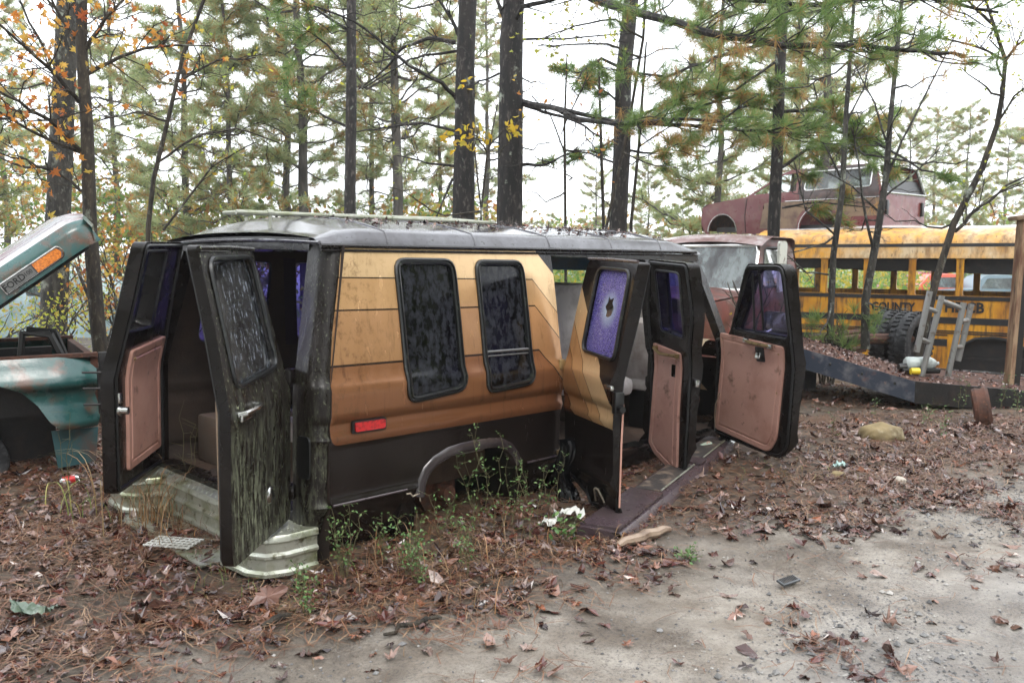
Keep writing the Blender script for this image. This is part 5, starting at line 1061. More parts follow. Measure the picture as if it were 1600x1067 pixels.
for px, Y in ((930, 60), (1010, 52), (1065, 48), (1410, 55), (1500, 46), (1560, 58), (1640, 45), (1450, 75), (1360, 70), (860, 75), (1130, 66)):
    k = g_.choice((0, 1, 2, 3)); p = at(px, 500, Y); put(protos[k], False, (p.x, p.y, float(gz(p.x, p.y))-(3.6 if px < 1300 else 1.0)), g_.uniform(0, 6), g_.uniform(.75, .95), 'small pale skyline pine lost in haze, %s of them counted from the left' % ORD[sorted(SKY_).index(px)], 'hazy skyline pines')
# ---- the trees one can tell apart
def big_trunk(name, path, wpx, label, barkm='pinebark', cat='pine tree', limbs=(), extra=0, seed=0, tips_n=0, crown=None, top=None):
    """path: [(px,py,Y)...] from the base up, wpx: diameter in px at the first and last point"""
    P0 = [at(*q) for q in path]; base = P0[0].copy(); root = empty(name, (base.x, base.y, base.z), 0, label, cat)
    P0 = [p-base for p in P0]; d = P0[-1]-P0[-2]; P0.append(P0[-1]+d.normalized()*(top or 4.0))
    rad = [wpx[0]/2/FPX*path[0][2]*1.0+(wpx[1]-wpx[0])/2/FPX*path[0][2]*i/(len(path)-1) for i in range(len(path))]+[wpx[1]/2/FPX*path[-1][2]*.6]
    P, Rr = trunk_mesh(P0, rad, rough=.035, seed=seed); mb = MB(); mb.tube(P, Rr, 14, cap=False); tips = []
    g = random.Random(seed+100)
    for L in limbs:                       # explicit limbs: ([(px,py,Y)...], width px, kind)
        pts = [at(*q)-base for q in L[0]]; r = L[1]/2/FPX*L[0][0][2]; C_ = []
        for i in range(len(pts)-1):
            for j in range(3): C_.append(pts[i].lerp(pts[i+1], j/3)+Vector((g.uniform(-1, 1), g.uniform(-1, 1), g.uniform(-1, 1)))*.012*(1 if i+j else 0))
        C_.append(pts[-1]); n = len(C_); mb.tube(C_, [r*(1-.75*i/(n-1))+.004 for i in range(n)], 6, cap=False)
        if len(L) > 2:
            for k in range(L[2]):
                i = g.randint(1, n-2); d = (C_[i+1]-C_[i]).normalized(); l = g.uniform(.25, L[3] if len(L) > 3 else .8)
                q = C_[i]+(d*g.uniform(.2, 1)+Vector((g.uniform(-1, 1), g.uniform(-1, 1), g.uniform(-.7, .8)))).normalized()*l
                limb(mb, C_[i], q, r*.25, 0, .06, 4, tips, sub=3, rng=g, sublen=.5, minr=.0028)
            tips.append((C_[-1], C_[-1]-C_[-2]))
    for k in range(extra):                # small dead twigs
        i = g.randint(2, len(P)-2); a = g.uniform(0, 2*pi); l = g.uniform(.3, 1.5); limb(mb, P[i], P[i]+Vector((cos(a)*l, sin(a)*l, l*g.uniform(-.4, .5))), .012, -.08*l, .06, 5, None, sub=3, rng=g, minr=.003)
    mb.build('trunk', M_[barkm], root)
    if crown and tips:
        T = np.array([t[0] for t in tips]); D = np.array([t[1] for t in tips])
        if crown[0] == 'needles': V, F = tufts(T, D, crown[1], crown[2], crown[3], 1.0, seed, .12); np_mesh('crown', V, F, [M_['needle'], M_['needlebrown']], root, brown_tufts(len(T), crown[1], .25, seed))
        else:
            gg = np.random.default_rng(seed); n = crown[1]; idx = gg.integers(0, len(T), n); Q = T[idx]+gg.normal(size=(n, 3))*crown[4]
            V, F = leaves(Q, gg.uniform(.6, 1.1, n)*crown[2], crown[3], .22, 0, seed); np_mesh('crown', V, F, M_[crown[0]], root)
    return root
G = lambda px, Y, py=None: (px, py if py else 398+1.62/Y*FPX, Y)
big_trunk('pine_tree', [G(80, 11.2), (88, 400, 11.2), (97, 200, 11.2), (106, 0, 11.2)], (42, 30), 'thick grey-barked pine trunk rising behind the raised teal hood', 'greybark', extra=5, seed=1,
    limbs=[([(100, 130, 11.2), (60, 60, 10.9), (20, -20, 10.6)], 5, 5), ([(92, 260, 11.2), (40, 262, 10.8), (-30, 235, 10.4)], 5, 6)], crown=('maple', 60, .11, 'maple', .10))
big_trunk('maple_tree', [G(168, 8.0), (152, 500, 8.0), (141, 360, 8.0), (136, 200, 8.0), (127, 70, 8.0), (128, 0, 8.0)], (24, 15), 'slim dark maple with orange leaves beside the thick grey trunk at the left', 'thinbark', 'maple tree', extra=3, seed=2,
    limbs=[([(129, 165, 8), (90, 120, 7.8), (40, 75, 7.5), (-20, 20, 7.2)], 6, 14, .7), ([(131, 240, 8), (80, 190, 7.7), (30, 160, 7.4), (-30, 130, 7.2)], 6, 12, .7), ([(132, 240, 8.0), (70, 215, 7.9), (-10, 170, 7.7)], 6, 12, .7),
     ([(134, 118, 8), (190, 88, 8.1), (250, 72, 8.3), (330, 72, 8.4)], 5, 12, .7), ([(132, 80, 8), (165, 30, 8), (215, -20, 8.1)], 6, 12, .6), ([(126, 80, 8), (95, 30, 8), (70, -20, 8)], 6, 10, .6), ([(141, 305, 8.0), (95, 275, 8), (40, 250, 7.9), (-20, 235, 7.8)], 4, 8, .6), ([(152, 490, 8), (120, 420, 8.2), (95, 405, 8.3)], 5, 4, .5)],
    crown=('maple', 380, .115, 'maple', .10))
big_trunk('sapling', [G(226, 10.2), (232, 350, 10.2), (240, 280, 10.2), (262, 190, 10.2), (285, 90, 10.2), (315, 10, 10.2)], (8, 5), 'thin leaning sapling with yellow leaves left of the van roof', 'thinbark', 'sapling', extra=2, seed=3,
    limbs=[([(245, 255, 10.2), (300, 215, 10.2), (370, 200, 10.4), (440, 225, 10.6)], 3, 10, .7), ([(262, 190, 10.2), (215, 175, 10), (150, 190, 9.8)], 3, 8, .6), ([(275, 130, 10.2), (340, 95, 10.4), (400, 90, 10.5)], 3, 10, .7), ([(255, 360, 10.2), (330, 260, 10.3), (400, 222, 10.4)], 3, 8, .6)], crown=('yelgreen', 110, .075, 'oval', .10))
big_trunk('pine_tree', [G(546, 16), (547, 300, 16), (549, 150, 16), (549, 0, 16)], (20, 14), 'slim straight pine trunk left of the two thick trunks behind the roof rack', 'pinebark', extra=6, seed=4,
    limbs=[([(547, 50, 16), (500, 20, 15.6), (440, -20, 15.2)], 5, 6, 1.0), ([(547, 110, 16), (510, 70, 16), (470, 40, 16)], 4, 5, 1.), ([(545, 200, 16), (500, 178, 16.2), (440, 165, 16.4)], 4, 6, 1.2)], crown=('needles', 24, .2, .010))
big_trunk('pine_tree', [G(722, 13.6), (724, 345, 13.6), (726, 200, 13.6), (727, 100, 13.6), (731, 0, 13.6)], (37, 27), 'thick dark pine trunk, left of the close pair behind the van roof', 'pinebark', extra=9, seed=5,
    limbs=[([(716, 158, 13.6), (690, 130, 13.4), (640, 105, 13.2), (600, 70, 13.0), (555, 35, 12.8), (490, 10, 12.5)], 7, 8, .9), ([(712, 67, 13.6), (670, 60, 13.6), (630, 75, 13.8), (600, 110, 14), (560, 140, 14.2)], 6, 6, .9), ([(715, 80, 13.6), (675, 85, 13.5), (640, 92, 13.5), (565, 140, 13.4)], 4, 6, .8), ([(722, 62, 13.6), (705, 30, 13.6), (680, -10, 13.6)], 7, 5, .8), ([(710, 205, 13.6), (660, 193, 13.6), (600, 200, 13.8), (555, 207, 14)], 4, 6, .8), ([(712, 260, 13.6), (670, 255, 13.5), (620, 243, 13.4)], 4, 4, .7), ([(707, 280, 13.6), (695, 310, 13.4), (680, 345, 13.2)], 4, 3, .5)],
    crown=('yelgreen', 60, .08, 'oval', .15))
t6 = big_trunk('pine_tree', [G(792, 12.9), (796, 345, 12.9), (798, 200, 12.9), (799, 60, 12.9), (803, 0, 12.9)], (43, 32), 'thickest dark pine trunk, right of the close pair behind the van roof', 'pinebark', extra=9, seed=6,
    limbs=[([(818, 160, 12.9), (860, 168, 12.0), (905, 185, 11.2), (960, 195, 10.6), (1060, 185, 10.2), (1160, 190, 10.0)], 9, 6, .5), ([(815, 162, 12.9), (850, 175, 12.4), (900, 190, 12), (940, 215, 11.6)], 6, 5, .6), ([(804, 40, 12.9), (815, 12, 12.6), (870, -2, 12.3), (930, -20, 12)], 9, 3, .6), ([(790, 30, 12.9), (770, -10, 12.9)], 8, 1, .5),
     ([(812, 258, 12.9), (850, 258, 12.6), (890, 240, 12.3)], 5, 5, .6), ([(780, 115, 12.9), (750, 128, 12.8), (720, 140, 12.7)], 3, 3, .5), ([(818, 62, 12.9), (880, 62, 12.6), (990, 52, 12.2)], 3, 6, .6)], crown=None)
big_trunk('pine_tree', [G(962, 15), (966, 345, 15), (972, 230, 15), (974, 120, 15), (986, 0, 15)], (30, 22), 'dark pine trunk with a slight kink, above the side doors of the van', 'pinebark', extra=10, seed=7,
    limbs=[([(968, 105, 15), (940, 92, 14.6), (915, 105, 14.2), (900, 130, 14)], 5, 5, .8), ([(966, 160, 15), (930, 130, 14.8), (890, 120, 14.6)], 3, 5, .9), ([(975, 190, 15), (1040, 165, 14.6), (1100, 160, 14.2)], 4, 6, 1.0), ([(972, 235, 15), (1020, 240, 14.8), (1060, 225, 14.6)], 4, 6, .9), ([(962, 255, 15), (920, 240, 15), (880, 235, 15)], 3, 5, .8)], crown=('needles', 30, .2, .009))
t8 = big_trunk('pine_tree', [G(1205, 13.2), (1209, 350, 13.2), (1214, 250, 13.2), (1218, 130, 13.2), (1224, 0, 13.2)], (20, 16), 'slim dark pine trunk crossing the wrecked wagon above the red truck', 'pinebark', extra=6, seed=8,
    limbs=[([(1216, 152, 13.2), (1160, 145, 13), (1100, 165, 12.8), (1020, 185, 12.6)], 5, 7, .9), ([(1216, 175, 13.2), (1170, 165, 13.1), (1120, 180, 13)], 4, 5, .8), ([(1222, 175, 13.2), (1270, 172, 13), (1330, 185, 12.8), (1380, 225, 12.6)], 5, 8, .9), ([(1222, 198, 13.2), (1290, 200, 12.9), (1360, 218, 12.6), (1440, 265, 12.3), (1500, 280, 12)], 5, 10, .9),
     ([(1216, 265, 13.2), (1260, 235, 13.1), (1320, 225, 13), (1390, 228, 12.9)], 5, 7, .8), ([(1222, 325, 13.2), (1280, 315, 13), (1370, 325, 12.8)], 3, 4, .6), ([(1214, 95, 13.2), (1150, 140, 12.9), (1060, 150, 12.6)], 4, 8, .9)],
    crown=('needles', 40, .19, .007))
# the long needled bough that crosses the top right and the drooping needled sprays below it
def bough(name, base, tip_path, label, w0, nt_, seed, nn=60, ln=.21, up=.25, spreadz=.15, nw=.0045, parent=None, brown=0):
    pts = [at(*q) for q in tip_path]; g = random.Random(seed); mb = MB(); tips = []
    C_ = []
    for i in range(len(pts)-1):
        for j in range(4): C_.append(pts[i].lerp(pts[i+1], j/4)+Vector((g.uniform(-1, 1), g.uniform(-1, 1), g.uniform(-1, 1)))*.015)
    C_.append(pts[-1]); n = len(C_); mb.tube(C_, [w0*(1-.8*i/(n-1))+.004 for i in range(n)], 7)
    for k in range(nt_):
        t = g.uniform(.12, 1); i = min(n-2, int(t*(n-1))); p = C_[i]; d = (C_[i+1]-C_[i]).normalized()
        q = p+d*g.uniform(.1, .5)+Vector((g.uniform(-.25, .25), g.uniform(-.5, .3), g.uniform(-spreadz, up)+0))
        limb(mb, p, q, .007, -.02, .05, 4, None, 0, g, minr=.003); v = (q-p).normalized()+Vector((0, 0, .45)); tips.append((q, v))
        if g.random() < .6: tips.append((q-v*.12+Vector((g.uniform(-.12, .12), g.uniform(-.12, .12), .0)), v))
    T = np.array([t[0] for t in tips]); D = np.array([t[1] for t in tips]);     B = np.array([(C_[i]+Vector((g.uniform(-.3, .3), g.uniform(-.5, .3), g.uniform(-.22, .02)))) for i in [g.randint(2, n-1) for _ in range(nt_//2)]]); DB = np.tile([0, 0, -.4], (len(B), 1))
    V, F = join([tufts(T, D, nn, ln, nw, .85, seed, .05), tufts(B, DB, nn//2, ln, nw, 1.1, seed+1, .1)]); a = nn*len(T)*3
    return mb, V, F, (np.arange(len(F)) >= a).astype(int)
tb6 = Vector(t6.location)
def add_bough(root, *a, **k):
    mb, V, F, mi = bough(*a, **k); o = Vector(root.location); mb.v = [tuple(Vector(v)-o) for v in mb.v]; b = mb.build('bough', M_['pinebark'], root); np_mesh('bough_needles', V-np.array(o), F, [M_['needle'], M_['needlebrown']], b, mi)
add_bough(t6, 'bough', None, [(806, -60, 12.9), (930, 0, 11.2), (1000, 22, 10.2), (1080, 44, 9.4), (1160, 62, 9.0), (1240, 72, 8.7), (1330, 72, 8.5), (1420, 78, 8.3), (1510, 88, 8.2)], '', .055, 64, 31, 84, .17, .5, .25, .0033)
add_bough(t6, 'bough', None, [(806, -120, 12.9), (950, -60, 11.0), (1100, -10, 9.8), (1250, 10, 9.2), (1420, -10, 8.8), (1560, 20, 8.6)], '', .045, 56, 32, 76, .17, .4, .35, .0033)
add_bough(t6, 'bough', None, [(860, 168, 12.0), (960, 192, 11.0), (1040, 196, 10.4), (1120, 200, 10.0), (1200, 205, 9.8), (1260, 212, 9.7)], '', .028, 46, 33, 90, .17, .22, .14, .0033)
add_bough(t8, 'bough', None, [(1218, 60, 13.2), (1120, 90, 12.4), (1040, 120, 12), (960, 110, 11.8)], '', .03, 34, 34, 40, .2, .3, .3)
# leaves hanging among the trunks (small broadleaf saplings)
def leafy(name, path, wpx, label, mt, n, size, kind, spread, limbs, seed, cat='sapling', bark='thinbark', extra=2): return big_trunk(name, path, wpx, label, bark, cat, limbs, extra, seed, crown=(mt, n, size, kind, spread), top=.5)
leafy('sapling', [G(900, 12.0), (985, 180, 12.0), (1005, 60, 12), (1010, -30, 12)], (5, 4), 'thin sapling with pale yellow-green maple leaves at the top between the thick trunks', 'yelgreen', 130, .10, 'maple', .10,
    [([(1005, 60, 12), (960, 30, 11.8), (900, 40, 11.6), (850, 60, 11.5)], 3, 12, .5), ([(1000, 90, 12), (950, 70, 11.8), (880, 70, 11.6), (840, 72, 11.5)], 3, 12, .4), ([(1007, 20, 12), (930, -10, 11.8), (860, 10, 11.5)], 3, 10, .5)], 41)
leafy('sapling', [G(745, 11.0), (752, 330, 11), (760, 250, 11), (765, 225, 11)], (4, 3), 'thin twig with drooping bright yellow leaves between the two thick trunks', 'yellow', 80, .11, 'oval', .05,
    [([(762, 240, 11), (745, 212, 10.9), (705, 212, 10.8)], 2, 10, .22), ([(764, 230, 11), (785, 205, 10.9), (812, 190, 10.8)], 2, 5, .2), ([(752, 330, 11), (735, 180, 10.9), (730, 130, 10.8)], 2, 4, .2)], 42)
leafy('sapling', [G(885, 12.6), (883, 300, 12.6), (882, 200, 12.6), (884, 140, 12.6)], (5, 3), 'bare thin sapling with a few orange leaves standing against the white sky', 'maple', 40, .08, 'oval', .15,
    [([(883, 240, 12.6), (860, 180, 12.5), (830, 150, 12.4)], 2, 6, .5), ([(883, 235, 12.6), (925, 235, 12.6), (960, 250, 12.6)], 2, 6, .4), ([(882, 190, 12.6), (905, 150, 12.6), (920, 110, 12.6)], 2, 6, .4)], 43)
for (px, py2, dx, w_, sd, lab) in ((943, 150, -6, 5, 44, 'thin bare stem just left of the kinked pine trunk'), (986, 120, 20, 5, 45, 'thin bare leaning stem just right of the kinked pine trunk')):
    leafy('sapling', [G(px, 13), (px, 350, 13), (px+dx*.6, 230, 13), (px+dx, py2, 13)], (w_+1, w_-1), lab, 'yelgreen', 14, .07, 'oval', .1, [([(px+dx*.6, 230, 13), (px+dx*.6+45, 200, 13), (px+90, 180, 13)], 2, 5, .5)], sd)
big_trunk('bare_sapling', [(1296, 545, 11.0), (1302, 400, 11), (1316, 300, 11), (1322, 180, 11), (1328, 95, 11)], (11, 6), 'pale grey bare sapling growing in front of the bus, left of the forked one', 'greybark', 'sapling', [([(1318, 290, 11), (1290, 230, 11), (1240, 160, 11)], 2.5, 8, .6), ([(1308, 370, 11), (1260, 330, 10.9), (1240, 250, 10.8)], 2.5, 8, .5), ([(1320, 200, 11), (1350, 140, 11), (1365, 60, 11)], 2.5, 6, .5), ([(1300, 430, 11), (1260, 425, 10.8), (1225, 395, 10.6)], 2.5, 6, .4)], 6, 51, top=1.5)
big_trunk('bare_sapling', [(1352, 545, 10.8), (1352, 470, 10.8), (1372, 360, 10.8), (1384, 280, 10.8), (1392, 180, 10.8), (1404, 55, 10.8)], (14, 6), 'pale grey forked bare sapling growing in front of the bus', 'greybark', 'sapling', [([(1366, 400, 10.8), (1352, 340, 10.7), (1342, 250, 10.6), (1330, 200, 10.5)], 4, 10, .6), ([(1384, 280, 10.8), (1410, 220, 10.8), (1450, 140, 10.8), (1490, 60, 10.8)], 3.5, 12, .7), ([(1372, 330, 10.8), (1330, 290, 10.7), (1290, 270, 10.6)], 2.5, 8, .6), ([(1380, 310, 10.8), (1430, 270, 10.8), (1470, 230, 10.8)], 2.5, 8, .6), ([(1388, 230, 10.8), (1365, 160, 10.8), (1335, 100, 10.8)], 2.5, 6, .6)], 8, 52, top=1.5)
leafy('sapling', [(1425, 600, 9.6), (1462, 440, 9.6), (1490, 350, 9.6), (1535, 262, 9.6), (1558, 195, 9.6), (1566, 150, 9.6), (1571, 95, 9.6), (1553, 40, 9.6)], (12, 5), 'brown curved sapling leaning right across the bus roof behind the metal rack', 'yelgreen', 520, .055, 'oval', .12, [([(1571, 95, 9.6), (1530, 75, 9.5), (1470, 60, 9.4), (1400, 50, 9.3)], 3, 16, .5), ([(1560, 190, 9.6), (1585, 150, 9.5), (1620, 120, 9.4)], 3, 10, .4), ([(1492, 362, 9.6), (1530, 325, 9.6), (1575, 290, 9.6), (1640, 262, 9.6)], 5, 8, .6), ([(1571, 95, 9.6), (1590, 70, 9.6), (1630, 35, 9.6)], 4, 6, .6), ([(1553, 40, 9.6), (1520, 10, 9.6), (1480, -30, 9.6)], 4, 6, .6)], 53, extra=3)
# the wood on the photographer's side of the track: it shades and is mirrored in the paint and glass
def wood_mass(spots, name, label):
    tv, tf, cv_, cf, a, b = [], [], [], [], 0, 0
    for i, (x, y, k, s) in enumerate(spots):
        rt = protos[k]; th = i*1.7; R_ = np.array([[cos(th), -sin(th), 0], [sin(th), cos(th), 0], [0, 0, 1]])*s
        for ch in rt.children:
            me = ch.data; v = np.empty(len(me.vertices)*3, np.float32); me.vertices.foreach_get('co', v); v = v.reshape(-1, 3)@R_.T+np.array([x, y, float(gz(x, y))])
            me.calc_loop_triangles(); f = np.empty(len(me.loop_triangles)*3, np.int32); me.loop_triangles.foreach_get('vertices', f); f = f.reshape(-1, 3)
            if ch.name.startswith('trunk'): tv.append(v); tf.append(f+a); a += len(v)
            else: cv_.append(v); cf.append(f+b); b += len(v)
    V = np.concatenate(tv+cv_); F = np.concatenate(tf+[q+a for q in cf]); mi = np.r_[np.zeros(sum(map(len, tf))), np.ones(sum(map(len, cf)))]
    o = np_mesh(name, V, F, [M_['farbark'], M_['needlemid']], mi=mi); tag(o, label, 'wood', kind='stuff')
gw = random.Random(77); sp_ = []
for k in range(34):
    a = radians(gw.uniform(185, 358)); r = gw.uniform(9.5, 19); sp_.append((r*cos(a)*1.25+1, r*sin(a), gw.choice((0, 1, 2)), gw.uniform(.9, 1.15)))
sp_ += [(gw.uniform(13, 26), gw.uniform(-9, 5), gw.choice((0, 2)), gw.uniform(.9, 1.2)) for k in range(16)]
wood_mass(sp_, 'pine_wood', 'dense pine wood on the near side of the track')
# dense understorey behind: bushes one can tell apart by colour
def bush(name, px, py, Y, w_, h, label, mt, n, size, kind, seed, group=None, cat='bush'):
    p = at(px, py, Y); z0 = float(gz(p.x, p.y)); root = empty(name, (p.x, p.y, z0), 0, label, cat, group); g = random.Random(seed); mb = MB(); tips = []
    for k in range(10):
        a = g.uniform(0, 2*pi); l = g.uniform(.3, 1); limb(mb, (g.uniform(-.1, .1), g.uniform(-.1, .1), -.05), (cos(a)*w_*.5*l, sin(a)*w_*.5*l, h*g.uniform(.5, 1)), .014, .1, .05, 6, tips, 6, g, .35)
    mb.build('stems', M_['thinbark'], root); gg = np.random.default_rng(seed); T = np.array([t[0] for t in tips]); i = gg.integers(0, len(T), n); V, F = leaves(T[i]+gg.normal(size=(n, 3))*np.array([w_*.09, w_*.09, h*.06]), gg.uniform(.5, 1.1, n)*size, kind, .2, 0, seed)
    np_mesh('foliage', V, F, M_[mt], root); return root
bush('bush', 205, 480, 11.5, 2.0, 2.3, 'loose bush of pale orange and yellow leaves between the maple and the van', 'maple', 700, .085, 'maple', 61)
bush('bush', 40, 480, 9.4, 1.9, 1.4, 'low bright green bush behind the teal engine bay', 'yelgreen', 1100, .05, 'oval', 62)
bush('bush', -40, 480, 12.5, 3.2, 2.1, 'dense green and yellow bush in front of the pale minivan', 'undergrowth', 1200, .08, 'oval', 68)
bush('bush', 160, 470, 15, 2.6, 1.9, 'green and yellow undergrowth bush behind the maple', 'undergrowth', 700, .09, 'oval', 63)
bush('bush', 760, 400, 15, 1.4, 2.3, 'bright yellow-green bush low between the two thick trunks', 'yellow', 320, .08, 'oval', 64)
bush('bush', 1185, 470, 9.0, .9, 1.35, 'leafy shoots turning red on the hood of the rusty truck', 'undergrowth', 10, .09, 'oval', 65)
pb_ = bush('young_pine', 1290, 540, 10.9, .7, .9, 'small green pine seedling in front of the bus beside the pale saplings', 'yelgreen', 8, .03, 'oval', 66, cat='seedling')
for px, py, s_ in ((1285, 520, 71), (1345, 515, 72)):
    g = random.Random(s_); T = []; D = []
    for k in range(11): T.append(at(px+g.uniform(-32, 32), py+g.uniform(-34, 34), 10.8+g.uniform(-.2, .2))); D.append(Vector((g.uniform(-.4, .4), g.uniform(-.4, .4), 1)))
    V, F = tufts(np.array(T)-np.array(pb_.location), D, 46, .20, .005, .9, s_); np_mesh('needles', V, F, M_['needle'], pb_)
hz = [(-140, 30, 6, 6), (250, 30, 9, 4.2), (400, 28, 8, 3.6), (560, 30, 8, 3.2), (690, 30, 8, 3.2), (60, 36, 8, 7)]
for i, (px, Y, w_, h) in enumerate(hz): bush('thicket', px, 480, Y, w_, h, 'mixed green and russet thicket in the mist, %s from the left' % ORD[sorted(q[0] for q in hz).index(px)], 'undergrowth', 2600, .26, 'oval', 80+i, 'thickets in the mist', 'thicket')
SK2 = [880, 1080, 1300, 1500, 1700]
for i, (px, Y, w_, h) in enumerate([(880, 60, 14, 4.5), (1080, 55, 14, 4.0), (1300, 60, 14, 3.4), (1500, 60, 14, 4.2), (1700, 58, 14, 4.5)]): bush('hedge_thicket', px, 480, Y, w_, h, 'low grey-green thicket on the hazy skyline, %s from the left' % ORD[SK2.index(px)], 'undergrowth', 1500, .45, 'oval', 90+i, 'thickets on the skyline', 'thicket')
# ================================================================ ground
def axis(lo, a, b, hi, st, gr=1.14):
    L = list(np.arange(a, b, st)); s = st; x = a
    left = []
    while x > lo: s *= gr; x -= s; left.append(x)
    s = st; x = b; right = [b]
    while x < hi: s *= gr; x += s; right.append(x)
    return np.array(left[::-1]+L+right)
xs = axis(-220, -4.5, 7, 220, .05); ys = axis(-45, 2.4, 11, 320, .05)
X_, Y_ = np.meshgrid(xs, ys, indexing='ij'); Z_ = gz(X_, Y_)
V = np.stack([X_, Y_, Z_], -1).reshape(-1, 3); nu, nv = len(xs), len(ys)
i = (np.arange(nu-1)[:, None]*nv+np.arange(nv-1)[None]).ravel(); F = np.stack([i, i+nv, i+nv+1, i+1], 1)
m, nt, b, co = newmat('sand_mud_and_litter_ground')
sp = nt.nodes.new('ShaderNodeSeparateXYZ'); nt.links.new(co, sp.inputs[0])
rd = _math(nt, 'SUBTRACT', _math(nt, 'MULTIPLY', _math(nt, 'ADD', sp.outputs[0], 1.05), .57), _math(nt, 'MULTIPLY', _math(nt, 'SUBTRACT', sp.outputs[1], 3.1), .82))
n1 = _noise(nt, co, 1.1, det=7, rough=.65); rd = _math(nt, 'ADD', rd, _math(nt, 'MULTIPLY', _math(nt, 'SUBTRACT', n1, .5), 2.2))
mask = _ramp(nt, rd, -.45, .65)
mud = _mix(nt, _ramp(nt, _noise(nt, co, 6, det=8, rough=.7), .35, .65), (.050, .036, .026), (.21, .165, .12))
mud = _mix(nt, _ramp(nt, _noise(nt, co, 45, det=6, rough=.8), .45, .65), mud, (.03, .019, .013))
sand = _mix(nt, _ramp(nt, _noise(nt, co, 2.2, (1, 1.6, 1), 8, .68), .35, .62), (.25, .205, .16), (.50, .45, .39))
sand = _mix(nt, _math(nt, 'MULTIPLY', _ramp(nt, _noise(nt, co, 1.6, det=4), .52, .62), .6), sand, (.15, .115, .085))
grit = _ramp(nt, _noise(nt, co, 75, det=6, rough=.85), .50, .60); gp = _ramp(nt, _noise(nt, co, .8, det=4, rough=.6), .38, .60)
far_r = _ramp(nt, rd, .8, 2.1)
sand = _mix(nt, _math(nt, 'MULTIPLY', grit, _math(nt, 'ADD', _math(nt, 'MULTIPLY', gp, .75), .2)), sand, (.06, .06, .065))
sand = _mix(nt, _math(nt, 'MULTIPLY', far_r, .7), sand, (.30, .30, .31))
cur = _mix(nt, mask, mud, sand)
gr_ = _ramp(nt, sp.outputs[1], 16, 24); cur = _mix(nt, gr_, cur, (.10, .14, .045)); nt.links.new(cur, b.inputs['Base Color'])
rn = nt.nodes.new('ShaderNodeMapRange'); rn.inputs[1].default_value = .4; rn.inputs[2].default_value = .62; rn.inputs[3].default_value = .22; rn.inputs[4].default_value = .75
nt.links.new(_noise(nt, co, 1.9, det=6, rough=.6), rn.inputs[0]); nt.links.new(rn.outputs[0], b.inputs['Roughness'])
bp = nt.nodes.new('ShaderNodeBump'); bp.inputs['Distance'].default_value = .035; hsum = _math(nt, 'ADD', _noise(nt, co, 14, det=8, rough=.72), _math(nt, 'MULTIPLY', _noise(nt, co, 90, det=4, rough=.8), .35))
nt.links.new(hsum, bp.inputs['Height']); nt.links.new(bp.outputs[0], b.inputs['Normal'])
gr = np_mesh('ground', V, F, m, smooth=True); gr['kind'] = 'structure'

# ================================================================ litter, straw, gravel
def scatter(n, xr, yr, dens, seed):
    g = np.random.default_rng(seed); x = g.uniform(*xr, n); y = g.uniform(*yr, n); k = g.random(n) < dens(x, y)
    k &= np.abs(x) < .66*y+1.2; return x[k], y[k]
BLOBS = [(.1, 3.75, .35), (-.5, 3.55, .3), (.5, 3.5, .25), (-.9, 3.3, .3), (1.5, 3.6, .25), (2.4, 4.3, .25), (.62, 4.45, .35), (1.0, 4.25, .3), (.35, 3.95, .3), (1.35, 4.75, .25), (-.2, 3.7, .25), (.75, 3.85, .3), (.95, 3.3, .12), (.2, 3.25, .15), (1.75, 4.1, .16), (2.6, 4.9, .2), (-.45, 3.3, .2)]
def litter_d(x, y):
    r = road(x, y)-.38*sstep(.2, 1.6, x)*sstep(3.6, 4.6, y); c = fbm(x*1.6, y*1.6, 9, 4); c2 = fbm(x*.8+5, y*.8, 19, 3)
    d = np.where(r < -.1, .25+.75*sstep(.40, .58, c), 0)+np.where(r >= -.1, sstep(.50, .64, c)*(1-sstep(.2, 2.2, r))*.8+.035, 0)
    for bx, by, br in BLOBS: d = np.maximum(d, .55*np.exp(-((x-bx)**2/(br*1.5)**2+(y-by)**2/br**2))*sstep(.40, .58, c))
    # the bare wet mud strip in front of the van's rear
    s = np.exp(-(((x+.1-(y-3.6)*1.9)/1.0)**2))*sstep(4.5, 3.4, y)
    return np.clip(d*(1-.75*s)*sstep(1, .8, np.abs(c2-.55)*.1), 0, 1)
def van_mask(x, y):                      # inside the van's footprint
    dx, dy = x+1.778, y-4.841; u = dx*cos(.821)+dy*sin(.821); v = -dx*sin(.821)+dy*cos(.821); return (u > .2) & (u < 4.8) & (np.abs(v) < .8)
M_['leaf'] = mat('wet_fallen_leaves', (0, 0, 0), .16, island=[(.020, .010, .010), (.055, .020, .017), (.12, .036, .026), (.035, .017, .016), (.15, .075, .05), (.065, .035, .032), (.27, .19, .16), (.24, .08, .035)], layers=[((.02, .012, .01), 60, .55, .7)], spec=.6)
M_['straw'] = mat('pine_straw', (0, 0, 0), .5, island=[(.11, .048, .025), (.21, .098, .05), (.06, .030, .020), (.33, .21, .125)])
M_['gravelm'] = mat('gravel_stones', (0, 0, 0), .55, island=[(.10, .10, .105), (.22, .215, .21), (.05, .05, .052), (.42, .40, .37)])
P = []
for n, xr, yr, sd in ((34000, (-4.6, 7), (2.5, 8), 1), (9000, (-7, 10), (8, 13), 2)):
    x, y = scatter(n, xr, yr, litter_d, sd); k = ~van_mask(x, y); P.append(np.stack([x[k], y[k]], 1))
P = np.concatenate(P); g = np.random.default_rng(4); z = gz(P[:, 0], P[:, 1])+g.uniform(.004, .024, len(P)); P3 = np.column_stack([P, z]); n = len(P3)
kind = g.random(n); sz = g.uniform(.035, .115, n)*np.where(g.random(n) < .12, 1.5, 1)
parts = []
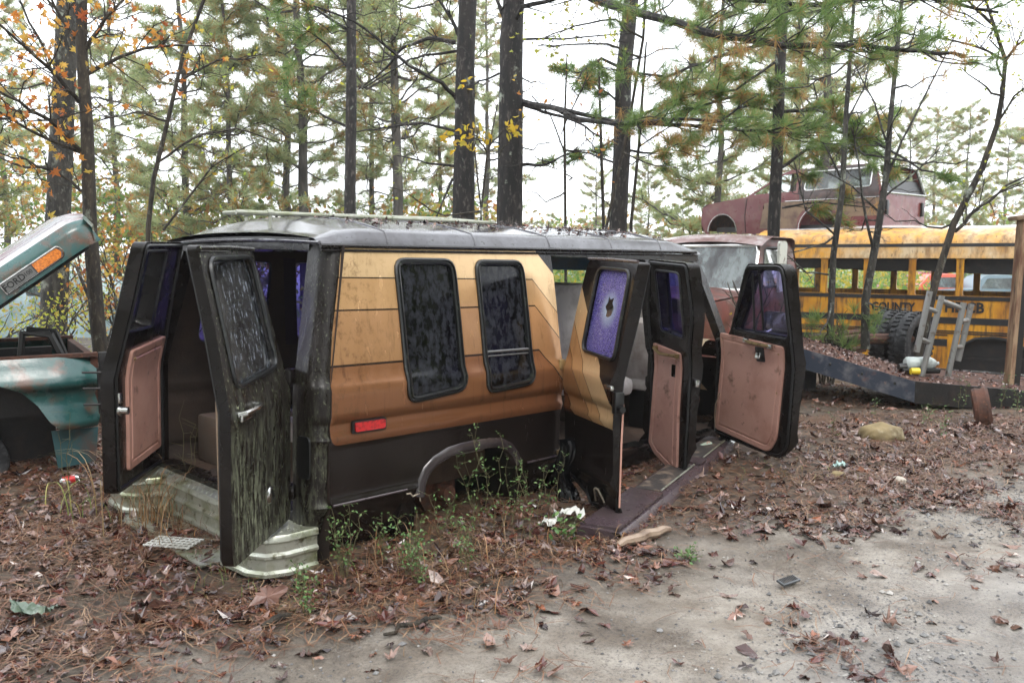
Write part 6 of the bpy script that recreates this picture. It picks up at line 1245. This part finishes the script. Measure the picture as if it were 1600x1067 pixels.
for nm, a, b_ in (('maple', 0, .4), ('oval', .4, .75), ('oak', .75, 1.01)):
    q = (kind >= a) & (kind < b_); parts.append(leaves(P3[q], sz[q], nm, .30, .62, int(a*10)+5))
V, F = join(parts); o = np_mesh('fallen_leaves', V, F, M_['leaf']); tag(o, 'wet reddish brown fallen leaves spread over the ground', 'leaf litter', kind='stuff')
def straws(x, y, lo, hi, w_, seed, tilt=.12, zmax=.03):
    g = np.random.default_rng(seed); n = len(x); a = g.uniform(0, 2*pi, n); L = g.uniform(lo, hi, n); z = gz(x, y)+g.uniform(.006, zmax, n)
    d = np.stack([np.cos(a), np.sin(a), g.normal(size=n)*tilt], 1); s = np.stack([-np.sin(a), np.cos(a), np.zeros(n)], 1)*w_*.5
    p = np.stack([x, y, z], 1); bend = g.normal(size=(n, 1))*.12; A = p-d*L[:, None]/2; B = p+s*0+np.stack([-np.sin(a), np.cos(a), np.zeros(n)], 1)*bend*L[:, None]+np.array([0, 0, .006]); Cc = p+d*L[:, None]/2
    V = np.stack([A-s, A+s, B+s, B-s, Cc], 1).reshape(-1, 3); i = np.arange(n)[:, None]*5
    return V, np.concatenate([i+np.array([[0, 1, 2]]), i+np.array([[0, 2, 3]]), i+np.array([[3, 2, 4]])])
x, y = scatter(130000, (-4.6, 7), (2.5, 8.5), lambda x, y: np.clip(.30*np.where(road(x, y) < 0, 1, 0)+litter_d(x, y)*.7*sstep(.3, .6, fbm(x*2.3, y*2.3, 29))+.006, 0, 1), 6)
V, F = straws(x, y, .08, .20, .0042, 7); x, y = scatter(14000, (-7, 10), (8.5, 13), litter_d, 8); V2, F2 = straws(x, y, .12, .25, .006, 9)
V, F = join([(V, F), (V2, F2)]); tag(np_mesh('pine_straw', V, F, M_['straw']), 'rust-coloured pine needles matted over the ground', 'pine straw', kind='stuff')
# gravel
x, y = scatter(150000, (-1.5, 7), (2.4, 8), lambda x, y: sstep(-.1, .9, road(x, y))*(.10+.9*sstep(.42, .62, fbm(x*1.1+3, y*1.1, 39)))*.6+.02*sstep(-.6, 0, road(x, y)), 10)
g = np.random.default_rng(12); n = len(x); s = g.uniform(.0025, .009, n)*np.where(g.random(n) < .05, 2.4, 1)
base = np.array([[1, 0, 0], [-1, 0, 0], [0, 1, 0], [0, -1, 0], [0, 0, .7], [0, 0, -.7]]); Vv = base[None]*s[:, None, None]*g.uniform(.6, 1.3, (n, 6, 1)); a = g.uniform(0, 6.3, n)
c_, s_ = np.cos(a)[:, None], np.sin(a)[:, None]; Vx = Vv[..., 0]*c_-Vv[..., 1]*s_; Vy = Vv[..., 0]*s_+Vv[..., 1]*c_; V = np.stack([Vx+x[:, None], Vy+y[:, None], Vv[..., 2]+gz(x, y)[:, None]+s[:, None]*.3], -1).reshape(-1, 3)
T = np.array([[0, 2, 4], [2, 1, 4], [1, 3, 4], [3, 0, 4], [2, 0, 5], [1, 2, 5], [3, 1, 5], [0, 3, 5]]); F = (np.arange(n)[:, None, None]*6+T[None]).reshape(-1, 3)
tag(np_mesh('gravel', V, F, M_['gravelm']), 'grey gravel scattered over the sandy track', 'gravel', kind='stuff')
# litter on roof and deck of other things
def lay(name, pts, size, label, mt='leaf', cat='leaf litter', straw=0, seed=0):
    P = np.array(pts); g = np.random.default_rng(seed); parts = [leaves(P, g.uniform(.5, 1.1, len(P))*size, 'oval', .35, .5, seed)]
    if straw:
        Q = P[g.integers(0, len(P), straw)]+g.normal(size=(straw, 3))*np.array([.06, .06, .002]); V, F = straws(Q[:, 0], Q[:, 1], .08, .2, .003, seed); V = V.reshape(-1, 5, 3); V[..., 2] += (Q[:, 2]-gz(Q[:, 0], Q[:, 1]))[:, None]; parts.append((V.reshape(-1, 3), F))
    V, F = join(parts); return tag(np_mesh(name, V, F, M_[mt]), label, cat, kind='stuff')
bpy.context.view_layer.update(); MW = van.matrix_world
g = np.random.default_rng(3); pr = []
for k in range(520):
    x = g.uniform(.5, 3.75); a = g.uniform(-.72, .3) if x > 2 else g.uniform(-.66, .3); pr.append(MW@(roof_P(x, a)+Vector((0, 0, .008))))
lay('roof_litter', pr, .05, 'leaves and pine needles lying on the van roof', straw=900, seed=5)
pr = []
for k in range(900):
    s, t = g.random(), g.random(); i = 0 if s < .5 else 1; u = (s*2) % 1; p = dk[i].lerp(dk[i+1], u).lerp(dkf[i].lerp(dkf[i+1], u), t); pr.append(p+Vector((0, 0, .005)))
lay('deck_litter', pr, .06, 'fallen leaves covering the flatbed deck', seed=6)
# meadow beyond the bus
x = g.uniform(-6, 34, 18000); y = g.uniform(22, 56, 18000); k = ~((np.abs(x/y-.575) < .085) & (y < 44)); x, y = x[k], y[k]; z = gz(x, y)+g.uniform(.05, .8, len(x)); V, F = leaves(np.column_stack([x, y, z]), g.uniform(.10, .28, len(x)), 'oval', .2, 0, 8)
tag(np_mesh('meadow', V, F, M_['meadowgreen']), 'green and yellow flowering meadow seen through the bus', 'meadow', kind='stuff')
# ---- weeds, grass clumps
M_['weed'] = mat('weed_leaves', (0, 0, 0), .5, island=[(.045, .11, .025), (.08, .17, .04), (.15, .22, .07)]); M_['weedstem'] = mat('weed_stem', (.10, .09, .04), .7)
M_['drygrass'] = mat('dry_grass', (0, 0, 0), .6, island=[(.34, .17, .06), (.26, .17, .09), (.16, .09, .05), (.36, .26, .12)]); M_['greengrass'] = mat('green_grass', (0, 0, 0), .6, island=[(.14, .24, .05), (.24, .30, .08), (.34, .26, .09)])
def weed(name, px, py, h, label, n=9, ls=.035, seed=0, group=None, dry=False, zoff=0, cat='weed', Y=None):
    p = at(px, py, Y) if Y else on_ground(px, py); root = empty(name, (p.x, p.y, p.z-.01), 0, label, cat, group); g = random.Random(seed); mb = MB(); P = []
    for k in range(max(1, n//3)):
        q = (g.uniform(-.22, .22)*h, g.uniform(-.22, .22)*h, h*g.uniform(.6, 1)); c = curve((g.uniform(-.02, .02), g.uniform(-.02, .02), 0), q, 0, .04, 7, g); mb.tube(c, [.0028*(1-.6*i/7) for i in range(8)], 4, cap=False)
        for i in range(2, 8):
            for _ in range(2 if not dry else 1):
                d = Vector((g.uniform(-1, 1), g.uniform(-1, 1), g.uniform(0, .7))).normalized(); e = c[i]+d*ls*1.6*g.uniform(.5, 1.3); mb.tube([c[i], e], [.0014, .0008], 3, cap=False); P.append(e)
                P.append(c[i].lerp(e, .5)+Vector((g.uniform(-1, 1), g.uniform(-1, 1), g.uniform(-1, 1)))*.006)
    mb.build('stem', M_['weedstem'], root)
    if not dry: V, F = leaves(np.array(P), ls*.62, 'oval', .15, .15, seed); np_mesh('foliage', V, F, M_['weed'], root)
    return root
W_ = [(543, 905, .36, 15), (638, 905, .26, 18), (690, 850, .30, 6), (722, 880, .22, 6), (748, 830, .52, 8), (775, 838, .50, 8), (800, 825, .38, 6), (828, 850, .40, 6), (862, 812, .34, 5), (480, 965, .20, 9), (655, 925, .22, 9), (600, 880, .20, 5), (735, 905, .22, 5), (470, 925, .15, 5)]
WL_ = ['bushy fine-leaved weed just right of the step bumper end', 'spreading bushy weed on the ground below the red side marker', 'thin weed under the rear end of the fender flare', 'short weed below the middle of the wheel arch', 'tall upright weed inside the rear of the wheel arch', 'tall upright weed in the middle of the wheel arch', 'thin tall weed at the front of the wheel arch', 'leafy weed just ahead of the wheel arch', 'thin weed beside the black plastic bag', 'small yellowish weed alone in the foreground mud', 'low weed in front of the spreading bushy one', 'low weed between the two bushy ones', 'small weed in front of the wheel arch', 'tiny weed in front of the step bumper']
for i, (px, py, h, n) in enumerate(W_): weed('weed', px, py, h*1.25, WL_[i], n+3, .032, i, 'weeds along the van')
weed('weed', 886, 850, .15, 'broad-leaved bright green weed beside the white litter', 6, .07, 31); weed('weed', 1075, 872, .08, 'green tuft alone on the sandy ground in front of the running board', 9, .04, 32)
FW_ = ['green seedling at the left end of the flatbed deck', 'green seedling on the deck just left of the jug', 'green seedling in front of the nearer truck wheel', 'green weed on the ground left of the rusty wheel rim', 'tall weed hanging over the flatbed edge left of the rim', 'weed growing right of the tan boulder', 'tall weed just right of the rusty wheel rim', 'weed at the foot of the steel post', 'small weed beside the front door edge left of the boulder', 'small weed touching the top of the tan boulder']
for i, (px, py, h, n) in enumerate(((1345, 575, .22, 6), (1396, 590, .2, 6), (1372, 560, .25, 5), (1476, 690, .42, 7), (1500, 645, .4, 7), (1445, 668, .3, 6), (1560, 640, .45, 8), (1590, 650, .3, 6), (1300, 690, .25, 5), (1370, 655, .3, 5))): weed('weed', px, py, h, FW_[i], n, .035, 40+i, 'weeds around the flatbed')
def grassclump(name, px, py, n, h, label, mt, seed, cat='grass clump', spread=.12, w_=.006, droop=1.0):
    p = on_ground(px, py); g = np.random.default_rng(seed); root_o = np.array([p.x, p.y, p.z-.01]); V = []; F = []
    for k in range(n):
        a = g.uniform(0, 2*pi); b0 = np.array([g.normal()*spread, g.normal()*spread, 0]); L = h*g.uniform(.45, 1.1); out = L*g.uniform(.2, .9)*droop; d = np.array([cos(a), sin(a), 0]); s = np.array([-sin(a), cos(a), 0])*w_*.5*g.uniform(.6, 1.2); i0 = len(V)
        for j in range(7):
            t = j/6; q = b0+d*out*t**1.7+np.array([0, 0, L*(t*1.2-.75*droop*t**2.6)]); ww = (1-t)**.6+.05; V += [q-s*ww, q+s*ww]
        F += [(i0+2*j, i0+2*j+1, i0+2*j+3, i0+2*j+2) for j in range(6)]
    o = np_mesh(name, V, F, M_[mt]); o.location = p; return tag(o, label, cat)
grassclump('grass_clump', 232, 822, 90, .52, 'clump of dry orange grass blades in front of the left rear door', 'drygrass', 1, spread=.11, w_=.007)
grassclump('grass_clump', 200, 780, 44, .66, 'tall arching dry grass stems beside the left end of the bumper', 'drygrass', 2, w_=.006)
grassclump('grass_clump', 150, 800, 16, .40, 'green and yellow grass blades arching over near the red can', 'greengrass', 3, w_=.008, spread=.14)
grassclump('grass_clump', 275, 835, 40, .22, 'short tangled dry grass below the bumper', 'drygrass', 4, spread=.18, w_=.006)
grassclump('grass_clump', 430, 905, 60, .16, 'low tangle of dry and green grass under the open rear door', 'greengrass', 5, spread=.25, w_=.003)
grassclump('grass_clump', 700, 880, 150, .24, 'low dry grass along the torn rear skirt', 'drygrass', 6, spread=.35, w_=.0045)
grassclump('grass_clump', 950, 850, 14, .16, 'few pale straw blades at the near end of the running board', 'drygrass', 7, w_=.005, spread=.05)
grassclump('grass_clump', 1320, 725, 60, .18, 'sparse tan grass in front of the rock', 'drygrass', 8, spread=.45, w_=.005)
grassclump('grass_clump', 1190, 735, 40, .10, 'short green grass on the track edge below the front door', 'greengrass', 9, spread=.3, w_=.003)
grassclump('grass_clump', 1370, 575, 16, .5, 'long yellow-green blades arching beside the truck wheels', 'greengrass', 10, w_=.022, spread=.1, droop=1.15)
grassclump('grass_clump', 60, 870, 50, .16, 'low dry grass in the left foreground litter', 'drygrass', 11, spread=.4, w_=.003)
grassclump('grass_clump', 600, 1000, 40, .10, 'wispy dry grass on the wet mud in the foreground', 'drygrass', 12, spread=.4, w_=.0025)
# dead weed stalks
for i, (px, py, h, lab) in enumerate(((110, 800, .75, 'tall dead branching weed stalk in front of the teal fender'), (165, 770, .55, 'dead weed stalk leaning over beside the left rear door'), (290, 800, .6, 'dead branching weed stalk in front of the van rear opening'))):
    weed('dead_weed', px, py, h, lab, 9, .06, 60+i, dry=True, cat='weed')
# ================================================================ small things lying about
def rock(name, p, sx, sy, sz, rz, label, mt, seed, cat='rock'):
    bm = bmesh.new(); bmesh.ops.create_icosphere(bm, subdivisions=4, radius=1)
    for v in bm.verts:
        q = v.co; n = fbm(q.x*1.3+seed, q.y*1.3+q.z, seed, 4)-.5; c = max(abs(q.x), abs(q.y), abs(q.z)); v.co = q*(1+.55*n)*(.75+.25/c)
        v.co.z = max(v.co.z, -.6); v.co = Vector((v.co.x*sx, v.co.y*sy, v.co.z*sz))
    me = bpy.data.meshes.new(name); bm.to_mesh(me); bm.free(); me.materials.append(mt); me.polygons.foreach_set('use_smooth', [True]*len(me.polygons)); o = bpy.data.objects.new(name, me); C.objects.link(o); o.location = p; o.rotation_euler = (0, 0, rz); return tag(o, label, cat)
rockm = mat('tan_rock', (.24, .18, .085), .8, 0, [((.12, .09, .045), 3, .4, .65), ((.33, .28, .18), 9, .55, .7)], .02, 7)
p = on_ground(1384, 690); rock('rock', p+Vector((0, .1, .03)), .19, .15, .12, .3, 'tan boulder sitting in the leaves below the flatbed', rockm, 3)
p = on_ground(1310, 745); rock('rock', p+Vector((0, 0, .01)), .06, .05, .03, .9, 'small pale stone in the litter left of the tan boulder', rockm, 8)
p = on_ground(1405, 750); rock('rock', p+Vector((0, 0, .01)), .05, .05, .035, .2, 'fist-sized whitish stone right of the litter strip near the boulder', mat('pale_stone', (.4, .36, .3), .7), 9)
def can(px, py, label, mt, mt2, rz, r=.033, h=.12, lift=.03, loc=None, name='drink_can', cat='can'):
    p = loc or on_ground(px, py)+Vector((0, 0, lift)); root = empty(name, p, 0, label, cat); root.rotation_euler = (0, radians(82), rz); n = 18
    mb = MB(); mb.lathe([(0, .002), (r*.72, 0), (r*.8, .004), (r, .014), (r, .02)], n); mb.build('base', M_['chrome'], root)
    mb = MB(); mb.lathe([(r, .02), (r*.97, h*.4), (r, h*.6), (r, h-.02)], n, m=0); mb.build('body', mt, root)
    mb = MB(); mb.lathe([(r, h-.02), (r*.82, h-.006), (r*.8, h), (r*.74, h-.006), (0, h-.006)], n); mb.build('lid', mt2, root); return root
can(94, 757, 'crushed red and white drink can in the leaves by the teal wheel', mat('red_white_can_print', (.45, .02, .02), .3, .2, [((.6, .6, .6), 14, .5, .55, (1, 1, .5))]), M_['chrome'], radians(25))
can(0, 0, 'pale green and red printed can lying on the far end of the running board', mat('pale_green_can_print', (.42, .52, .42), .35, .1, [((.55, .08, .05), 18, .58, .64)]), M_['chrome'], radians(40), .04, .15, loc=at(1093, 703, 6.75))
# white grille fragment, flattened white litter, black bag, tape deck, plastic sheet, sticks
p = on_ground(272, 858); mb = MB(); Rg = Matrix.Rotation(radians(-12), 3, 'Z')
for k in range(9): mb.box(Rg@Vector((-.13+k*.032, 0, .02)), (.009, .15, .008), Rg)
for k in range(5): mb.box(Rg@Vector((0, -.07+k*.035, .022)), (.28, .009, .007), Rg)
tag(mb.build('broken_grille', M_['white'], None, loc=p+Vector((0, 0, .012)), smooth=False), 'broken white plastic grille lying below the step bumper', 'grille')
def sheet(name, p, w_, l, mt, label, cat, seed, amp=.03, rz=0, lift=.02, n=12, sy=1):
    g = np.random.default_rng(seed); mb = MB()
    def P_(a, b): x, y = (a-.5)*w_, (b-.5)*l; ed = 1+.25*(fbm(a*4+seed, b*4, seed)-.5)*2; x *= ed; y *= ed; return (x*cos(rz)-y*sin(rz), x*sin(rz)+y*cos(rz), float(fbm(a*5+seed*3, b*5, seed, 3))*amp)
    mb.grid(np.linspace(0, 1, n), np.linspace(0, 1, n), P_); return tag(mb.build(name, mt, None, loc=Vector(p)+Vector((0, 0, lift)), auto=80), label, cat)
sheet('crumpled_paper', on_ground(888, 822), .17, .10, M_['white'], 'crumpled white litter on the ground behind the torn side door', 'litter', 3, .12, .3)
sheet('crumpled_paper', on_ground(858, 828), .10, .08, M_['white'], 'small white scrap left of the crumpled litter under the van side', 'litter', 5, .06, 1.3)
sheet('plastic_sheet', on_ground(50, 968), .20, .07, mat('green_cloudy_plastic', (.10, .14, .10), .25, 0, [((.22, .26, .2), 14, .5, .65), ((.05, .06, .04), 20, .6, .7)], coat=.3), 'curled piece of cloudy green plastic in the left foreground', 'plastic sheet', 6, .10, -.2)
sheet('plastic_scrap', on_ground(1310, 738), .09, .05, mat('pale_teal_plastic', (.30, .45, .42), .3, coat=.3), 'pale teal plastic scrap in the leaves below the front door', 'plastic scrap', 7, .08, .5)
def bag(a, b):
    f = float(fbm(a*7+2, b*2.5, 5, 4))-.5; w_ = .10+.10*max(0, .35-b)*2; t = a*2*pi
    r = w_*(.55+.9*abs(f)); return (r*cos(t)*.8+.02*sin(b*9), r*sin(t)*.7+.03*f, .42*b**1.1+.02*f)
mb = MB(); mb.grid(np.linspace(0, 1, 60), np.linspace(0, 1, 26), bag); o = mb.build('garbage_bag', mat('black_bag_plastic', (.005, .005, .006), .22, spec=.5), None, auto=25)
o.location = on_ground(878, 790)+Vector((.02, .08, -.02)); tag(o, 'crumpled black plastic bag stuffed under the van behind the side door hinge', 'plastic bag')
p = on_ground(1232, 908); mb = MB(); Rg = Matrix.Rotation(radians(35), 3, 'Z')@Matrix.Rotation(radians(14), 3, 'X'); mb.box((0, 0, 0), (.13, .05, .012), Rg, bev=.003)
o = tag(mb.build('vent_panel', mat('grey_black_plastic', (.05, .055, .06), .3), None, loc=p+Vector((0, 0, .028))), 'small ribbed dark plastic panel lying in the leaves on the track', 'plastic panel')
mb = MB()
for k in range(9): mb.box(Rg@Vector((-.05+k*.0125, .003, .007)), (.004, .036, .004), Rg)
mb.build('ribs', M_['tread'], o)
def stick(px0, py0, px1, py1, r, label, mt, seed, bend=.02):
    a, b = on_ground(px0, py0), on_ground(px1, py1); c = curve(Vector((0, 0, 0)), b-a, .01, bend, 7, random.Random(seed)); mb = MB(); mb.tube(c, [r*(.7+.5*sin(pi*i/7)) for i in range(8)], 8); return tag(mb.build('branch', mt, None, loc=a+Vector((0, 0, r*.7+.012))), label, 'branch')
wood = mat('bleached_wet_wood', (.30, .22, .16), .5, 0, [((.14, .09, .06), 6, .45, .62, (1, 1, 1))], .003, 40)
stick(965, 862, 1045, 835, .026, 'short thick weathered stick in front of the running board', wood, 1); stick(600, 1000, 690, 975, .010, 'dark curved stick on the mud in the middle foreground', M_['thinbark'], 2, .05); stick(410, 985, 455, 968, .015, 'stubby dark stick in the foreground litter below the bumper', M_['thinbark'], 3, .04)
# big curled leaf in the foreground
lm = mat('pinkish_brown_leaf', (.20, .11, .085), .32, 0, [((.09, .04, .03), 12, .45, .65)], .003, 25)
p = on_ground(418, 948); V, F = leaves([(0, 0, 0)], .21, 'oak', .22, .5, 3); o = np_mesh('fallen_leaf', V, F, lm); o.location = p+Vector((0, 0, .06)); tag(o, 'large curled pinkish brown leaf in the middle foreground', 'leaf')
# ================================================================ running board fallen from the van
ra, rb_ = on_ground(952, 838), at(1128, 692, 7.05); ra.z += .02; dv = (rb_-ra); Lr = dv.length; dv.normalize()
rbd = empty('running_board', ra, 0, 'fallen purple-brown running board angled from the van sill to the ground', 'running board')
sv = Vector((dv.y, -dv.x, 0)).normalized(); uv = Vector((0, 0, 1))      # sv: away from the van
RB = lambda s, y, z: dv*s+sv*y+uv*z
secp = [(-.15, -.06), (-.15, .035), (-.13, .048), (.05, .042), (.09, .025), (.12, -.02), (.125, -.06)]
mb = MB(); mb.grid(np.linspace(-.12, Lr, 14), range(len(secp)), lambda s, k: RB(s+(.05 if k > 3 and s < 0 else 0), *secp[int(k)])); mb.build('board_shell', M_['board'], rbd, auto=30)
mb = MB(); mb.add([RB(-.12, y, z) for y, z in secp], [tuple(range(len(secp)))]); mb.build('board_end', M_['board'], rbd)
for s0, s1 in ((.78, 1.55), (1.80, 2.45)):
    if s1 > Lr: s1 = Lr-.05
    mb = MB(); mb.prism([(s0, -.12), (s1, -.12), (s1, .045), (s0, .045)], lambda u, v, d: RB(u, v, .042+d), 0, .008); mb.build('tread_strip', M_['tread'], rbd)
    mb = MB(); mb.tube([RB(s0, .055, .054), RB(s1, .055, .054)], .006, 5); mb.build('tread_edging', M_['alu'], rbd)
for s0, s1 in ((-.10, .74), (1.58, 1.78)):
    mb = MB(); mb.prism([(s0, -.14), (s1, -.14), (s1, .085), (s0+.03, .085)], lambda u, v, d: RB(u, v, .048+d-.10*max(0, v)), 0, .014); mb.build('step_pad', M_['board'], rbd)
mb = MB(); mb.grid(np.linspace(Lr-.12, Lr+.12, 5), range(6), lambda s, k: RB(s, -.02+.03*k, .06+.10*((s-Lr+.12)/.24)**2-.01*abs(k-2.5))); mb.build('board_tip', M_['chrome'], rbd)
# ================================================================ mist
hz_ = MB(); hz_.box((0, 150, 14), (520, 420, 36)); hm = bpy.data.materials.new('mist'); hm.use_nodes = True; n_ = hm.node_tree; n_.nodes.clear(); vo = n_.nodes.new('ShaderNodeVolumePrincipled'); vo.inputs['Color'].default_value = (1, 1, 1, 1); vo.inputs['Density'].default_value = .0009; vo.inputs['Anisotropy'].default_value = .2; mo = n_.nodes.new('ShaderNodeOutputMaterial'); n_.links.new(vo.outputs[0], mo.inputs['Volume'])
hzo = hz_.build('haze', hm, None, smooth=False); hzo['kind'] = 'stuff'; hzo['label'] = 'thin mist between the trees'
